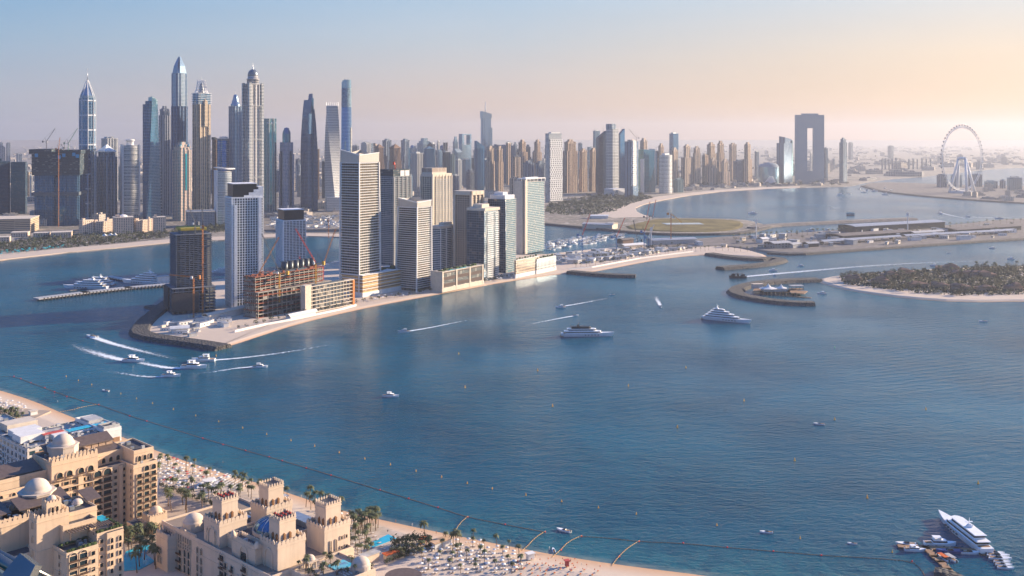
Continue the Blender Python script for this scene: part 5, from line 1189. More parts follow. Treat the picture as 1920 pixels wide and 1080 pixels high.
h.cols('r', [203.5], 439.5, fl[:8], w=1.5, h=1.5); h.cols('r', [208], 441, fl, w=1.4, h=1.4)
h.cols('r', [212, 215.8], 439.6, fl[:8], w=1.1, h=1.7); h.cols('r', [212, 215.8], 439.6, [fl[8] - .7], w=1.1, h=1.4, arch=True)
h.cols('l', [446, 456], 192, fl[2:8], w=1.3, h=1.6); h.cols('l', [457], 185, [14, 20, 26, 32, 38], w=.9, h=2.0, arch=True)
h.cols('r', [192.5, 194.5], 455, [43.5], w=1.0, h=1.6, arch=True); h.cols('l', [457.5], 190, [43.5], w=.9, h=1.5, arch=True)
h.cols('l', [464, 468, 474, 480, 486, 492, 500, 508, 516], 170, [10, 14, 18, 22], w=2.2, h=1.8, arch=True)
h.cols('l', [474, 478, 482], 173, [28, 32.5], w=2.6, h=2, arch=True)
h.finish(SA)
G().box(6, 11, 4.5, 9, 30.3, 30.5).build('glass_wall', WIN, h.t); G().box(13.5, 17.3, 12, 19, 34.2, 34.6).build('plunge_pool', mat('pool_water', (.02, .34, .46), .08, var=.1), h.t)

# ---- white hotel with rooftop pool behind
h = HG('white_hotel', 'white flat-roofed hotel with wood-coloured upper band and long turquoise rooftop pool', 262, 603)
wb = facade('white_hotel_wall', (.62, .56, .50), (.04, .10, .12), 3.6, 5.5, .62, .6, .4, .2)
h.blk(241, 285, 603, 640, 0, 29, wb, 'wing', mat('pale_roof', (.42, .40, .38), .9)); h.blk(241, 262, 640, 690, 0, 29, wb, 'wing', MATS['pale_roof'])
h.blk(285, 296, 601, 640, 0, 31, WHITE, 'wing', MATS['pale_roof'])
for a, b, zz in ((245, 260, 23), (263, 284, 24), (286.5, 295, 22)):
    g = G()
    for i in range(int((b - a) * 2)): g.box(a - h.s0 + i * .5, a - h.s0 + i * .5 + .36, 602.4 - h.t0 - (1.8 if a > 286 else 0), 603 - h.t0 - (1.6 if a > 286 else 0), zz, zz + 4)
    g.build('timber_screen', mat('timber_slats', (.42, .25, .15), .8), h.t)
h.cols('l', [607, 612, 618, 624, 630, 637, 645, 655, 665], 241, [6, 10, 14, 18, 22], w=2.4, h=2.4)
h.cols('r', [246, 250, 254, 266, 270, 274, 278], 603, [18.5], w=2.8, h=2.4); h.cols('r', [288, 291, 294], 601, [18, 13], w=2.2, h=2.6)
h.finish(WHITE)
G().box(8, 33, 12, 17, 31.2, 31.6).build('rooftop_pool', mat('pool_bright', (.03, .42, .60), .1, var=.1), h.t)
for i in range(11): G().box(0, 1.5, 0, 2.2, 0, .5).build('sun_bed', WHITE, h.t, (9 + i * 1.9, 8.6, 30.4))
for a, b, c, d, z, m in ((-20, -6, 12, 24, 4, WHITE), (-18, -2, 26, 36, 3.4, WHITE), (-16, 2, 42, 54, 4, BEI), (-4, 4, 4, 12, 3, WHITE), (24, 33, 20, 32, 3, GREYC)):
    G().box(a, b, c, d, 30, 30 + z).build('roof_cabin', m, h.t)
G().prism([(-8, 9), (4, 9), (4, 13), (-8, 13)], 33, 33.3, bot=True).build('red_awning', mat('red_canvas', (.50, .10, .09), .8), h.t)
r_ = random.Random(9); g = G()
for i in range(60): x, y = r_.uniform(-20, 32), r_.uniform(2, 34); s_ = r_.uniform(.3, 1.0); g.box(x - s_, x + s_, y - s_, y + s_, 30, 30 + r_.uniform(.5, 1.8))
g.build('roof_clutter', GREYC, h.t)
h.blk(285.5, 295.5, 602, 610, 31, 32.6, GREYC, 'roof_deck')

# ---- castle-like hotel: podium roof at 19 m, four battlemented towers, glass dome
h = HG('castle_hotel', 'castle-like pale stone hotel with four battlemented towers and a blue glass dome', 268, 400)
o_s, o_t = h.s0, h.t0
h.blk(252, 296, 376, 470, 0, 19, SB, 'main_block', stone('roof_tan', (.30, .24, .19)))
h.blk(247, 252.5, 455, 466, 0, 16, SB, 'side_block')
h.blk(258, 292, 398, 424, 19, 24, SB, 'hall'); h.blk(262, 300, 424, 450, 19, 20.5, SB, 'raised_roof', ROOFD)
h.blk(254.5, 259.5, 392, 411, 19, 26.5, SB, 'gate_block', par=.6)
def ctower(ss, tt, red=False):
    "square battlemented tower: broad base to 30 m, inner shaft to 39 m; corner nearest the camera at ss, tt"
    w, d = 14.5, 13.5; x0, y0 = ss - o_s, tt - o_t
    g = G(); g.box(x0, x0 + w, y0, y0 + d, 0, 29.5, 0, 1); g.box(x0 - .25, x0 + w + .25, y0 - .25, y0 + d + .25, 28.6, 29.9, 0, 1, bot=True)
    b = g.build('tower', [SB, ROOFD], h.t)
    g = G(); merlons(g, [(x0 - .2, y0 - .2), (x0 + w + .2, y0 - .2), (x0 + w + .2, y0 + d + .2), (x0 - .2, y0 + d + .2)], 29.9, 1.9, .15, 1.9); g.build('battlement', SB, b)
    x1, y1, w1, d1 = x0 + 3, y0 + 3, 8.5, 8
    g = G(); g.box(x1, x1 + w1, y1, y1 + d1, 29.5, 39, 0, 1); g.box(x1 - .25, x1 + w1 + .25, y1 - .25, y1 + d1 + .25, 37.8, 38.3, 0, bot=True); g.box(x1 - .25, x1 + w1 + .25, y1 - .25, y1 + d1 + .25, 39, 39.5, 0, 1, bot=True); g.build('upper_shaft', [SB, ROOFD], b)
    g = G(); merlons(g, [(x1 - .2, y1 - .2), (x1 + w1 + .2, y1 - .2), (x1 + w1 + .2, y1 + d1 + .2), (x1 - .2, y1 + d1 + .2)], 39.5, .8, .55, 1.4, .35); g.build('battlement', SB, b)
    if red:
        g = G()
        for q in range(7): dome(g, x1 + 1.8 + 2.4 * (q % 3), y1 + 1.8 + 2.2 * (q // 3), 40.0, .8, .7, 8, lip=False)
        g.build('red_lantern', mat('dark_red', (.26, .035, .03), .8), b)
    for q in (2.4, 5.4):
        for (wx, wy, rz) in ((x1 + q, y1, 0), (x1, y1 + q - .6, R(-90))):
            g = G(); g.prism([(-.55, -.55), (.55, -.55), (.55, .05), (-.55, .05)], 0, 2.1, bot=True).prism([(-.65, -.65), (.65, -.65), (.65, .05), (-.65, .05)], 2.1, 2.9, top=[(-.1, -.1), (.1, -.1), (.1, .05), (-.1, .05)]); g.build('window_box', mat('timber_dark', (.26, .13, .06), .8), b, (wx, wy, 30.6), rz)
    return b
for ss, tt, rd in ((254, 420.5, True), (279, 420, False), (258, 380, True), (283, 380, False)):
    ctower(ss, tt, rd)
# pointed blind arch panels on the two towers facing the viewer's side
def arch_panel(g, x, y, z, w, hh, r, dep=.35):
    n = 8; pts = [(-w / 2, 0), (w / 2, 0), (w / 2, hh * .6)] + [(w / 2 * math.cos(math.pi / 2 * k / n) ** .8 if k < n else 0, hh * .6 + hh * .4 * math.sin(math.pi / 2 * k / n)) for k in range(1, n + 1)]
    pts += [(-p[0], p[1]) for p in reversed(pts[2:-1])]
    o2 = [(p[0] * 1.22, p[1] * 1.06 if p[1] > 0 else 0) for p in pts]; c, s_ = math.cos(r), math.sin(r)
    Tt = lambda px, py, pz: (x + px * c - py * s_, y + px * s_ + py * c, z + pz)
    for k in range(len(pts)):
        a, b, a2, b2 = pts[k], pts[(k + 1) % len(pts)], o2[k], o2[(k + 1) % len(pts)]
        g.face([Tt(a2[0], -dep, a2[1]), Tt(b2[0], -dep, b2[1]), Tt(b[0], -dep, b[1]), Tt(a[0], -dep, a[1])]); g.face([Tt(a[0], -dep, a[1]), Tt(b[0], -dep, b[1]), Tt(b[0], 0, b[1]), Tt(a[0], 0, a[1])])
        g.face([Tt(b2[0], -dep, b2[1]), Tt(a2[0], -dep, a2[1]), Tt(a2[0], 0, a2[1]), Tt(b2[0], 0, b2[1])])
for ss, tt in ((254, 427.2), (258, 386.7), (254.5, 401)):
    g = G(); arch_panel(g, ss - o_s, tt - o_t, 14.5 if ss != 254.5 else 15.5, 5.4, 12.5 if ss != 254.5 else 9.5, R(-90), .5); g.build('pointed_arch', SB, h.t)
G().box(254.3 - o_s, 254.45 - o_s, 398.8 - o_t, 403.2 - o_t, 16, 22.5).build('window', WIN, h.t)
g = G(); merlons(g, [(254.4 - o_s, 391.9 - o_t), (259.5 - o_s, 391.9 - o_t), (259.5 - o_s, 411 - o_t), (254.4 - o_s, 411 - o_t)], 27, 1.1, .3, 1.4); g.build('battlement', SB, h.t); g = G()
merlons(g, [(252 - o_s, 438 - o_t), (252.6 - o_s, 438 - o_t), (252.6 - o_s, 452 - o_t), (252 - o_s, 452 - o_t)], 20, 1.1, .3, 1.3); g.build('battlement', SB, h.t); g = G()
merlons(g, [(247 - o_s, 455 - o_t), (252 - o_s, 455 - o_t), (252 - o_s, 466 - o_t), (247 - o_s, 466 - o_t)], 17, .9, .4, 1.2); g.build('battlement', SB, h.t)
for (a, b) in ((391.5, 27), (410.5, 27)): G().lathe([(1.2, b), (1.2, b + 1.4), (.8, b + 2.4), (0, b + 3.2)], 10, 254.9 - o_s, a - o_t).build('finial', SB, h.t)
# glass dome over the hall
gx, gy = 275.5 - o_s, 409.5 - o_t
G().prism(ngon(9.6, 16, gx, gy), 24, 25.6).build('dome_base', SB, h.t)
g = G(); prof = [(9 * math.cos(q), 25.6 + 5.4 * math.sin(q)) for q in [i * math.pi / 14 for i in range(8)]]; g.lathe(prof, 16, gx, gy, smooth=False)
gd = g.build('glass_dome', mat('dome_glass', (.06, .18, .30), .12, .7, var=.35, scale=.5), h.t)
g = G()
for i in range(16):
    a = 2 * math.pi * i / 16; g.path([(gx + r * 1.01 * math.cos(a), gy + r * 1.01 * math.sin(a), z + .05) for r, z in prof], .13, 4)
g.build('rib', METAL, gd); G().lathe([(1.6, 30.9), (1.4, 31.5), (0, 31.8)], 12, gx, gy).build('oculus', WHITE, gd)
# round domes on the left roof
for (ss, tt, r, nm) in ((258.5, 451, 4.6, 0), (270, 446, 4.6, 1)):
    g = G(); g.prism(ngon(r * 1.12, 16, ss - o_s, tt - o_t), 19, 22.5); dome(g, ss - o_s, tt - o_t, 22.5, r, r * .75); g.build('dome', SB, h.t)
for a, b, c, d, z in ((276, 282, 437, 444, 3), (266, 272, 396, 402, 2), (262, 268, 430, 436, 1.6), (288, 294, 400, 416, 2.6), (296 - 6, 295, 425, 436, 2.2)):
    G().box(a - o_s, b - o_s, c - o_t, d - o_t, 19 if c < 398 or c > 424 else 24, (19 if c < 398 or c > 424 else 24) + z).build('roof_plant', METAL, h.t)
h.cols('l', [463.5, 461], 247, [3, 8], w=.9, h=2.6)
for z in (1, 4.6, 8.2, 11.8, 15.2): h.cols('l', [467, 464.6, 462, 459.6] , 252, [z], w=1.1, h=2.2, arch=True)
for z in (1, 4.6, 8.2): h.cols('l', [455.5, 452], 252, [z], w=2.4, h=2.2, rail=True)
for z in (11.8, 15.2): h.cols('l', [457, 455.2, 453, 451.2], 252, [z], w=.95, h=2.2, arch=True)
for z in (1, 4.6, 8.2): h.cols('l', [447.5, 443.8], 252, [z], w=2.0, h=2.3, arch=True)
for z in (11.8, 15.2): h.cols('l', [448.8, 446.8, 444.6, 442.6], 252, [z], w=.95, h=2.0, arch=True)
for z in (9, 13): h.cols('l', [427.2], 254, [z], w=1.6, h=2.2, rail=True)
for z in (4, 8, 12, 16): h.cols('l', [415, 396.5], 252, [z], w=3.2, h=2.6, rail=True)
h.cols('l', [401], 254.5, [3, 7.5, 12], w=3.6, h=2.6, rail=True)
h.cols('r', [262, 266], 380, [3, 8, 13], w=1.0, h=1.6); h.cols('r', [286.4, 289.5], 380, [18.5], w=.5, h=5); h.cols('r', [292.5, 295.2], 380, [18.6, 23.2], w=.9, h=1.4)
for z in (1, 5, 9, 13): h.cols('l', [436, 432.6], 252, [z], w=1.3, h=2.3, arch=True); h.cols('l', [411.8, 406.5, 390.2], 252, [z], w=2.2, h=2.4, rail=True); h.cols('l', [386, 383], 252, [z], w=1.0, h=2.2, arch=True)
for z in (21, 24): h.cols('l', [430.5, 424], 254, [z], w=.9, h=1.6, arch=True)
h.finish(SB)
h.blk(262, 288, 350, 376, 0, 19, SB, 'pool_podium', stone('terrace_paving', (.50, .40, .31)), par=.9)
h.blk(296, 303, 384, 400, 0, 14, SB, 'side_block', ROOFD)
G().box(276 - o_s, 285 - o_s, 361 - o_t, 369 - o_t, 19.05, 19.25).build('rooftop_pool', MATS['pool_bright'], h.t)
g = G(); kx, ky = 270 - o_s, 373 - o_t
for i in range(4): a = R(45 + 90 * i); g.box(kx + 2.6 * math.cos(a) - .3, kx + 2.6 * math.cos(a) + .3, ky + 2.6 * math.sin(a) - .3, ky + 2.6 * math.sin(a) + .3, 19, 22)
g.box(kx - 2.6, kx + 2.6, ky - 2.6, ky + 2.6, 22, 22.6, bot=True); dome(g, kx, ky, 22.6, 2.0, 1.6, 14); g.build('domed_gazebo', MATS['dome_plaster'], h.t)
g = G(); kx, ky = 283.5 - o_s, 354.5 - o_t; g.prism(ngon(4.4, 20, kx, ky), 19, 21.5); dome(g, kx, ky, 21.5, 3.8, 3.0); g.build('dome', MATS['dome_plaster'], h.t)
x, y = P2(756, 1078, 8)
t = thing('round_pavilion', 'round brown flat-roofed pavilion on a stone base by the beach umbrellas', 'pavilion', (x, y, 1.5), HA)
G().prism(ngon(8.0, 28), 0, 5.2).build('wall', SA, t); G().prism(ngon(8.6, 28), 5.2, 6.2, bot=True).build('roof', ROOFB, t); G().box(-14, -7, -3, 3, 0, 5).build('annex', SB, t)

# ------------------------------------------------------------------ boats
HULL = mat('hull_white', (.84, .85, .86), .3, var=.05); HULLD = mat('hull_dark', (.03, .04, .06), .3); DECK = mat('teak_deck', (.32, .20, .12), .7); YW = mat('boat_glass', (.012, .018, .028), .1, .2)
def hull_rings(L, B, H, n=12, fb=.25, flare=.75):
    R_ = []
    for i in range(n + 1):
        f = i / n; x = -L / 2 + L * f; k = 1 if f < .5 else max(.03, 1 - ((f - .5) / .5) ** 2.2); k *= .88 + .12 * min(1, f * 4)
        zt = H * (1 + fb * max(0, f - .35) ** 1.5 * 2); b = B / 2 * k; bb = b * flare * (1 if f < .8 else 1 - (f - .8) * 2)
        xo = x - (L * .04 if f > .95 else 0)
        R_.append([(xo, -bb, -.3), (xo, bb, -.3), (x, b, zt), (x, -b, zt)])
    return R_
def tier(L0, L1, B, z0, z1, rake=.6, n=8):
    "deck house outline raked at the front"
    def ol(a, b, w): return [(a, -w), (b - (b - a) * .12, -w), (b - (b - a) * .03, -w * .55), (b, 0), (b - (b - a) * .03, w * .55), (b - (b - a) * .12, w), (a, w)]
    h = z1 - z0; return ol(L0, L1, B / 2), ol(L0 + h * .15, L1 - h * rake, B / 2 * .94)
def superyacht(label, px, py, L, head, dark=None, group=None, loc=None, tiers=3, mast=True):
    x, y = P2(px, py) if px else loc
    t = thing('yacht', label, 'yacht', (x, y, 0), R(head), group); B = L * .165; H = L * .06
    G().loft(hull_rings(L, B, H), smooth=False).build('hull', HULL, t)
    G().box(-L * .52, -L * .46, -B * .42, B * .42, .2, .8).build('swim_platform', DECK, t)
    z = H; dh = L * .037; a, b = -L * .42, L * .27
    for k in range(tiers):
        o, i = tier(a, b, B * (.82 - .13 * k), z, z + dh)
        m = dark if dark and k == tiers - 1 else HULL
        s_ = G().prism(o, z, z + dh, top=i).build('superstructure', m, t)
        o2 = [(p[0] * 1.004, p[1] * 1.015) for p in o]; i2 = [(p[0] * 1.004, p[1] * 1.02) for p in i]
        l = lambda u, v, f: [(p[0] * (1 - f) + q[0] * f, p[1] * (1 - f) + q[1] * f) for p, q in zip(u, v)]
        G().prism(l(o2, i2, .3), z + dh * .32, z + dh * .74, top=l(o2, i2, .74), cap=False).build('window_band', YW, s_)
        G().prism([(p[0] - (L * .03 if p[0] < 0 else -L * .004), p[1] * 1.1) for p in i], z + dh, z + dh * 1.14, bot=True).build('deck_edge', m, s_)
        z += dh * 1.14; a += L * .055; b -= L * .10
    G().box(-L * .46, -L * .40, -B * .36, B * .36, H * .96, H * 1.0 + .1).build('aft_deck', DECK, t)
    for q in range(5): G().box(-.7, .7, -B * .505, B * .505, H * .45, H * .62).build('porthole', YW, t, (-L * .05 + q * L * .06, 0, 0))
    if mast:
        g = G(); mx = (a + b) / 2 - L * .03; g.prism(rect(L * .05, B * .25, mx), z, z + L * .03, top=rect(L * .02, B * .12, mx - L * .01)); g.tube((mx, 0, z), (mx - L * .01, 0, z + L * .09), L * .005, 5, L * .002); g.box(mx - .5, mx + .5, -B * .22, B * .22, z + L * .045, z + L * .05, bot=True)
        g.build('mast', dark or HULL, t)
        for sy in (-1, 1): G().lathe([(0, z), (L * .014, z + L * .012), (0, z + L * .026)], 8, mx - L * .02, sy * B * .18).build('radar_dome', dark or HULL, t)
    return t
superyacht('big white yacht with black upper deck and dark mast, anchored in mid bay', 1102, 630, 56, 2, DARKM)
superyacht('big white yacht with tall pale mast, anchored near the curved breakwater', 1363, 602, 58, -32, tiers=4)
superyacht('long white yacht berthed outermost at the far jetty', 160, 541, 66, 172)
superyacht('white yacht lying just inside the outermost one at the far jetty', 176, 534, 60, 168)
superyacht('largest white yacht stern-to beside the white shed of the far jetty', 266, 532, 72, 158, tiers=4)
superyacht('big white yacht moored bow out to sea at the near wooden jetty', 1803, 1003, 52, 93, tiers=2)
superyacht('white yacht behind the concrete tower frame, half hidden', 412, 512, 40, 170); superyacht('white yacht tied up behind the tall white grid tower', 505, 520, 45, 175)
superyacht('white yacht moored between the grid towers and the silos', 628, 498, 38, 170)
def mboat(label, px, py, L, head, group=None, kind='fly', col=None, loc=None):
    x, y = P2(px, py) if loc is None else loc
    t = thing('motor_boat', label, 'boat', (x, y, 0), R(head), group); B = L * .3; H = L * .1
    G().loft(hull_rings(L, B, H, 8, .4), smooth=False).build('hull', col or HULL, t)
    if kind == 'fly':
        o, i = tier(-L * .25, L * .24, B * .8, H, H + L * .10); c = G().prism(o, H, H + L * .10, top=i).build('cabin', HULL, t)
        l = lambda f: [((p[0] * (1 - f) + q[0] * f) * 1.01, (p[1] * (1 - f) + q[1] * f) * 1.03) for p, q in zip(o, i)]
        G().prism(l(.3), H + L * .035, H + L * .08, top=l(.8), cap=False).build('window_band', YW, c)
        G().box(-L * .24, L * .02, -B * .36, B * .36, H + L * .18, H + L * .19, bot=True).box(-L * .22, -L * .2, -B * .34, B * .34, H + L * .1, H + L * .18).box(-.15, .05, -B * .32, B * .32, H + L * .1, H + L * .18).build('hardtop', HULL, t)
        G().box(-L * .48, -L * .26, -B * .36, B * .36, H * .9, H + .08).build('aft_deck', DECK, t)
    else:
        G().prism(rect(L * .28, B * .6, -L * .02), H, H + L * .07, top=rect(L * .16, B * .5, -L * .06)).build('windscreen', YW, t)
        G().box(-L * .42, -L * .12, -B * .34, B * .34, H * .8, H + .1).build('seats', col or DECK, t)
        G().box(-L * .53, -L * .46, -B * .14, B * .14, .1, H + .5).build('outboard', DARKM, t)
    return t
BO = [
 ('speed boat racing away at the head of the curved white wake', 172, 632, 15, 155, 'open'), ('white motor yacht between two wakes, nearest the left edge', 251, 678, 21, -8, 'fly'), ('white motor yacht with dark hardtop leading the longest wake', 364, 690, 24, -4, 'fly'),
 ('white motor yacht lowest of the five running boats', 321, 706, 17, -2, 'fly'), ('white motor yacht heading left just below the rubble tip', 381, 677, 22, 182, 'fly'), ('white motor boat pulling a thin wake to the right of the others', 488, 689, 14, 8, 'fly'),
 ('white motor yacht drifting alone below the middle towers', 733, 744, 13.5, -8, 'fly'), ('white motor boat trailing a straight wake in front of the podium beach', 757, 623, 13, 192, 'fly'), ('white flybridge boat running left above the black-topped yacht', 1051, 577, 13, 190, 'fly'),
 ('small white boat pulling a long wake just above the black-topped yacht', 1079, 592, 8, 12, 'open'), ('tiny brown boat off the rubble groyne', 1147, 553, 8, 195, 'open'), ('small boat coming straight on with a spray of foam behind', 1239, 576, 7, -80, 'open'),
 ('small dark-hulled motor boat alone on the right half of the bay', 1536, 796, 8, 155, 'open'), ('small dark boat off the villa island beach', 1843, 603, 9, 165, 'open'), ('white open boat with dark seats anchored off the beach umbrellas', 1057, 996, 8.5, 150, 'open'),
 ('low slim boat far from the others near the lower right', 1437, 999, 7, 170, 'open'), ('low boat between the slim boat and the wooden jetty', 1598, 1020, 5, 160, 'open'), ('small white boat beached at the waterline, bow seaward', 1038, 1033, 5.5, 95, 'open'),
 ('flat floating platform with a marker mast off the left beach', 198, 733, 7, 160, 'open'),
 ('white cruiser at the left end of the wooden jetty', 1699, 1022, 10.5, 172, 'open'), ('white cabin boat moored on the near side of the jetty left arm', 1716, 1033, 10.5, -6, 'fly'), ('white flybridge yacht alongside the middle of the wooden jetty', 1763, 1023, 16, -4, 'fly'),
 ('white motor boat at the right arm of the wooden jetty', 1820, 1038, 10, -6, 'open'), ('white twin-hulled boat with orange striped canopy at the jetty', 1769, 1048, 8.5, 105, 'stripe'), ('white twin-hulled boat with grey canopy beside the orange striped one', 1783, 1049, 8.5, 105, 'grey'),
 ('dark blue boat lying low between the jetty piles', 1779, 1036, 13, 178, 'blue'),
 ('white boat crossing the wide channel left of the villa island', 1501, 499, 11, 190, 'fly'), ('white boat running in the channel above the villa roofs', 1751, 499, 13, 178, 'fly'), ('small boat in the channel below the long port shed', 1778, 475, 8, 170, 'open'),
 ('white boat in the channel near the right edge, farther one', 1860, 466, 12, 175, 'fly'), ('white boat in the channel near the right edge, nearer one', 1895, 486, 13, 185, 'fly'), ('white cruiser pulling the long wake in the channel by the dark barge', 1449, 508, 13, 185, 'fly'),
 ('white motor yacht entering the harbour under the grassy spit, first', 1452, 441, 18, 200, 'fly'), ('white motor yacht entering the harbour under the grassy spit, second', 1479, 438.5, 16, 195, 'fly'), ('larger boat with brown deck near the causeway', 1520, 433.5, 24, 175, 'fly'),
 ('pair-like white boat just right of the brown-decked one', 1551, 432, 15, 180, 'fly'), ('white boat half way along the causeway pier', 1605, 428, 18, 180, 'fly'), ('dark-roofed ferry boat out in the far bay', 1411, 401, 24, 178, 'fly'),
 ('white ferry seen end-on beyond the causeway tip', 1764, 401, 18, -80, 'fly'), ('white boat on the far right wake', 1815, 407, 14, 170, 'fly'), ('low dark boat near the right rocky point', 1873, 410, 22, 180, 'open'), ('small fast boat with a thin trail in the far bay', 1557, 390, 10, 170, 'open'),
 ('small boat with mast beside the curved jetty entrance', 1453, 517, 6, 180, 'open'), ('small boat at the tip of the tented jetty', 1541, 551, 12, 175, 'fly')]
for L_, px, py, ln, hd, kd in BO:
    if kd in ('stripe', 'grey', 'blue'):
        t = mboat(L_, px, py, ln, hd, kind='open', col=mat('navy_paint', (.02, .06, .22), .4) if kd == 'blue' else None)
        if kd != 'blue': G().box(-ln * .3, ln * .4, -ln * .15, ln * .15, ln * .2, ln * .22, bot=True).build('canopy', mat('orange_canvas', (.60, .13, .04), .8) if kd == 'stripe' else GREYC, t)
    else: mboat(L_, px, py, ln, hd, kind=kd)
# turquoise barge, black barge
x, y = P2(1595, 404); t = thing('barge', 'small turquoise boxy barge in the far bay', 'barge', (x, y, 0)); G().loft(hull_rings(22, 8, 2.5, 8), smooth=False).build('hull', HULLD, t); G().box(-10, 9, -3.6, 3.6, 2.5, 8).build('deck_house', mat('turquoise_roof', (.03, .25, .34), .4), t)
x, y = P2(1383, 521); t = thing('barge', 'black work barge with crowded deck leaving a pale wake', 'barge', (x, y, 0), R(178)); G().loft(hull_rings(26, 9, 3, 8), smooth=False).build('hull', HULLD, t)
g = G(); r_ = random.Random(1)
for i in range(14): a = r_.uniform(-11, 9); b = r_.uniform(-3, 2); g.box(a, a + r_.uniform(1, 3), b, b + 1.6, 3, 4 + r_.uniform(.5, 4))
g.box(-6, 7, -3.5, 3.5, 6.5, 7); g.build('deck_house', DARKM, t)
# row of small boats side by side at the end of the jetty
for i in range(6):
    x, y = P2(1868 + i * 3.5, 1038 + i * 5.6); mboat(('white open boat moored nearest the jetty end in the tight row of six', 'second of six white open boats packed side by side', 'third of six white open boats packed side by side', 'fourth of six white open boats packed side by side', 'fifth of six white open boats packed side by side', 'last white open boat of the row of six, farthest from the jetty')[i], 0, 0, 8 + (i in (1, 2)) * 3, -12, 'boats packed at the jetty end', 'open', loc=(x, y))

# foam wakes
def foam_mat():
    t = NT('foam'); t.n.remove(t.b); g = t.coord(); uv = t.new('ShaderNodeSeparateXYZ'); t.l.new(t.coord('UV'), uv.inputs[0])
    n = t.noise(g, .35, 5, .75); k = t.math('SUBTRACT', 1.0, t.math('ABSOLUTE', uv.outputs[1]), clamp=True)
    k = t.math('MULTIPLY', k, uv.outputs[0]); a = t.math('MULTIPLY', t.math('SUBTRACT', t.math('ADD', n, t.math('MULTIPLY', k, .70)), .72, clamp=True), 3.6, clamp=True)
    d = t.new('ShaderNodeBsdfDiffuse'); d.inputs[0].default_value = (.78, .84, .88, 1); tr = t.new('ShaderNodeBsdfTransparent'); mx = t.new('ShaderNodeMixShader')
    t.put(mx.inputs[0], a); t.l.new(tr.outputs[0], mx.inputs[1]); t.l.new(d.outputs[0], mx.inputs[2]); t.l.new(mx.outputs[0], t.n['Material Output'].inputs[0]); return t.m
FOAM = foam_mat()
WZ = [0]
def wake(label, pts, w0, w1, s0=1.0, s1=0.0):
    c = [Vector(P2(*p)) for p in smooth(pts, 2, False)]; n = len(c); g = G(); WZ[0] += 1; zz = .25 + .004 * WZ[0]
    for i in range(n - 1):
        q = []
        for j in (i, i + 1):
            d = (c[min(j + 1, n - 1)] - c[max(j - 1, 0)]).normalized(); nn = Vector((-d.y, d.x)); f = j / (n - 1); w = (w0 * (1 - f) + w1 * f) * 1.7; q.append((c[j] - nn * w / 2, c[j], c[j] + nn * w / 2, s0 * (1 - f) + s1 * f))
        (a, m_, b, s1_), (a2, m2, b2, s2_) = q
        g.face([(*a, zz), (*a2, zz), (*m2, zz), (*m_, zz)], 0, [(s1_, -1), (s2_, -1), (s2_, 0), (s1_, 0)]); g.face([(*m_, zz), (*m2, zz), (*b2, zz), (*b, zz)], 0, [(s1_, 0), (s2_, 0), (s2_, 1), (s1_, 1)])
    tag(g.build('boat_wake', FOAM), label, 'wake', kind='stuff')
wake('curved white wake behind the speed boat', [(174, 632), (205, 643), (245, 654), (300, 667), (350, 680)], 7, 12, 1.25, .1)
wake('wide white wake behind the motor yacht near the left edge', [(240, 677), (215, 672), (185, 664), (155, 655), (120, 640)], 6, 22, 1.2, .1)
wake('long white wake behind the yacht with dark hardtop', [(352, 690), (320, 691), (290, 686), (262, 680)], 5, 12, 1.2, .5)
wake('pale wake behind the lowest running boat', [(308, 707), (270, 707), (225, 700), (170, 690)], 4, 12, .9, .1)
wake('long wake trailing right below the rubble tip', [(396, 676), (450, 672), (530, 662), (630, 645)], 5, 7, 1.1, .25)
wake('wake left of the small motor boat', [(476, 688), (440, 691), (400, 698), (350, 704)], 4, 8, 1.1, .05)
wake('straight wake in front of the podium beach', [(768, 621), (800, 616), (840, 608), (875, 601)], 4, 7, 1.1, .3)
wake('wake right of the flybridge boat', [(1060, 574), (1090, 569), (1125, 562), (1160, 556)], 4, 7, 1.1, .1)
wake('long low wake left of the small white boat', [(1074, 593), (1050, 597), (1010, 605), (960, 614)], 4, 8, 1.1, .1)
wake('spray of foam behind the oncoming boat', [(1238, 573), (1235, 567), (1231, 560), (1229, 552)], 3, 12, 1.2, .1)
wake('broad pale wake in the channel behind the black barge', [(1396, 519), (1450, 514), (1520, 508), (1620, 499), (1750, 492), (1880, 488)], 10, 30, .9, .25)
wake('thin wake at the far right of the bay', [(1818, 407), (1860, 408), (1920, 410)], 6, 14, 1, .3)
wake('faint trail in the far bay', [(1559, 390), (1580, 390), (1545, 391)], 5, 5, .9, .4)
wake('curving trail across the far right bay', [(1766, 400), (1800, 408), (1830, 411), (1870, 410)], 10, 8, .8, .3)

# buoys and float lines
RED = mat('buoy_red', (.70, .04, .06), .5); YEL = mat('buoy_yellow', (.66, .34, .04), .6); ROPE = mat('float_rope', (.25, .15, .08), .8)
g = G(); g.lathe([(0, -.3), (.9, -.1), (1.1, .5), (.8, 1.2), (0, 1.5)], 10); b0 = None
reds = [(26, 706), (39, 710), (58, 718), (84, 727), (102, 735), (125, 744), (155, 752), (185, 759), (243, 780), (275, 790), (380, 822), (418, 834), (460.5, 845), (504.5, 857), (529, 864), (574, 878), (620.6, 891.5), (712.5, 919), (766, 935), (821, 952), (876.7, 970), (947, 984), (1021.6, 998), (1090, 1006), (1198, 1016), (1280.6, 1019), (1363.6, 1027), (1450, 1034), (1540, 1042), (1710, 1053), (855, 999), (1052, 1032), (1161, 1044)]
for i, p in enumerate(reds):
    x, y = P2(*p)
    if not b0: b0 = g.build('buoy', RED, None, (x, y, 0)); tag(b0, 'round red buoy on the float line off the beach', 'buoy', 'red buoys on the swimming line'); b0.scale = (.45,) * 3
    else: o = b0.copy(); COL.objects.link(o); o.location = (x, y, 0)
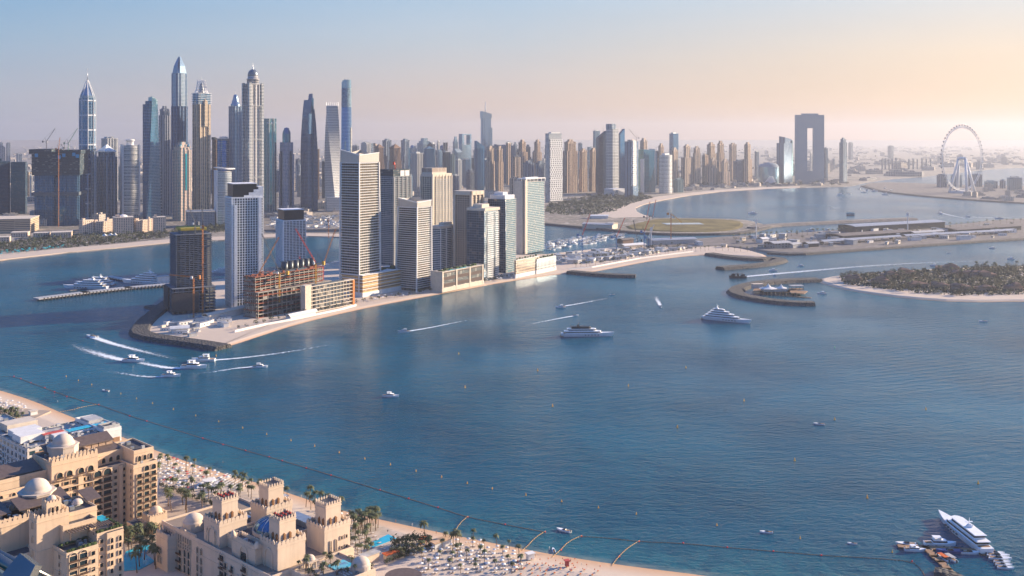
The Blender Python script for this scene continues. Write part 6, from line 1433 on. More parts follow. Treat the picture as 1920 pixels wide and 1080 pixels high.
g = G(); g.lathe([(0, -.3), (.75, 0), (.8, .5), (.35, .9), (.3, 2.2), (0, 2.6)], 8); b0 = None
yel = [(124, 706), (147, 714), (172, 722), (226.5, 739), (256, 748), (286, 757), (325, 768), (367, 780), (410, 791), (455, 803), (500, 815), (545.5, 826.5), (590, 837), (636, 849), (684, 861), (732, 872), (780, 884), (828, 895), (876, 907), (923, 917), (986, 929), (1053, 941), (1122, 952.6), (1193, 964.5), (1344, 985.5), (1500, 1010), (1672.7, 1036)]
for p in yel:
    x, y = P2(*p)
    if not b0: b0 = g.build('buoy', YEL, None, (x, y, 0)); tag(b0, 'yellow pillar buoy in the outer row off the near beach', 'buoy', 'yellow buoys in the outer row'); b0.scale = (.55,) * 3
    else: o = b0.copy(); COL.objects.link(o); o.location = (x, y, 0)
for i, (p, L_, m) in enumerate([((872, 727), 'orange pillar buoy below the sun glitter', YEL), ((860, 664), 'orange buoy left of the tall glitter streak', YEL), ((1008, 695), 'orange buoy under the black-topped yacht', YEL), ((1036, 762), 'orange pillar buoy in mid bay, centre', YEL), ((1178, 724), 'orange buoy right of mid bay centre', YEL), ((1395, 752), 'orange buoy alone right of centre', YEL), ((1270, 802), 'orange pillar buoy nearer the viewer right of centre', YEL), ((1490, 864), 'yellow buoy below the small dark boat', YEL),
    ((1565, 787), 'orange buoy beside the small dark boat', YEL), ((1626, 934), 'orange pillar buoy in the lower right', YEL), ((1834, 907), 'orange pillar buoy above the moored yacht', YEL), ((1286, 690), 'orange buoy left of the pale-masted yacht wake', YEL), ((1565, 652), 'green marker buoy in open water', mat('buoy_green', (.02, .25, .12), .5)), ((1378, 653), 'dark marker buoy under the pale-masted yacht', DARKM), ((1736, 768), 'tall thin marker pole alone on the right', YEL), ((405, 668), 'yellow pillar buoy beside the boat below the tip', YEL)]):
    x, y = P2(*p); o = tag(g.build('buoy', m, None, (x, y, 0)), L_, 'buoy'); o.scale = (.8,) * 3
def line(label, pts, r=.22, st=1.5, m=YEL, z=.15):
    c = [Vector((*P2(*p), z)) for p in smooth(pts, 1, False)]; t = thing('float_line', label, 'float line', c[0]); g = G(); f = G(); o = c[0]
    g.path([p - o for p in c], r * .5, 3); g.build('rope', ROPE, t); n = 0
    for a, b in zip(c, c[1:]):
        L_ = (b - a).length; k = max(1, int(L_ / st))
        for i in range(k): p = a + (b - a) * (i / k) - o; q = (b - a).normalized() * st * .28; f.tube(p - q, p + q, r, 5)
    f.build('floats', m, t)['kind'] = 'stuff'
line('long rope of brown floats parallel to the whole near beach', [(0, 707), (26, 706), (58, 718), (102, 735), (155, 752), (185, 759), (243, 780), (300, 797), (380, 822), (460, 845), (529, 864), (620, 891), (712, 919), (821, 952), (876, 970), (947, 984), (1021, 998)], .17, 1.7, ROPE)
line('rope of brown floats continuing right towards the wooden jetty', [(1090, 1006), (1150, 1010), (1198, 1016), (1280, 1019), (1363, 1027), (1450, 1034), (1540, 1042), (1640, 1047), (1710, 1053), (1728, 1068), (1736, 1085)], .17, 1.7, ROPE)
for L_, p in (('yellow float line reaching the sand far left', [(185, 759), (160, 763), (133, 770), (108, 774)]), ('yellow float line running ashore by the flat-roofed beach hut', [(876.7, 970), (861, 984), (853, 1000), (838, 1014)]), ('yellow float line running ashore beside the beached boats', [(1021.6, 998), (1003, 1010), (985, 1030), (966, 1041)]), ('yellow float line just right of the beached boats', [(1090, 1006), (1066, 1017), (1051, 1033), (1032, 1049)]), ('yellow float line farthest right running ashore', [(1198, 1016), (1177, 1029), (1160, 1045), (1147, 1063)])):
    line(L_, p, .18, 1.6, mat('float_yellow', (.62, .38, .12), .6), .5)

# jetties
def pier(label, pts, w, z, piles=14, m=None, th=.8):
    c = [Vector(P2(*p)) for p in pts]; o = c[0]; t = thing('jetty', label, 'jetty', (o.x, o.y, 0)); g = G()
    for a, b in zip(c, c[1:]):
        d = (b - a); L_ = d.length; d /= L_; mid = (a + b) / 2 - o; g.obox(mid.x, mid.y, L_ + w * .6, w, math.atan2(d.y, d.x), z - th, z, bot=True)
    g.build('deck', m or PAVE, t)
    n = 0; tot = sum((b - a).length for a, b in zip(c, c[1:]))
    for a, b in zip(c, c[1:]):
        k = max(1, int(piles * (b - a).length / tot)); q = Vector((-(b - a).normalized().y, (b - a).normalized().x)) * w * .45
        for i in range(k):
            p = a + (b - a) * (i + .5) / k - o
            for s_ in (-1, 1): G().lathe([(w * .06 + .25, -1), (w * .06 + .25, z + .2), (0, z + .25)], 8).build('pile', ROCK if w > 10 else DARKM, t, (p.x + q.x * s_, p.y + q.y * s_, 0))
    return t
pier('long concrete jetty on piles reaching left from the unfinished towers', [(74, 563), (160, 552), (240, 543), (325, 536)], 16, 3.4, 40, mat('grey_render', (.42, .42, .42), .7), 1.4)
pier('upper finger jetty behind the big yachts', [(205, 521), (250, 530), (322, 536)], 12, 2.6, 16, mat('grey_render', (.42, .42, .42), .7))
pier('low pontoon alongside the outermost yachts', [(132, 546), (215, 534)], 5, 1.2, 12)
x, y = P2(312, 533); t = thing('shed', 'white boxy shed at the root of the far jetty', 'shed', (x, y, 2.6), R(35)); G().box(-14, 14, -6, 6, 0, 9).build('wall', WHITE, t); G().box(-14.5, 14.5, -6.5, 6.5, 9, 9.6, bot=True).build('roof', GREYC, t)
pier('wooden jetty arms where the big yacht is moored', [(1688, 1026), (1735, 1029), (1795, 1032), (1862, 1037)], 4.2, .9, 12, DECK, .5)
pier('wooden walkway leading from the jetty arms to the rocks', [(1737, 1030), (1752, 1046), (1764, 1056), (1778, 1070), (1792, 1090)], 3.6, .9, 8, DECK, .5)
strip_ = strip('breakwater', [(1752, 1076), (1775, 1080), (1800, 1092)], 10, 2.2, ROCK); tag(strip_, 'dark rocks at the foot of the wooden walkway', 'breakwater')
for i in range(5):
    x, y = P2(1248 + i * 14, 452 - i * 1.5); 
# tented jetty inside curved breakwater
pier('timber deck on piles under the white tent, inside the curved breakwater', [(1424, 549), (1470, 551), (1500, 553)], 26, 4, 10, DECK)
pier('low pontoons beside the tented deck', [(1468, 555), (1520, 559)], 3, .8, 8, DECK, .4)
x, y = P2(1446, 551); t = thing('tent_pavilion', 'white twin-peaked tent roof over the timber deck in the small harbour', 'pavilion', (x, y, 4), R(8)); g = G()
for cx_, s_, hh in ((-4, 13, 10), (14, 8, 9)):
    for i in range(8):
        a, b = 2 * math.pi * i / 8, 2 * math.pi * (i + 1) / 8; A, B_ = Vector((cx_ + s_ * math.cos(a), s_ * .8 * math.sin(a), 3.4)), Vector((cx_ + s_ * math.cos(b), s_ * .8 * math.sin(b), 3.4)); m1, m2 = Vector((cx_ + s_ * .3 * math.cos(a), s_ * .24 * math.sin(a), 5.4)), Vector((cx_ + s_ * .3 * math.cos(b), s_ * .24 * math.sin(b), 5.4))
        g.face([A, B_, m2, m1]); g.face([m1, m2, (cx_, 0, hh)])
g.build('tent_roof', WHITE, t); G().box(-12, 20, -7, 7, 0, 3).build('wall', GREYC, t)
x, y = P2(1420, 545); t = thing('shed', 'small grey flat-roofed shed left of the white tent', 'shed', (x, y, 3), R(8)); G().box(-7, 7, -4, 4, 0, 6).build('wall', GREYC, t); G().box(-7.5, 7.5, -4.5, 4.5, 6, 6.5, bot=True).build('roof', BEI, t)
x, y = P2(1493, 548); t = thing('stilt_house', 'dark open pavilion on stilts right of the white tent', 'pavilion', (x, y, 0), R(8)); G().box(-9, 9, -5, 5, 8.4, 9.4, bot=True).build('roof', GREYC, t); G().box(-9, 9, -5, 5, 4, 4.7, bot=True).build('deck', DECK, t)
for i in range(8): G().tube((0, 0, -1), (0, 0, 8.5), .35, 5).build('post', DARKM, t, (-8 + 16 * (i % 4) / 3, -4.4 + 8.8 * (i // 4), 0))

# ------------------------------------------------------------------ observation wheel and its island
Yw = CAM_H * FOC / (363 - YH); xw = (1804 - 960) * Yw / FOC; Rw = 62.5 * Yw / FOC
t = thing('ferris_wheel', 'giant white observation wheel on splayed legs at the water', 'ferris wheel', (xw, Yw, 1.5), R(31)); hb = ht(297, Yw) - 1.5
WW = mat('wheel_white', (.66, .68, .70), .5, var=.05)
def ring(r, y, tr, n=96):
    g = G()
    for i in range(n):
        a, b = 2 * math.pi * i / n, 2 * math.pi * (i + 1) / n; g.tube((r * math.cos(a), y, hb + r * math.sin(a)), (r * math.cos(b), y, hb + r * math.sin(b)), tr, 5)
    return g
ring(Rw - 5, -3, .8).build('rim', WW, t); ring(Rw - 5, 3, .8).build('rim', WW, t); ring(Rw - 10, 0, .7).build('inner_rim', WW, t)
g = G()
for i in range(96):
    a = 2 * math.pi * i / 96; c, s_ = math.cos(a), math.sin(a)
    for y in (-3, 3): g.tube(((Rw - 5) * c, y, hb + (Rw - 5) * s_), ((Rw - 11) * math.cos(a + .03), 0, hb + (Rw - 11) * math.sin(a + .03)), .5, 3)
g.build('rim_lattice', WW, t)
for i in range(48):
    a = 2 * math.pi * i / 48; G().lathe([(0, -3), (2.2, -2.2), (2.6, 0), (2.2, 2.2), (0, 3)], 8).build('cabin', mat('cabin_glass', (.10, .16, .22), .2, .3), t, (Rw * math.cos(a), 0, hb + Rw * math.sin(a)))
g = G()
for i in range(32):
    a = 2 * math.pi * i / 32; g.tube((0, 0, hb), ((Rw - 11) * math.cos(a), 0, hb + (Rw - 11) * math.sin(a)), .09, 3)
g.build('spokes', WW, t)
G().tube((0, -16, hb), (0, 16, hb), 5, 12).build('hub', WW, t)
for sx, sy in ((-1, -1), (1, -1), (-1, 1), (1, 1)): G().tube((0, sy * 14, hb), (sx * 24, sy * 36, 0), 4.2, 8, 5.0).build('leg', WW, t)
G().lathe([(46, 0), (44, 6), (30, 9), (0, 10)], 24).build('base_building', GREYC, t)
for i, (a, b, yb, yt, L_) in enumerate([(1755, 1777, 352, 329, 'first pale apartment block behind the wheel, from the bridge side'), (1781, 1805, 352, 329, 'second pale apartment block, directly behind the wheel legs'), (1811, 1843, 352, 328, 'wide pale apartment block right of the wheel legs'), (1844, 1872, 355, 341, 'low pale block beyond the wheel'), (1873, 1887, 355, 340, 'small low block between two larger ones beyond the wheel'), (1887, 1918, 359, 334, 'tall pale apartment block near the right edge'), (1919, 1960, 360, 338, 'pale apartment block cut by the right edge')]):
    T('apartment_block', L_, a, a + 6, b, yb, yt, 18, 'bluel' if i % 2 else 'grey')
r_ = random.Random(4)

# ------------------------------------------------------------------ vegetation
import bmesh
def leaf_mat(name, c):
    t = NT(name); g = t.coord(); oi = t.new('ShaderNodeObjectInfo').outputs['Random']
    a = tuple(x * 1.35 for x in c); b = tuple(x * .6 for x in c)
    t.set(color=t.mix(t.math('MULTIPLY', t.math('ADD', t.noise(g, .9, 3, .7), oi), .5), a, b), rough=.75); return t.m
LEAF = leaf_mat('tree_leaves', (.045, .058, .025)); PLEAF = leaf_mat('palm_fronds', (.085, .10, .035)); BARK = mat('bark', (.16, .11, .07), .95)
def bush_mesh(seed, h=6.0, r=3.2, n=150, crown_only=False):
    q = random.Random(seed); g = G(); tr = G()
    tr.tube((0, 0, 0), (q.uniform(-.3, .3), q.uniform(-.3, .3), h * .5), .22, 5, .12)
    for k in range(4): a = q.uniform(0, 6.28); tr.tube((0, 0, h * .35), (r * .5 * math.cos(a), r * .5 * math.sin(a), h * q.uniform(.55, .75)), .11, 4, .05)
    lobes = [(q.uniform(-.5, .5) * r, q.uniform(-.5, .5) * r, h * q.uniform(.5, .8), r * q.uniform(.4, .65)) for _ in range(6)]
    for i in range(n):
        lx, ly, lz, lr = q.choice(lobes); u, v = q.uniform(0, 6.28), q.uniform(-.7, 1); w = math.sqrt(max(0, 1 - v * v)); rr = lr * q.uniform(.7, 1.1)
        p = Vector((lx + rr * w * math.cos(u), ly + rr * w * math.sin(u), lz + rr * v * .8)); s_ = q.uniform(.25, .55) * r * .32
        a = Vector((q.uniform(-1, 1), q.uniform(-1, 1), q.uniform(-1, 1))).normalized() * s_; b = a.orthogonal().normalized() * s_
        g.face([p - a, p - b * .7, p + a, p + b * .7], 0)
    return tr, g
def palm_mesh(seed, h=8.0, fr=15, fl=2.6):
    q = random.Random(seed); tr = G(); g = G(); c = Vector((0, 0, 0)); lean = Vector((q.uniform(-.08, .08), q.uniform(-.08, .08), 1))
    for k in range(4): n_ = c + lean * (h / 4); tr.tube(c, n_, .26 - .03 * k, 6, .23 - .03 * k); c = n_
    for i in range(fr * 2):
        a = 6.28 * i / fr + q.uniform(-.2, .2); up = q.uniform(.15, .8) if i < fr else q.uniform(-.3, .25); L_ = fl * q.uniform(.8, 1.1); d = Vector((math.cos(a), math.sin(a), 0)); s_ = Vector((-d.y, d.x, 0))
        p0 = c; w0 = .12
        for k in range(3):
            f = (k + 1) / 3; p1 = c + d * L_ * f + Vector((0, 0, L_ * (up * f - .75 * f * f))); w1 = (.42, .38, .04)[k]
            g.face([p0 - s_ * w0, p1 - s_ * w1 + Vector((0, 0, -w1 * .4)), p1, p0]); g.face([p0, p1, p1 + s_ * w1 + Vector((0, 0, -w1 * .4)), p0 + s_ * w0]); p0 = p1; w0 = w1
    return tr, g
def plant(kind, seed, label, **k):
    tr, g = (palm_mesh if kind == 'palm_tree' else bush_mesh)(seed, **k)
    t = thing(kind, label, 'palm' if kind == 'palm_tree' else 'tree'); tr.build('trunk', BARK, t); g.build('crown', PLEAF if kind == 'palm_tree' else LEAF, t); return t
def plant1(kind, seed, **k):
    "one-mesh version for trees only a few pixels tall"
    tr, g = (palm_mesh if kind == 'palm_tree' else bush_mesh)(seed, **k)
    n = len(g.f); b = len(tr.v); tr.v += g.v; tr.f += [tuple(i + b for i in f) for f in g.f]; tr.mi += [1] * n; tr.uv += g.uv; tr.sm += g.sm
    return tr.build(kind, [BARK, PLEAF if kind == 'palm_tree' else LEAF])
def inpoly(p, poly):
    x, y = p; r = False; j = len(poly) - 1
    for i in range(len(poly)):
        a, b = poly[i], poly[j]
        if (a[1] > y) != (b[1] > y) and x < (b[0] - a[0]) * (y - a[1]) / (b[1] - a[1]) + a[0]: r = not r
        j = i
    return r
NEARP = [plant('palm_tree', s, 'x', h=8.5 + s * .4) for s in range(3)]; NEARB = [plant('shrub', s + 10, 'x', h=5 + s) for s in range(2)]
FARP = [plant1('palm_tree', s + 20, h=9, fr=9, fl=3.2) for s in range(2)]; FARB = [plant1('broadleaf_tree', s + 30, h=8, r=5, n=90) for s in range(3)]
used = set()
def put(src, x, y, z, label, group, s=1.0, rz=None, cat=None):
    rz = random.uniform(0, 6.28) if rz is None else rz
    if src.name in used: o = dup(src, (x, y, z), rz, label, s, group)
    else:
        used.add(src.name); o = src; o.location = (x, y, z); o.rotation_euler = (0, 0, rz); o.scale = (s, s, s) if isinstance(s, (int, float)) else s; o['label'] = label; o['group'] = group
    if cat: o['category'] = cat
    return o
NG = {}
def scatter(poly_px, n, srcs, label, group, z=1.5, s=(.8, 1.3), cat='tree', mind=3.5, seed=1, keep=999):
    "keep: the nearest ones are things of their own, the rest one mass"
    poly = [P2(*p) for p in poly_px]; xs = [p[0] for p in poly]; ys = [p[1] for p in poly]; q = random.Random(seed); done = []; tr = 0
    while len(done) < n and tr < n * 60:
        tr += 1; p = (q.uniform(min(xs), max(xs)), q.uniform(min(ys), max(ys)))
        if inpoly(p, poly) and all((p[0] - d[0]) ** 2 + (p[1] - d[1]) ** 2 > mind ** 2 for d in done): done.append(p)
    done.sort(key=lambda p: p[1]); g = G()
    for i, p in enumerate(done):
        src = q.choice(srcs); k = q.uniform(*s)
        if i < keep: put(src, p[0], p[1], z, label, group, k, q.uniform(0, 6.28), cat)
        else: merge(g, src, p[0], p[1], z, k, q.uniform(0, 6.28))
    if g.f: tag(g.build(cat + '_mass', g.mats), 'far mass of ' + group, cat + 's', kind='stuff')
    return done
def merge(g, src, x, y, z, k, rz):
    me = src.data; c, s_ = math.cos(rz) * k, math.sin(rz) * k; b = len(g.v)
    if not hasattr(g, 'mats'): g.mats = []
    for m in me.materials:
        if m not in g.mats: g.mats.append(m)
    g.v += [(x + v.co.x * c - v.co.y * s_, y + v.co.x * s_ + v.co.y * c, z + v.co.z * k) for v in me.vertices]
    uvl = me.uv_layers[0].data
    for f in me.polygons:
        g.f.append(tuple(i + b for i in f.vertices)); g.mi.append(g.mats.index(me.materials[f.material_index])); g.sm.append(False); g.uv += [tuple(uvl[i].uv) for i in f.loop_indices]
def carpet(name, poly_px, z, h, n, label, m, seed=1, w=(1.2, 3)):
    "undergrowth no one could count"
    poly = [P2(*p) for p in poly_px]; xs = [p[0] for p in poly]; ys = [p[1] for p in poly]; q = random.Random(seed); g = G(); k = 0; tr = 0
    while k < n and tr < n * 20:
        tr += 1; x, y = q.uniform(min(xs), max(xs)), q.uniform(min(ys), max(ys))
        if not inpoly((x, y), poly): continue
        k += 1; s_ = q.uniform(*w)
        for j in range(4):
            p = Vector((x + q.uniform(-s_, s_), y + q.uniform(-s_, s_), z + q.uniform(0, h))); a = Vector((q.uniform(-1, 1), q.uniform(-1, 1), q.uniform(-.6, .6))).normalized() * s_ * .6; b = a.orthogonal().normalized() * s_ * .5
            g.face([p - a, p - b, p + a, p + b])
    return tag(g.build(name, m), label, 'undergrowth', kind='stuff')
# left coast grove
lc = [(-10, 478), (60, 472), (130, 466), (200, 460), (270, 452), (325, 447), (325, 436), (240, 440), (150, 440), (60, 450), (-10, 458)]
carpet('undergrowth', lc, 1.5, 3, 1500, 'dark shrubs carpeting the resort garden behind the left beach', LEAF)
scatter(lc, 150, FARB + FARP, 'small garden tree in the grove behind the left beach', 'trees behind the left beach', s=(.8, 1.25), mind=7, keep=55)
lc2 = [(325, 444), (420, 436), (430, 424), (400, 424), (330, 430)]
scatter(lc2, 30, FARB, 'small dark tree in the wood right of the beige resort', 'trees right of the beige resort', s=(.9, 1.4), mind=9, seed=2, keep=12)
carpet('undergrowth', lc2, 1.5, 4, 500, 'dark shrubs in the wood right of the beige resort', LEAF, 2, (2, 4))
gp = [(1030, 384), (1100, 372), (1170, 362), (1205, 366), (1225, 372), (1180, 384), (1150, 398), (1110, 404), (1050, 404), (1025, 400)]
carpet('undergrowth', gp, 1.5, 4, 1300, 'dark shrubs of the palm garden below the far hotels', LEAF, 3, (3, 6))
scatter(gp, 120, FARB, 'dark tree in the palm garden below the far hotels', 'trees in the far palm garden', s=(1.1, 1.9), mind=14, seed=3, keep=35)
vi = [(1585, 536), (1640, 543), (1710, 552), (1800, 558), (1925, 555), (1925, 503), (1800, 507), (1650, 514), (1575, 522)]
carpet('undergrowth', vi, 2, 3.2, 2600, 'dense dark shrubs between the villas on the right island', LEAF, 4, (1.5, 3.2))
scatter(vi, 225, FARB, 'dark broadleaf tree in the dense wood of the villa island', 'trees of the villa island', 2, (.75, 1.2), mind=6, seed=4, keep=110)
scatter(vi, 24, FARP, 'tall palm rising over the villa island wood', 'palms of the villa island', 2, (1.1, 1.4), 'palm', 16, 5)
# villas
VW = stone('villa_render', (.36, .25, .19)); VR = mat('villa_roof', (.22, .13, .10), .9, var=.3)
def villa(label, px, py, w, d, n, rz):
    x, y = P2(px, py); t = thing('villa', label, 'villa', (x, y, 2), rz); q = random.Random(px)
    for k in range(n):
        cx, cy_ = (q.uniform(-w * .3, w * .3), q.uniform(-d * .2, d * .2)) if k else (0, 0); ww, dd, hh = w * (.9 if not k else .45), d * (.9 if not k else .6), (6.5 if not k else q.uniform(4, 10))
        G().obox(cx, cy_, ww, dd, 0, 0, hh).build('wall', VW, t)
        G().prism(rect(ww * 1.08, dd * 1.08, cx, cy_), hh, hh + .3, bot=True).prism(rect(ww * 1.04, dd * 1.04, cx, cy_), hh + .3, hh + 2.6, top=rect(ww * .3, dd * .1, cx, cy_)).build('roof', VR, t)
    for k in range(5): G().box(-.8, .8, -.1, .1, 0, 2.4).build('window', WIN, t, (-w * .38 + w * .18 * k, -d * .46, 1.2))
    return t
for i, (px, py, w, d, n, L_) in enumerate([(1600, 532, 22, 12, 3, 'terracotta villa nearest the tented harbour'), (1650, 536, 24, 14, 4, 'long villa behind the beach, second from the tip'), (1668, 526, 26, 14, 3, 'villa deeper in the wood behind the long one'), (1720, 543, 28, 14, 4, 'wide villa facing the beach in the middle of the island'), (1762, 545, 22, 13, 3, 'villa beside the wide beach one'), (1800, 548, 26, 13, 4, 'villa with two roof heights near the middle beach'),
    (1848, 550, 28, 14, 4, 'large villa on the beach towards the right'), (1900, 548, 22, 13, 3, 'villa half hidden by trees near the right edge'), (1775, 511, 34, 18, 5, 'big stepped villa on the channel side'), (1806, 522, 36, 18, 5, 'big villa with terraces at the island centre'), (1842, 524, 38, 18, 6, 'largest terraced villa at the island centre'), (1700, 519, 24, 14, 3, 'villa on the channel side left of the big stepped one')]):
    villa(L_, px, py, w, d, n, R(-12 + 7 * (i % 4)))

# ------------------------------------------------------------------ left coast resort and low buildings
RES = facade('resort_wall', (.72, .57, .45), (.03, .03, .03), 3.6, 4.6, .55, .42, .2, .4)
def lowb(name, label, xl, xc, xr, yb, yt, a, m, trim=True, cat='building'):
    t, w, d, Y = base_t(name, label, xl, xc, xr, yb, a, cat); zt = ht(yt, Y) - 1.5
    G().prism(rect(w, d), 0, zt).build('wall', m, t); G().prism(rect(w * 1.02, d * 1.04), zt, zt + .9, bot=True).build('roof', m if not trim else BEI, t); return t, w, d, zt
for a in [('beige resort wing with square end tower, leftmost', 148, 155, 176, 442, 414, 48), ('beige resort wing with small square windows, second', 172, 178, 201, 440, 417, 48), ('recessed beige resort wing before the domed centre', 196, 201, 216, 436, 412, 48), ('domed central block of the beige resort', 211, 222, 251, 441, 409, 25), ('beige resort wing right of the domed centre', 249, 255, 277, 438, 414, 48), ('recessed resort wing near the right end', 274, 279, 291, 434, 411, 48), ('tall end block of the beige resort, rightmost', 286, 292, 311, 438, 408, 25)]:
    t, w, d, zt = lowb('resort_building', a[0], *a[1:], RES)
    if 'domed' in a[0] and 'central' in a[0]: g = G(); dome(g, 0, d * .2, zt, w * .24, w * .12); g.build('dome', WHITE, t)
    G().obox(-w * .3, 0, w * .2, d * .5, 0, zt, zt + 5).build('roof_tower', RES, t)
lowb('hotel_building', 'long flat beige hotel with banded windows at the left edge', -30, -6, 57, 440, 412, 14, facade('beige_bands', (.54, .42, .30), (.06, .06, .06), 4, 30, .4, .97, .2, .4))
for a in [('low cream beach house cut by the left edge', -8, -2, 18, 458, 446, 20), ('low cream house with towers left of the resort grove', 20, 26, 52, 446, 437, 18), ('low cream garden building in the middle of the grove', 62, 68, 92, 449, 438, 18), ('low cream house with two gables beside the resort', 95, 101, 134, 450, 437, 20)]:
    lowb('garden_house', a[0], *a[1:], RES)
for i, (a, b, c) in enumerate([(193, 199, 446), (205, 210, 445), (213, 218, 445)]):
    x, y = P2((a + b) / 2, c); t = thing('tent', ('leftmost', 'middle', 'rightmost')[i] + ' of three white peaked tents in front of the beige resort', 'tent', (x, y, 1.5)); G().prism(rect(9, 9), 3, 7.5, top=rect(.3, .3), bot=True).build('canopy', WHITE, t); G().box(-.2, .2, -.2, .2, 0, 4).build('pole', METAL, t)
lowb('hotel_building', 'dark blue-grey mid-rise block with pale roof behind the beige resort', 348, 366, 403, 428, 398, 20, facade('bluegrey', (.26, .30, .34), (.03, .07, .11), 3.6, 3.5, .5, .55, .4, .2))
x, y = P2(553, 412); t = thing('mosque', 'small white domed mosque with slim minaret behind the inner harbour', 'mosque', (x, y, 1.5), R(20)); G().box(-14, 14, -12, 12, 0, 14).build('wall', WHITE, t); g = G(); g.prism(ngon(8, 12), 14, 17); dome(g, 0, 0, 17, 7, 8); g.build('dome', WHITE, t); G().lathe([(1.4, 0), (1.2, 26), (2, 26), (2, 27), (.9, 27.2), (.8, 33), (0, 37)], 10, -18, -6).build('minaret', WHITE, t)
# generic low buildings spread through the built-up ground
LW = [facade('low_a', (.48, .42, .36), (.04, .06, .08), 3.6, 4, .5, .5, .2, .4, roof=(.36, .33, .30)), facade('low_b', (.58, .50, .42), (.04, .06, .08), 3.6, 5, .5, .5, .2, .4, roof=(.46, .42, .38)), facade('low_c', (.34, .33, .33), (.03, .06, .09), 3.6, 4, .6, .6, .4, .3, roof=(.24, .23, .22))]
LB = []
for i in range(6):
    w, d, hh = [(30, 18, 9), (22, 22, 14), (46, 16, 7), (18, 16, 20), (36, 26, 11), (60, 24, 8)][i]; g = G(); g.box(-w / 2, w / 2, -d / 2, d / 2, 0, hh)
    g.box(-w * .3, -w * .05, -d * .2, d * .25, hh, hh + 3); g.box(w * .15, w * .3, -d * .3, 0, hh, hh + 2); g.box(-w / 2 - 3, w / 2 - 4, -d / 2 - 5, -d / 2, 0, 4); LB.append(g.build('low_building', LW[i % 3]))
def low_area(poly, n, label, group, z=1.5, s=(.7, 1.3), mind=32, seed=1, keep=40): scatter(poly, n, LB, label, group, z, s, 'building', mind, seed, keep)
low_area([(0, 428), (140, 424), (400, 420), (640, 400), (640, 385), (400, 390), (140, 395), (0, 405)], 42, 'low flat-roofed building at the feet of the left skyscrapers', 'low buildings under the left skyscrapers', seed=11)
low_area([(0, 395), (400, 385), (700, 370), (700, 335), (0, 340)], 70, 'low block in the hazy city behind the left skyscrapers', 'low blocks behind the left skyscrapers', mind=50, s=(1, 2), seed=12)
low_area([(640, 392), (1010, 392), (1020, 374), (1100, 362), (1100, 350), (700, 350), (640, 370)], 50, 'low block at the feet of the middle stone towers', 'low blocks under the middle towers', mind=40, seed=13)
low_area([(1270, 362), (1420, 351), (1590, 348), (1590, 342), (1270, 348)], 45, 'small low building behind the far bay beach', 'low buildings behind the far beach', s=(.5, 1.1), mind=28, seed=14)
low_area([(1600, 343), (1640, 338), (1700, 334), (1740, 328), (1900, 312), (1900, 298), (1500, 310), (1420, 330)], 45, 'low hazy building in the far district behind the wheel', 'low buildings in the far district', s=(1.2, 3), mind=110, seed=15)
low_area([(1790, 374), (1900, 379), (1930, 372), (1930, 362), (1850, 358)], 14, 'low flat building on the wheel island', 'low buildings on the wheel island', s=(.8, 1.4), z=3, mind=40, seed=16)
q = random.Random(8); g = G()
for i in range(2600):
    Y = 4600 * math.exp(q.random() * 1.5); X = q.uniform(-.62, .62) * Y
    px, py = 960 + X / Y * FOC, YH + CAM_H * FOC / Y
    if px > 1600 and py > 312: continue
    s_ = q.uniform(10, 34) * (Y / 7000) ** .5; g.obox(X, Y, s_ * q.uniform(1, 2.4), s_, q.uniform(0, 3), 1.5, 1.5 + q.uniform(5, 16) * (2.5 if q.random() < .06 else 1))
tag(g.build('distant_city', LW[0]), 'pale sprawl of far-off city blocks fading into the haze', 'city', kind='stuff')
far = [(1020, 1030), (1652, 1656), (1658, 1662), (1665, 1669), (1671, 1675), (1678, 1682), (1686, 1689), (1702, 1707), (1710, 1715), (1718, 1722), (1727, 1731), (1735, 1739), (1743, 1747), (1550, 1556), (1590, 1600), (1664, 1676), (1560, 1566)]
for i, (a, b) in enumerate(far):
    T('distant_tower', 'very faint pale tower on the hazy plain left of the wheel' if i else 'very faint pale tower behind the middle skyline', a, (a + b) / 2, b, 318 if i != 14 and i != 15 else 300, 300 - (i % 3) if i not in (14, 15) else 268 + (i - 14) * 6, 30, 'grey', group='faint towers on the hazy plain' if i else None)

# ------------------------------------------------------------------ port island, grassy spit, harbour
def shed(label, x0, y0, x1, y1, depth, hh, roofm, wallm=None, name='port_building', canopy=False, z=2.6):
    a, b = Vector(P2(x0, y0)), Vector(P2(x1, y1)); d = b - a; L_ = d.length; rz = math.atan2(d.y, d.x); t = thing(name, label, 'building', (a.x, a.y, z), rz)
    if not canopy: G().box(0, L_, 0, depth, 0, hh).build('wall', wallm or GREYC, t)
    else:
        for i in range(int(L_ / 22) + 1): G().box(0, .9, 0, .9, 0, hh).box(0, .9, depth - 1, depth, 0, hh).build('column', METAL, t, (min(L_ - 1, i * 22), 0, 0))
    g = G(); n = 10
    for i in range(n):
        f0, f1 = i / n, (i + 1) / n; z0, z1 = hh + 2.5 * math.sin(math.pi * f0), hh + 2.5 * math.sin(math.pi * f1)
        g.prism([(-2, depth * f0 - 1), (L_ + 2, depth * f0 - 1), (L_ + 2, depth * f1 - 1), (-2, depth * f1 - 1)], [z0, z0, z1, z1], [z0 + .6, z0 + .6, z1 + .6, z1 + .6], bot=True)
    g.build('roof', roofm, t); return t
PR = mat('port_roof_pale', (.36, .38, .41), .5, .2); PD = mat('port_roof_dark', (.17, .15, .14), .8)
shed('very long port shed with bright flat roof', 1604, 439, 1772, 429, 50, 13, PR, DARKM)
shed('dark curved-roof terminal in front of the long shed', 1580, 453, 1712, 444, 45, 8, PD, DARKM); shed('dark curved-roof terminal at the right end of the port', 1795, 441, 1915, 433, 50, 8, PD, DARKM)
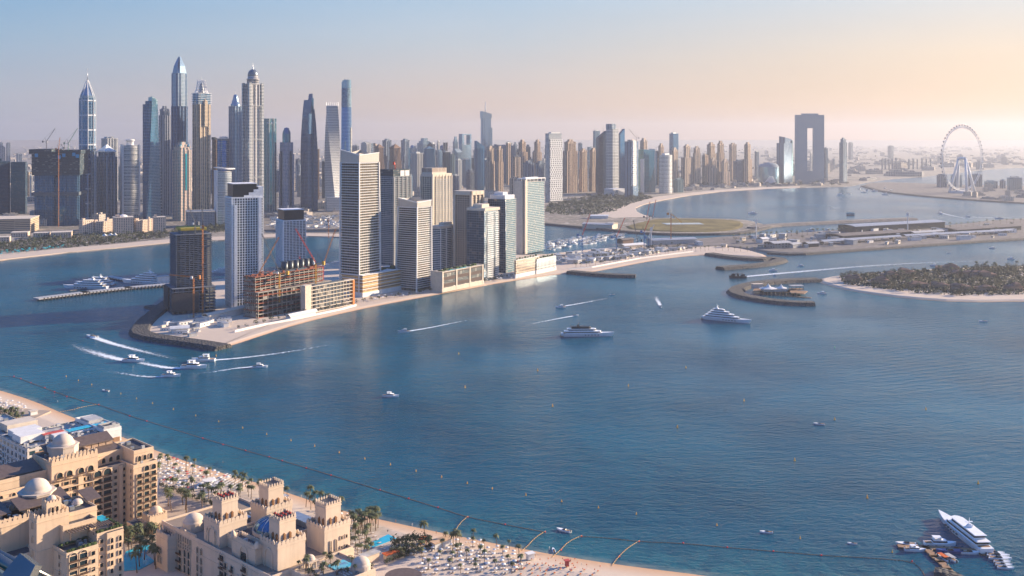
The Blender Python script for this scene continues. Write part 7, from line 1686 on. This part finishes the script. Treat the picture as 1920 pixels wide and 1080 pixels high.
shed('long open canopy roof along the port quay', 1545, 462, 1690, 452, 18, 6, PR, canopy=True); shed('long open canopy roof further along the port quay', 1700, 451, 1900, 440, 18, 6, PR, canopy=True)
shed('grey flat box building at the left end of the port', 1452, 469, 1484, 467, 30, 9, GREYC, facade('grey_box', (.30, .29, .28), (.05, .06, .07), 5, 8, .5, .5, .2, .4)); shed('small grey block beside the box building of the port', 1487, 468, 1503, 466, 20, 6, GREYC); shed('small dark-windowed block on the port quay', 1516, 466, 1535, 465, 18, 6, GREYC, DARKM)
shed('small white cube house by the tall pole', 1430, 459, 1441, 458, 16, 8, WHITE, WHITE); shed('low office behind the terminal roofs', 1715, 445, 1770, 441, 20, 6, GREYC, BEI)
shed('low concrete building with flat roof on the grassy spit', 1092, 430, 1148, 432, 40, 10, GREYC, BEI, z=1.5); shed('small tan end block on the grassy spit', 1138, 431, 1148, 431.5, 30, 12, BEI, BEI, z=1.5); shed('white vaulted event tent behind the grassy spit', 1108, 411, 1140, 411, 28, 6, WHITE, WHITE, z=1.5)
lw_ = ccw([P2(*p) for p in [(1240, 421), (1250, 424), (1320, 423.5), (1312, 420.5)]]); t = G().prism(lw_, 3.5, 3.9).build('pond', mat('pale_pond', (.40, .46, .46), .2)); struct(t)
x, y = P2(1418, 462)
for L_, px, py, top in (('tall white lighting mast with box head near the port entrance', 1418, 457, 420), ('tall lighting mast on the port, right of the long shed middle', 1702, 441, 407), ('white column pole by the curved wharf building', 1221, 462, 435)):
    Y = CAM_H * FOC / (py - YH); x, y = XY(px, Y); t = thing('light_mast', L_, 'mast', (x, y, 2)); z = ht(top, Y); G().lathe([(1.3, 0), (.9, z)], 8).build('pole', WHITE, t); G().box(-2.2, 2.2, -1.2, 1.2, z, z + 7, bot=True).build('head', WHITE, t)
shed('curved grey wharf building on the harbour side', 1225, 462, 1306, 459, 30, 9, PR, GREYC, z=1.6); shed('low white wharf block left of the curved one', 1172, 468, 1210, 465, 20, 5, WHITE, BEI, z=1.6); shed('dark boathouse with two gables by the wharf', 1168, 459, 1188, 457, 16, 7, PD, BRN, z=1.6)
for i, (a, b) in enumerate([(1030, 452), (1060, 449), (1095, 445), (1130, 441)]): pier(('farthest left marina finger pontoon', 'second marina finger pontoon from the towers', 'third marina finger pontoon', 'last marina finger pontoon near the channel')[i], [(a, b), (a + 62, b - 5)], 4, .8, 4, GREYC, .4)
MB = [mboat('x', 0, 0, 16, 0, loc=(0, 0)), mboat('x', 0, 0, 13, 0, kind='open', loc=(0, 0))]
q = random.Random(21)
def moor(poly, n, label, group, s=(.8, 1.5), mind=11, head=35, seed=3, z=0): 
    for p in scatter(poly, 0, MB, label, group): pass
    poly = [P2(*p) for p in poly]; xs = [p[0] for p in poly]; ys = [p[1] for p in poly]; q = random.Random(seed); done = []; tr = 0
    while len(done) < n and tr < 4000:
        tr += 1; p = (q.uniform(min(xs), max(xs)), q.uniform(min(ys), max(ys)))
        if inpoly(p, poly) and all((p[0] - d[0]) ** 2 + (p[1] - d[1]) ** 2 > mind ** 2 for d in done): done.append(p); put(q.choice(MB), *p, z, label, group, q.uniform(*s), R(head + q.choice((0, 180)) + q.uniform(-6, 6)))
moor([(1025, 456), (1100, 447), (1165, 440), (1175, 444), (1120, 456), (1040, 470), (1024, 470)], 62, 'small white boat moored in the packed marina behind the towers', 'boats in the packed marina', (.8, 1.7), 12)
moor([(640, 497), (700, 492), (700, 502), (640, 508)], 8, 'white yacht tied in the basin behind the tallest balcony tower', 'yachts in the basin', (1.6, 2.4), 20, 100)
moor([(500, 431), (640, 429), (640, 405), (510, 407)], 70, 'small boat stored ashore in the boatyard behind the grid towers', 'boats stored in the boatyard', (.9, 1.6), 14, 20, 5, 1.5)
shed('long grey quay wall in front of the boatyard', 497, 437, 642, 436, 3, 3, PAVE, GREYC, 'quay_wall', z=1.5)
for i, (a, b) in enumerate([(1640, 356), (1652, 354), (1660, 352), (1612, 352), (1625, 354), (1632, 350), (1670, 356), (1645, 349), (1660, 362), (1620, 358), (1575, 363), (1593, 361)]):
    x, y = P2(a, b + 3); put(MB[i % 2], x, y, 0, 'tiny boat moored near the mouth of the far channel', 'boats at the far channel mouth', 1.6, R(20 * i))
# site clutter on the spit: cabins, containers, vehicles, trees
CAB = []
for i, (w, d, hh, m) in enumerate([(12, 4, 3, WHITE), (6, 2.6, 2.6, BEI), (9, 5, 3.4, GREYC)]):
    g = G(); g.box(-w / 2, w / 2, -d / 2, d / 2, 0, hh, 0, 0); g.box(-w / 2 - .2, w / 2 + .2, -d / 2 - .2, d / 2 + .2, hh, hh + .25, 1, 1, bot=True)
    for k in range(3): g.box(-w * .35 + k * w * .25, -w * .35 + k * w * .25 + 1, -d / 2 - .05, -d / 2 + .1, 1.1, 2.1, 2)
    CAB.append(g.build('site_cabin', [m, PR, WIN]))
q2 = dict(cat='cabin')
scatter([(300, 612), (420, 618), (430, 600), (310, 596)], 16, CAB, 'white site cabin clustered below the concrete tower frame', 'site cabins on the tip', 1.6, (.9, 1.5), 'cabin', 9, 2)
scatter([(295, 625), (370, 636), (380, 622), (305, 612)], 14, CAB, 'small cabin in the fenced plot at the rocky tip', 'cabins in the fenced plot', 1.6, (.5, 1.0), 'cabin', 8, 3)
scatter([(1040, 497), (1120, 495), (1230, 478), (1300, 466), (1240, 470), (1130, 472), (1045, 480)], 85, CAB, 'site cabin or container on the harbour building site', 'cabins on the harbour building site', 1.6, (.9, 2.0), 'cabin', 11, 4)
shed('long low white-walled site office behind the fence', 392, 606, 466, 588, 10, 6, BEI, WHITE, z=1.6); shed('white tent-roofed shed near the rocky tip', 322, 628, 352, 626, 9, 4, WHITE, WHITE, z=1.6)
shed('white hoarding-clad store on the beach edge', 545, 604, 592, 594, 7, 4.5, WHITE, WHITE, z=1.6)
for L_, p in (('white hoarding between beach and building site', [(440, 626), (500, 612), (545, 604), (640, 584), (668, 576)]), ('white wall along the palm promenade of the second beach', [(1066, 508), (1110, 504), (1200, 487), (1300, 474)])):
    c = [Vector(P2(*a)) for a in p]; t = thing('site_wall', L_, 'wall', (c[0].x, c[0].y, 1.5)); g = G()
    for a, b in zip(c, c[1:]): d = b - a; m_ = (a + b) / 2 - c[0]; g.obox(m_.x, m_.y, d.length, .5, math.atan2(d.y, d.x), 0, 2.4)
    g.build('panels', WHITE, t)
def row(pts, n, srcs, label, group, z=1.6, s=(.6, .9), cat='tree', jit=1.5, seed=1):
    c = [Vector(P2(*p)) for p in pts]; tot = sum((b - a).length for a, b in zip(c, c[1:])); q = random.Random(seed)
    for i in range(n):
        d = tot * (i + .5) / n
        for a, b in zip(c, c[1:]):
            if d <= (b - a).length: break
            d -= (b - a).length
        p = a + (b - a).normalized() * d; put(q.choice(srcs), p.x + q.uniform(-jit, jit), p.y + q.uniform(-jit, jit), z, label, group, q.uniform(*s), q.uniform(0, 6.28), cat)
row([(690, 566), (760, 558), (850, 541), (950, 523), (1040, 508)], 36, FARB, 'round street tree on the promenade in front of the podiums', 'promenade trees before the podiums', s=(.55, .8))
row([(440, 622), (540, 598), (640, 578), (700, 565)], 18, FARB, 'dark small tree along the sand near the building site', 'trees by the building site', s=(.5, .8), seed=2)
row([(1075, 506), (1150, 496), (1230, 481), (1330, 471), (1420, 474)], 40, FARP, 'palm in the row along the second beach', 'palms along the second beach', s=(.7, 1), cat='palm', seed=3)
row([(1370, 452), (1420, 449), (1480, 445), (1560, 440), (1600, 437)], 24, FARP, 'palm in the row along the port harbour edge', 'palms on the port', z=2.6, s=(1, 1.4), cat='palm', seed=4)
row([(1775, 430), (1840, 424), (1920, 419)], 12, FARP, 'palm in the row at the right end of the port', 'palms at the port right end', z=2.6, s=(1, 1.4), cat='palm', seed=5)
scatter([(505, 431), (640, 428), (640, 410), (510, 410)], 40, CAB, 'van or cabin parked in the boatyard behind the grid towers', 'cabins in the boatyard', 1.6, (.8, 1.5), 'cabin', 14, 9)
scatter([(1120, 492), (1200, 480), (1290, 466), (1240, 463), (1120, 480)], 55, FARP + FARB, 'tree among the yards of the harbour building site', 'trees in the harbour yards', s=(.6, 1), mind=10, seed=6, keep=24)
scatter([(1270, 352), (1590, 350), (1590, 345), (1270, 349)], 30, FARB, 'tree behind the far bay beach', 'trees behind the far beach', s=(1.4, 2.4), mind=26, seed=7, keep=6)
scatter([(1300, 462), (1450, 472), (1600, 466), (1900, 446), (1900, 422), (1780, 430), (1560, 438), (1330, 452)], 70, CAB, 'container or truck parked on the port island', 'containers on the port island', 2.6, (1.2, 2.6), 'container', 16, 12)
scatter([(1300, 460), (1450, 470), (1600, 464), (1900, 444), (1900, 425), (1560, 440), (1330, 452)], 50, FARP + FARB, 'tree on the port island', 'trees on the port', 2.6, (.7, 1.2), mind=16, seed=30, keep=18)
# beach umbrellas on the spit and left coast
UW = mat('canvas_white', (.76, .74, .70), .8, var=.06)
def umbrella(label, m, r=1.5, far=False):
    t = thing('beach_umbrella', label, 'umbrella'); g = G(); g.prism(ngon(r, 8), 2.15, 2.8, top=ngon(.06, 8), bot=True); g.build('canopy', m, t); G().tube((0, 0, 0), (0, 0, 2.9), .05, 4).build('pole', METAL, t); return t
def umb1(m, r=1.5): g = G(); g.prism(ngon(r, 8), 2.15, 2.8, 0, top=ngon(.06, 8), bot=True); g.tube((0, 0, 0), (0, 0, 2.9), .07, 4); return g.build('beach_umbrella', m)
UM = {k: umb1(m) for k, m in (('w', UW), ('r', MATS['red_canvas']), ('t', mat('canvas_teal', (.03, .35, .38), .8)), ('b', mat('thatch', (.12, .09, .06), .95)), ('o', MATS['orange_canvas']))}
def lounger_mesh(m1, m2): g = G(); g.box(-.35, .35, -1.0, .3, .28, .36, 0, 0, bot=True); g.prism([(-.35, .3), (.35, .3), (.35, 1.0), (-.35, 1.0)], [.3, .3, .62, .62], [.38, .38, .7, .7], 0, bot=True); g.box(-.3, .3, -.9, .25, .36, .46, 1, 1); [g.box(x, x + .06, y, y + .06, 0, .3, 0) for x in (-.33, .27) for y in (-.95, .75)]; return g.build('sun_lounger', [m1, m2])
LOU = [lounger_mesh(WHITE, UW), lounger_mesh(DECK, UW), lounger_mesh(DECK, MATS['orange_canvas'])]
scatter([(0, 482), (60, 475), (120, 468), (120, 464), (60, 470), (0, 476)], 26, [UM['t']], 'turquoise umbrella on the left coast beach', 'turquoise umbrellas', 1.5, (1.6, 2.2), 'umbrella', 9, 1)
scatter([(700, 568), (850, 544), (1000, 520), (1000, 515), (850, 537), (700, 562)], 60, [UM['w']], 'white umbrella on the beach in front of the podiums', 'white umbrellas before the podiums', 1.5, (1.0, 1.5), 'umbrella', 4, 2)

# ------------------------------------------------------------------ near beach: umbrellas, loungers, palms, pools, people
z1 = [(288, 872), (300, 862), (380, 884), (430, 905), (400, 925), (335, 925), (296, 905)]
z2 = [(395, 905), (425, 893), (470, 915), (448, 925)]
z6 = [(775, 1040), (830, 1018), (880, 1020), (955, 1036), (975, 1052), (985, 1082), (790, 1082)]
def furn(poly, n, us, ul, ug, ll, lg, nl=1, mind=4.6, seed=1, lm=(0, 1)):
    for p in scatter(poly, n, us, ul, ug, 1.7, (.68, .9), 'umbrella', mind, seed):
        for k in range(nl):
            put(LOU[lm[(k + int(p[0])) % 2]], p[0] + (-1.3 + 1.5 * k), p[1] - 1.3, 1.7, ll, lg, 1.0, R(160), 'sun lounger')
furn(z1, 80, [UM['w'], UM['w'], UM['w'], UM['w'], UM['r']], 'umbrella in the dense red and white beach club by the long hotel wing', 'umbrellas of the dense beach club', 'sun lounger in the dense red and white beach club', 'loungers of the dense beach club', 1, 3.6, 1)
furn(z6, 62, [UM['w']], 'white umbrella on the sand right of the round pavilion', 'white umbrellas right of the pavilion', 'sun lounger on the sand right of the round pavilion', 'loungers right of the pavilion', 2, 4.0, 2, (1, 1))
furn([(0, 772), (0, 752), (38, 762), (50, 772), (30, 780)], 34, [UM['w']], 'white umbrella of the far left beach club', 'umbrellas of the far left beach club', 'lounger of the far left beach club', 'loungers of the far left beach club', 1, 5, 3)
furn([(598, 960), (628, 955), (690, 985), (676, 998), (640, 985)], 24, [UM['b'], UM['w']], 'umbrella on the beach behind the castle towers', 'umbrellas behind the castle towers', 'lounger behind the castle towers', 'loungers behind the castle towers', 1, 4.2, 4)
furn([(968, 1062), (1080, 1062), (1130, 1078), (1130, 1086), (975, 1086)], 26, [UM['o']], 'folded orange umbrella on the lower beach', 'orange umbrellas', 'orange lounger on the lower beach', 'orange loungers', 1, 3.8, 5, (2, 2))
for o in [o for o in bpy.data.objects if o.get('group') == 'orange umbrellas']: o.scale = (.22, .22, 1)
for i in range(7):
    for k in range(9):
        a, b = Vector(P2(402 + i * 8.5, 909 - i * 1.9)), Vector(P2(426 + i * 8, 924 - i * 2.2)); p = Vector(P2(404, 907)) + (Vector(P2(452, 926)) - Vector(P2(404, 907))) * (k / 9) + (Vector(P2(428, 893)) - Vector(P2(404, 907))) * (i / 7)
        put(LOU[0], p.x, p.y, 1.7, 'white lounger in the tight straight rows between beach club and castle', 'loungers in straight rows', 1.15, R(140), 'sun lounger')
def ground_patch(name, pts, z, m, kind=True): return struct(G().prism(ccw([P2(*p) for p in pts]), .5, z, 0).build(name, m)) if kind else G().prism(ccw([P2(*p) for p in pts]), .5, z, 0).build(name, m)
TAN = stone('tan_paving', (.42, .34, .27)); PATH = mat('garden_path', (.50, .42, .34), .9, var=.2, scale=.3)
ground_patch('courtyard_paving', [(300, 908), (372, 944), (400, 958), (360, 1010), (240, 1060), (225, 1000), (292, 960)], 1.95, TAN)
ground_patch('pool_terrace', [(640, 990), (700, 988), (765, 1010), (770, 1030), (700, 1052), (640, 1040)], 1.95, PATH)
ground_patch('garden_path', [(0, 790), (60, 792), (96, 775), (30, 770), (0, 772)], 1.95, TAN)
POOLW = MATS['pool_bright']
def pool(label, pts, z=2.1):
    t = tag(G().prism(ccw([P2(*p) for p in pts]), .5, z, 0).build('pool', POOLW), label, 'pool'); return t
pool('long rectangular turquoise pool on the beach terrace', [(683, 1031), (694, 1036), (743, 1017), (728, 1009)]); pool('curved turquoise garden pool at the foot of the nearest hotel wing', [(232, 1052), (236, 1042), (262, 1030), (284, 1030), (272, 1045), (290, 1060), (262, 1075), (233, 1078)])
x, y = P2(440, 905); t = thing('beach_bar', 'round white-decked pool bar between the loungers and the castle', 'bar', (*P2(392, 915), 1.7), HA)
G().prism(ngon(7, 20), 0, .6).build('deck', UW, t); G().prism(ngon(3, 12), .6, 3).build('counter', WHITE, t); G().prism(ngon(4, 12), 3, 3.4, bot=True).build('roof', UW, t)
def hut(label, px, py, w, d, hh, rz, wm, rm): x, y = P2(px, py); t = thing('beach_hut', label, 'hut', (x, y, 1.7), R(rz)); G().box(-w / 2, w / 2, -d / 2, d / 2, 0, hh).build('wall', wm, t); G().box(-w / 2 - .5, w / 2 + .5, -d / 2 - .5, d / 2 + .5, hh, hh + .4, bot=True).build('roof', rm, t); return t
hut('flat wooden-roofed beach hut by the float line', 826, 1030, 10.5, 4.5, 3, 42, WHITE, mat('plywood', (.60, .40, .25), .8)); hut('orange-roofed kiosk behind the pool hedge', 733, 1052, 7, 3, 2.4, 40, SB, MATS['orange_canvas']); hut('small red hut alone on the lower sand', 1063, 1068, 1.6, 1.6, 2.6, 20, MATS['red_canvas'], MATS['red_canvas'])
hut('white-framed kiosk with people near the lower waterline', 994, 1054, 3.4, 2.4, 2.6, 30, UW, UW); hut('orange-lit kiosk of the far left beach club', 62, 782, 5, 4, 3, 45, UW, BEI); hut('orange panel shelter behind the pool', 792, 1025, 5, .8, 2.8, 60, MATS['orange_canvas'], MATS['orange_canvas']); hut('white low service building behind the castle towers', 512, 955, 14, 8, 5, 47, WHITE, GREYC); hut('cream low terrace building with pale roof by the hedge', 693, 1060, 9, 4, 4, 47, SB, GREYC)
# palms and hedges
scatter(z1, 16, NEARP, 'palm standing among the dense beach club umbrellas', 'palms in the dense beach club', 1.7, (.6, .95), 'palm', 5, 11)
scatter([(302, 918), (350, 935), (400, 958), (440, 965), (465, 945), (430, 935), (380, 928)], 24, NEARP, 'palm in the planted strip edging the paved courtyard', 'palms edging the courtyard', 1.7, (.6, 1.0), 'palm', 3.5, 12)
row([(302, 921), (350, 938), (400, 956), (450, 968)], 34, NEARB, 'low bush in the hedge edging the paved courtyard', 'courtyard hedge bushes', 1.7, (.4, .6), 'shrub', 1.5, 13)
scatter([(302, 960), (340, 975), (385, 968), (330, 948)], 7, NEARP, 'tall palm standing on the paved courtyard', 'palms on the courtyard', 1.9, (1.0, 1.25), 'palm', 7, 14)
scatter([(440, 905), (545, 945), (520, 955), (435, 935)], 26, NEARP, 'palm on the sand between castle towers and loungers', 'palms north of the castle', 1.7, (.6, .9), 'palm', 4, 15)
scatter([(575, 945), (640, 968), (628, 985), (570, 965)], 16, NEARP, 'palm on the sand behind the castle towers', 'palms behind the castle', 1.7, (.7, 1.0), 'palm', 4.5, 16)
scatter([(655, 990), (705, 985), (712, 1000), (665, 1012)], 20, NEARP, 'palm in the dense clump beside the pool', 'palms beside the pool', 1.7, (.8, 1.05), 'palm', 2.8, 17)
scatter([(738, 1030), (790, 1022), (808, 1030), (760, 1052), (738, 1048)], 22, NEARB, 'broad bushy tree in the dark clump right of the pool', 'bushy trees right of the pool', 1.7, (.7, 1.05), 'tree', 3, 18)
row([(720, 1066), (760, 1050), (815, 1032), (835, 1022)], 34, NEARB, 'bush in the hedge running towards the beach hut', 'hedge bushes to the beach hut', 1.7, (.38, .55), 'shrub', .8, 19)
scatter(z6, 30, NEARP, 'short palm between the white umbrellas', 'palms between the white umbrellas', 1.7, (.45, .75), 'palm', 6, 20)
scatter([(650, 1010), (690, 1000), (700, 1060), (660, 1050)], 18, NEARP, 'palm on the pool terrace', 'palms on the pool terrace', 1.9, (.5, .85), 'palm', 4, 21)
scatter([(232, 1020), (290, 1010), (296, 1075), (240, 1085)], 16, NEARP, 'palm around the curved garden pool', 'palms around the garden pool', 1.7, (.9, 1.2), 'palm', 4, 22)
scatter([(228, 1000), (292, 992), (296, 1025), (236, 1028)], 26, NEARB, 'bushy tree at the foot of the long hotel wing', 'bushes at the foot of the long wing', 1.7, (.5, .9), 'tree', 2.6, 23)
scatter([(0, 790), (0, 776), (30, 782), (46, 796), (20, 806)], 26, NEARB + NEARP, 'dark garden tree near the left beach club', 'trees near the left beach club', 1.7, (.7, 1), 'tree', 4, 24)
for i, (px, py, s_) in enumerate([(705, 988, 1.05), (797, 1020, 1.1), (855, 1040, 1.15), (849, 1040, 1.05)]): x, y = P2(px, py); put(NEARP[i % 3], x, y, 1.7, ('lone tall palm on the sand above the pool', 'lone tall palm above the orange shelter', 'right one of two tall palms by the beach hut', 'left one of two tall palms by the beach hut')[i], None or 'tall lone palms', s_)
# castle terrace planting
for i in range(26):
    q_ = random.Random(i + 50); s_, t_ = q_.uniform(263, 287), q_.uniform(351, 375)
    if 275 < s_ < 285.5 and 360 < t_ < 370: continue
    put(NEARP[i % 3] if i % 2 else NEARB[0], *HW(s_, t_), 20.6, 'palm or bush planted on the castle pool terrace', 'plants on the castle terrace', q_.uniform(.4, .7), None, 'plant')
for i in range(14): put(LOU[0], *HW(275 + (i % 7) * 1.6, 358 - (i // 7) * 3), 20.6, 'lounger on the castle pool terrace', 'loungers on the castle terrace', 1, R(47), 'sun lounger')
# pool loungers
for i in range(22): a, b = P2(650 + i * 2.2 + (i % 2) * 24, 1008 + (i % 11) * 3); put(LOU[1], a, b, 1.95, 'lounger on the terrace around the rectangular pool', 'loungers around the pool', 1.1, R(130), 'sun lounger')
# people: one continuous body each
SKIN = mat('skin', (.36, .20, .13), .6)
def person(label, m, walk=.25):
    me = bpy.data.meshes.new('person'); V = [(0, 0, .95), (0, 0, 1.25), (0, 0, 1.45), (0, 0, 1.55), (0, .02, 1.68), (-.19, 0, 1.42), (-.25, .06, 1.15), (-.26, .14, .9), (.19, 0, 1.42), (.25, -.05, 1.15), (.27, .02, .9), (-.1, 0, .88), (-.11, walk * .5, .5), (-.11, walk * .6, .06), (-.11, walk * .6 + .14, .03), (.1, 0, .88), (.11, -walk * .4, .5), (.11, -walk, .08), (.11, -walk + .14, .03)]
    E = [(0, 1), (1, 2), (2, 3), (3, 4), (2, 5), (5, 6), (6, 7), (2, 8), (8, 9), (9, 10), (0, 11), (11, 12), (12, 13), (13, 14), (0, 15), (15, 16), (16, 17), (17, 18)]; RR = [.15, .14, .15, .06, .11, .06, .045, .035, .06, .045, .035, .09, .06, .045, .035, .09, .06, .045, .035]
    me.from_pydata(V, E, []); bm = bmesh.new(); bm.from_mesh(me); ly = bm.verts.layers.skin.verify(); bm.verts.ensure_lookup_table()
    for i, r in enumerate(RR): bm.verts[i][ly].radius = (r, r); bm.verts[i][ly].use_root = i == 0
    bm.to_mesh(me); bm.free(); o = bpy.data.objects.new('person', me); COL.objects.link(o); md = o.modifiers.new('skin', 'SKIN')
    me.materials.append(m); sb_ = o.modifiers.new('sub', 'SUBSURF'); sb_.levels = 1; sb_.render_levels = 1; return o
PP = [person('', SKIN), person('', mat('clothes_white', (.6, .58, .55), .8)), person('', mat('clothes_dark', (.04, .05, .08), .8))]
for i, (px, py) in enumerate([(818, 1006), (1030, 1036), (1034, 1037), (742, 985), (773, 992), (727, 1004), (1004, 1050), (998, 1054), (472, 888), (418, 873), (565, 938), (300, 860), (265, 836), (108, 758), (140, 768), (146, 770), (950, 1052), (885, 1010), (1070, 1060), (1090, 1066), (320, 855), (610, 950), (880, 1056), (900, 1062), (350, 868)]):
    x, y = P2(px, py); put(PP[i % 3], x, y, 1.45, ('bare-skinned', 'white-clothed', 'dark-clothed')[i % 3] + ' person walking on the near sand', ('bathers', 'people in white', 'people in dark clothes')[i % 3] + ' on the near sand', 1.0, None, 'person')

# ------------------------------------------------------------------ glass and steel parapet right below the viewpoint
def P3(px, py, Y): return Vector(((px - 960) * Y / FOC, Y, CAM_H - (py - YH) * Y / FOC))
a0 = P3(-60, 1000, 11.0); t = thing('glass_parapet', 'steel and glass parapet of the viewing tower crossing the bottom left corner', 'parapet', a0)
STEEL = mat('brushed_steel', (.22, .22, .21), .22, .9, var=.1, scale=3)
rel = lambda *a: P3(*a) - a0
g = G(); g.tube(rel(-60, 1008, 11.0), rel(118, 1096, 11.2), .035, 8); g.build('edge_rail', STEEL, t)
g = G(); g.tube(rel(-60, 1012, 9.9), rel(100, 1116, 10.0), .055, 12); g.build('handrail', STEEL, t)
g = G(); q = [rel(-60, 1008, 11.0), rel(118, 1096, 11.2), rel(118, 1180, 10.0), rel(-60, 1180, 9.6)]; g.face(list(reversed(q))); g.face([p + Vector((0, 0, -.03)) for p in q]); g.build('glass_panel', mat('smoked_glass', (.03, .05, .07), .15, .3, var=.5, scale=2), t)
g = G(); q = [rel(4, 1076, 9.4), rel(37, 1037, 9.6), rel(66, 1060, 9.5), rel(40, 1112, 9.2)]; n_ = Vector((.02, .1, -.05)); g.face(q); g.face([p + n_ for p in reversed(q)])
for i in range(4): g.face([q[i], q[i] + n_, q[(i + 1) % 4] + n_, q[(i + 1) % 4]])
g.build('bracket', STEEL, t)

# ------------------------------------------------------------------ air: one even box of haze round camera and scene
HAZE_D = 0.000058
hz = G(); hz.box(-29000, 29000, -5800, 21000, -3, 470, bot=True)
hm = bpy.data.materials.new('haze'); hm.use_nodes = True; hm.node_tree.nodes.clear()
pv_ = hm.node_tree.nodes.new('ShaderNodeVolumePrincipled'); ho_ = hm.node_tree.nodes.new('ShaderNodeOutputMaterial')
pv_.inputs['Color'].default_value = (.57, .60, .69, 1); pv_.inputs['Density'].default_value = HAZE_D; pv_.inputs['Anisotropy'].default_value = .42
hm.node_tree.links.new(pv_.outputs[0], ho_.inputs['Volume'])
tag(hz.build('haze', hm), 'pale haze hanging over the bay', 'haze', kind='stuff')
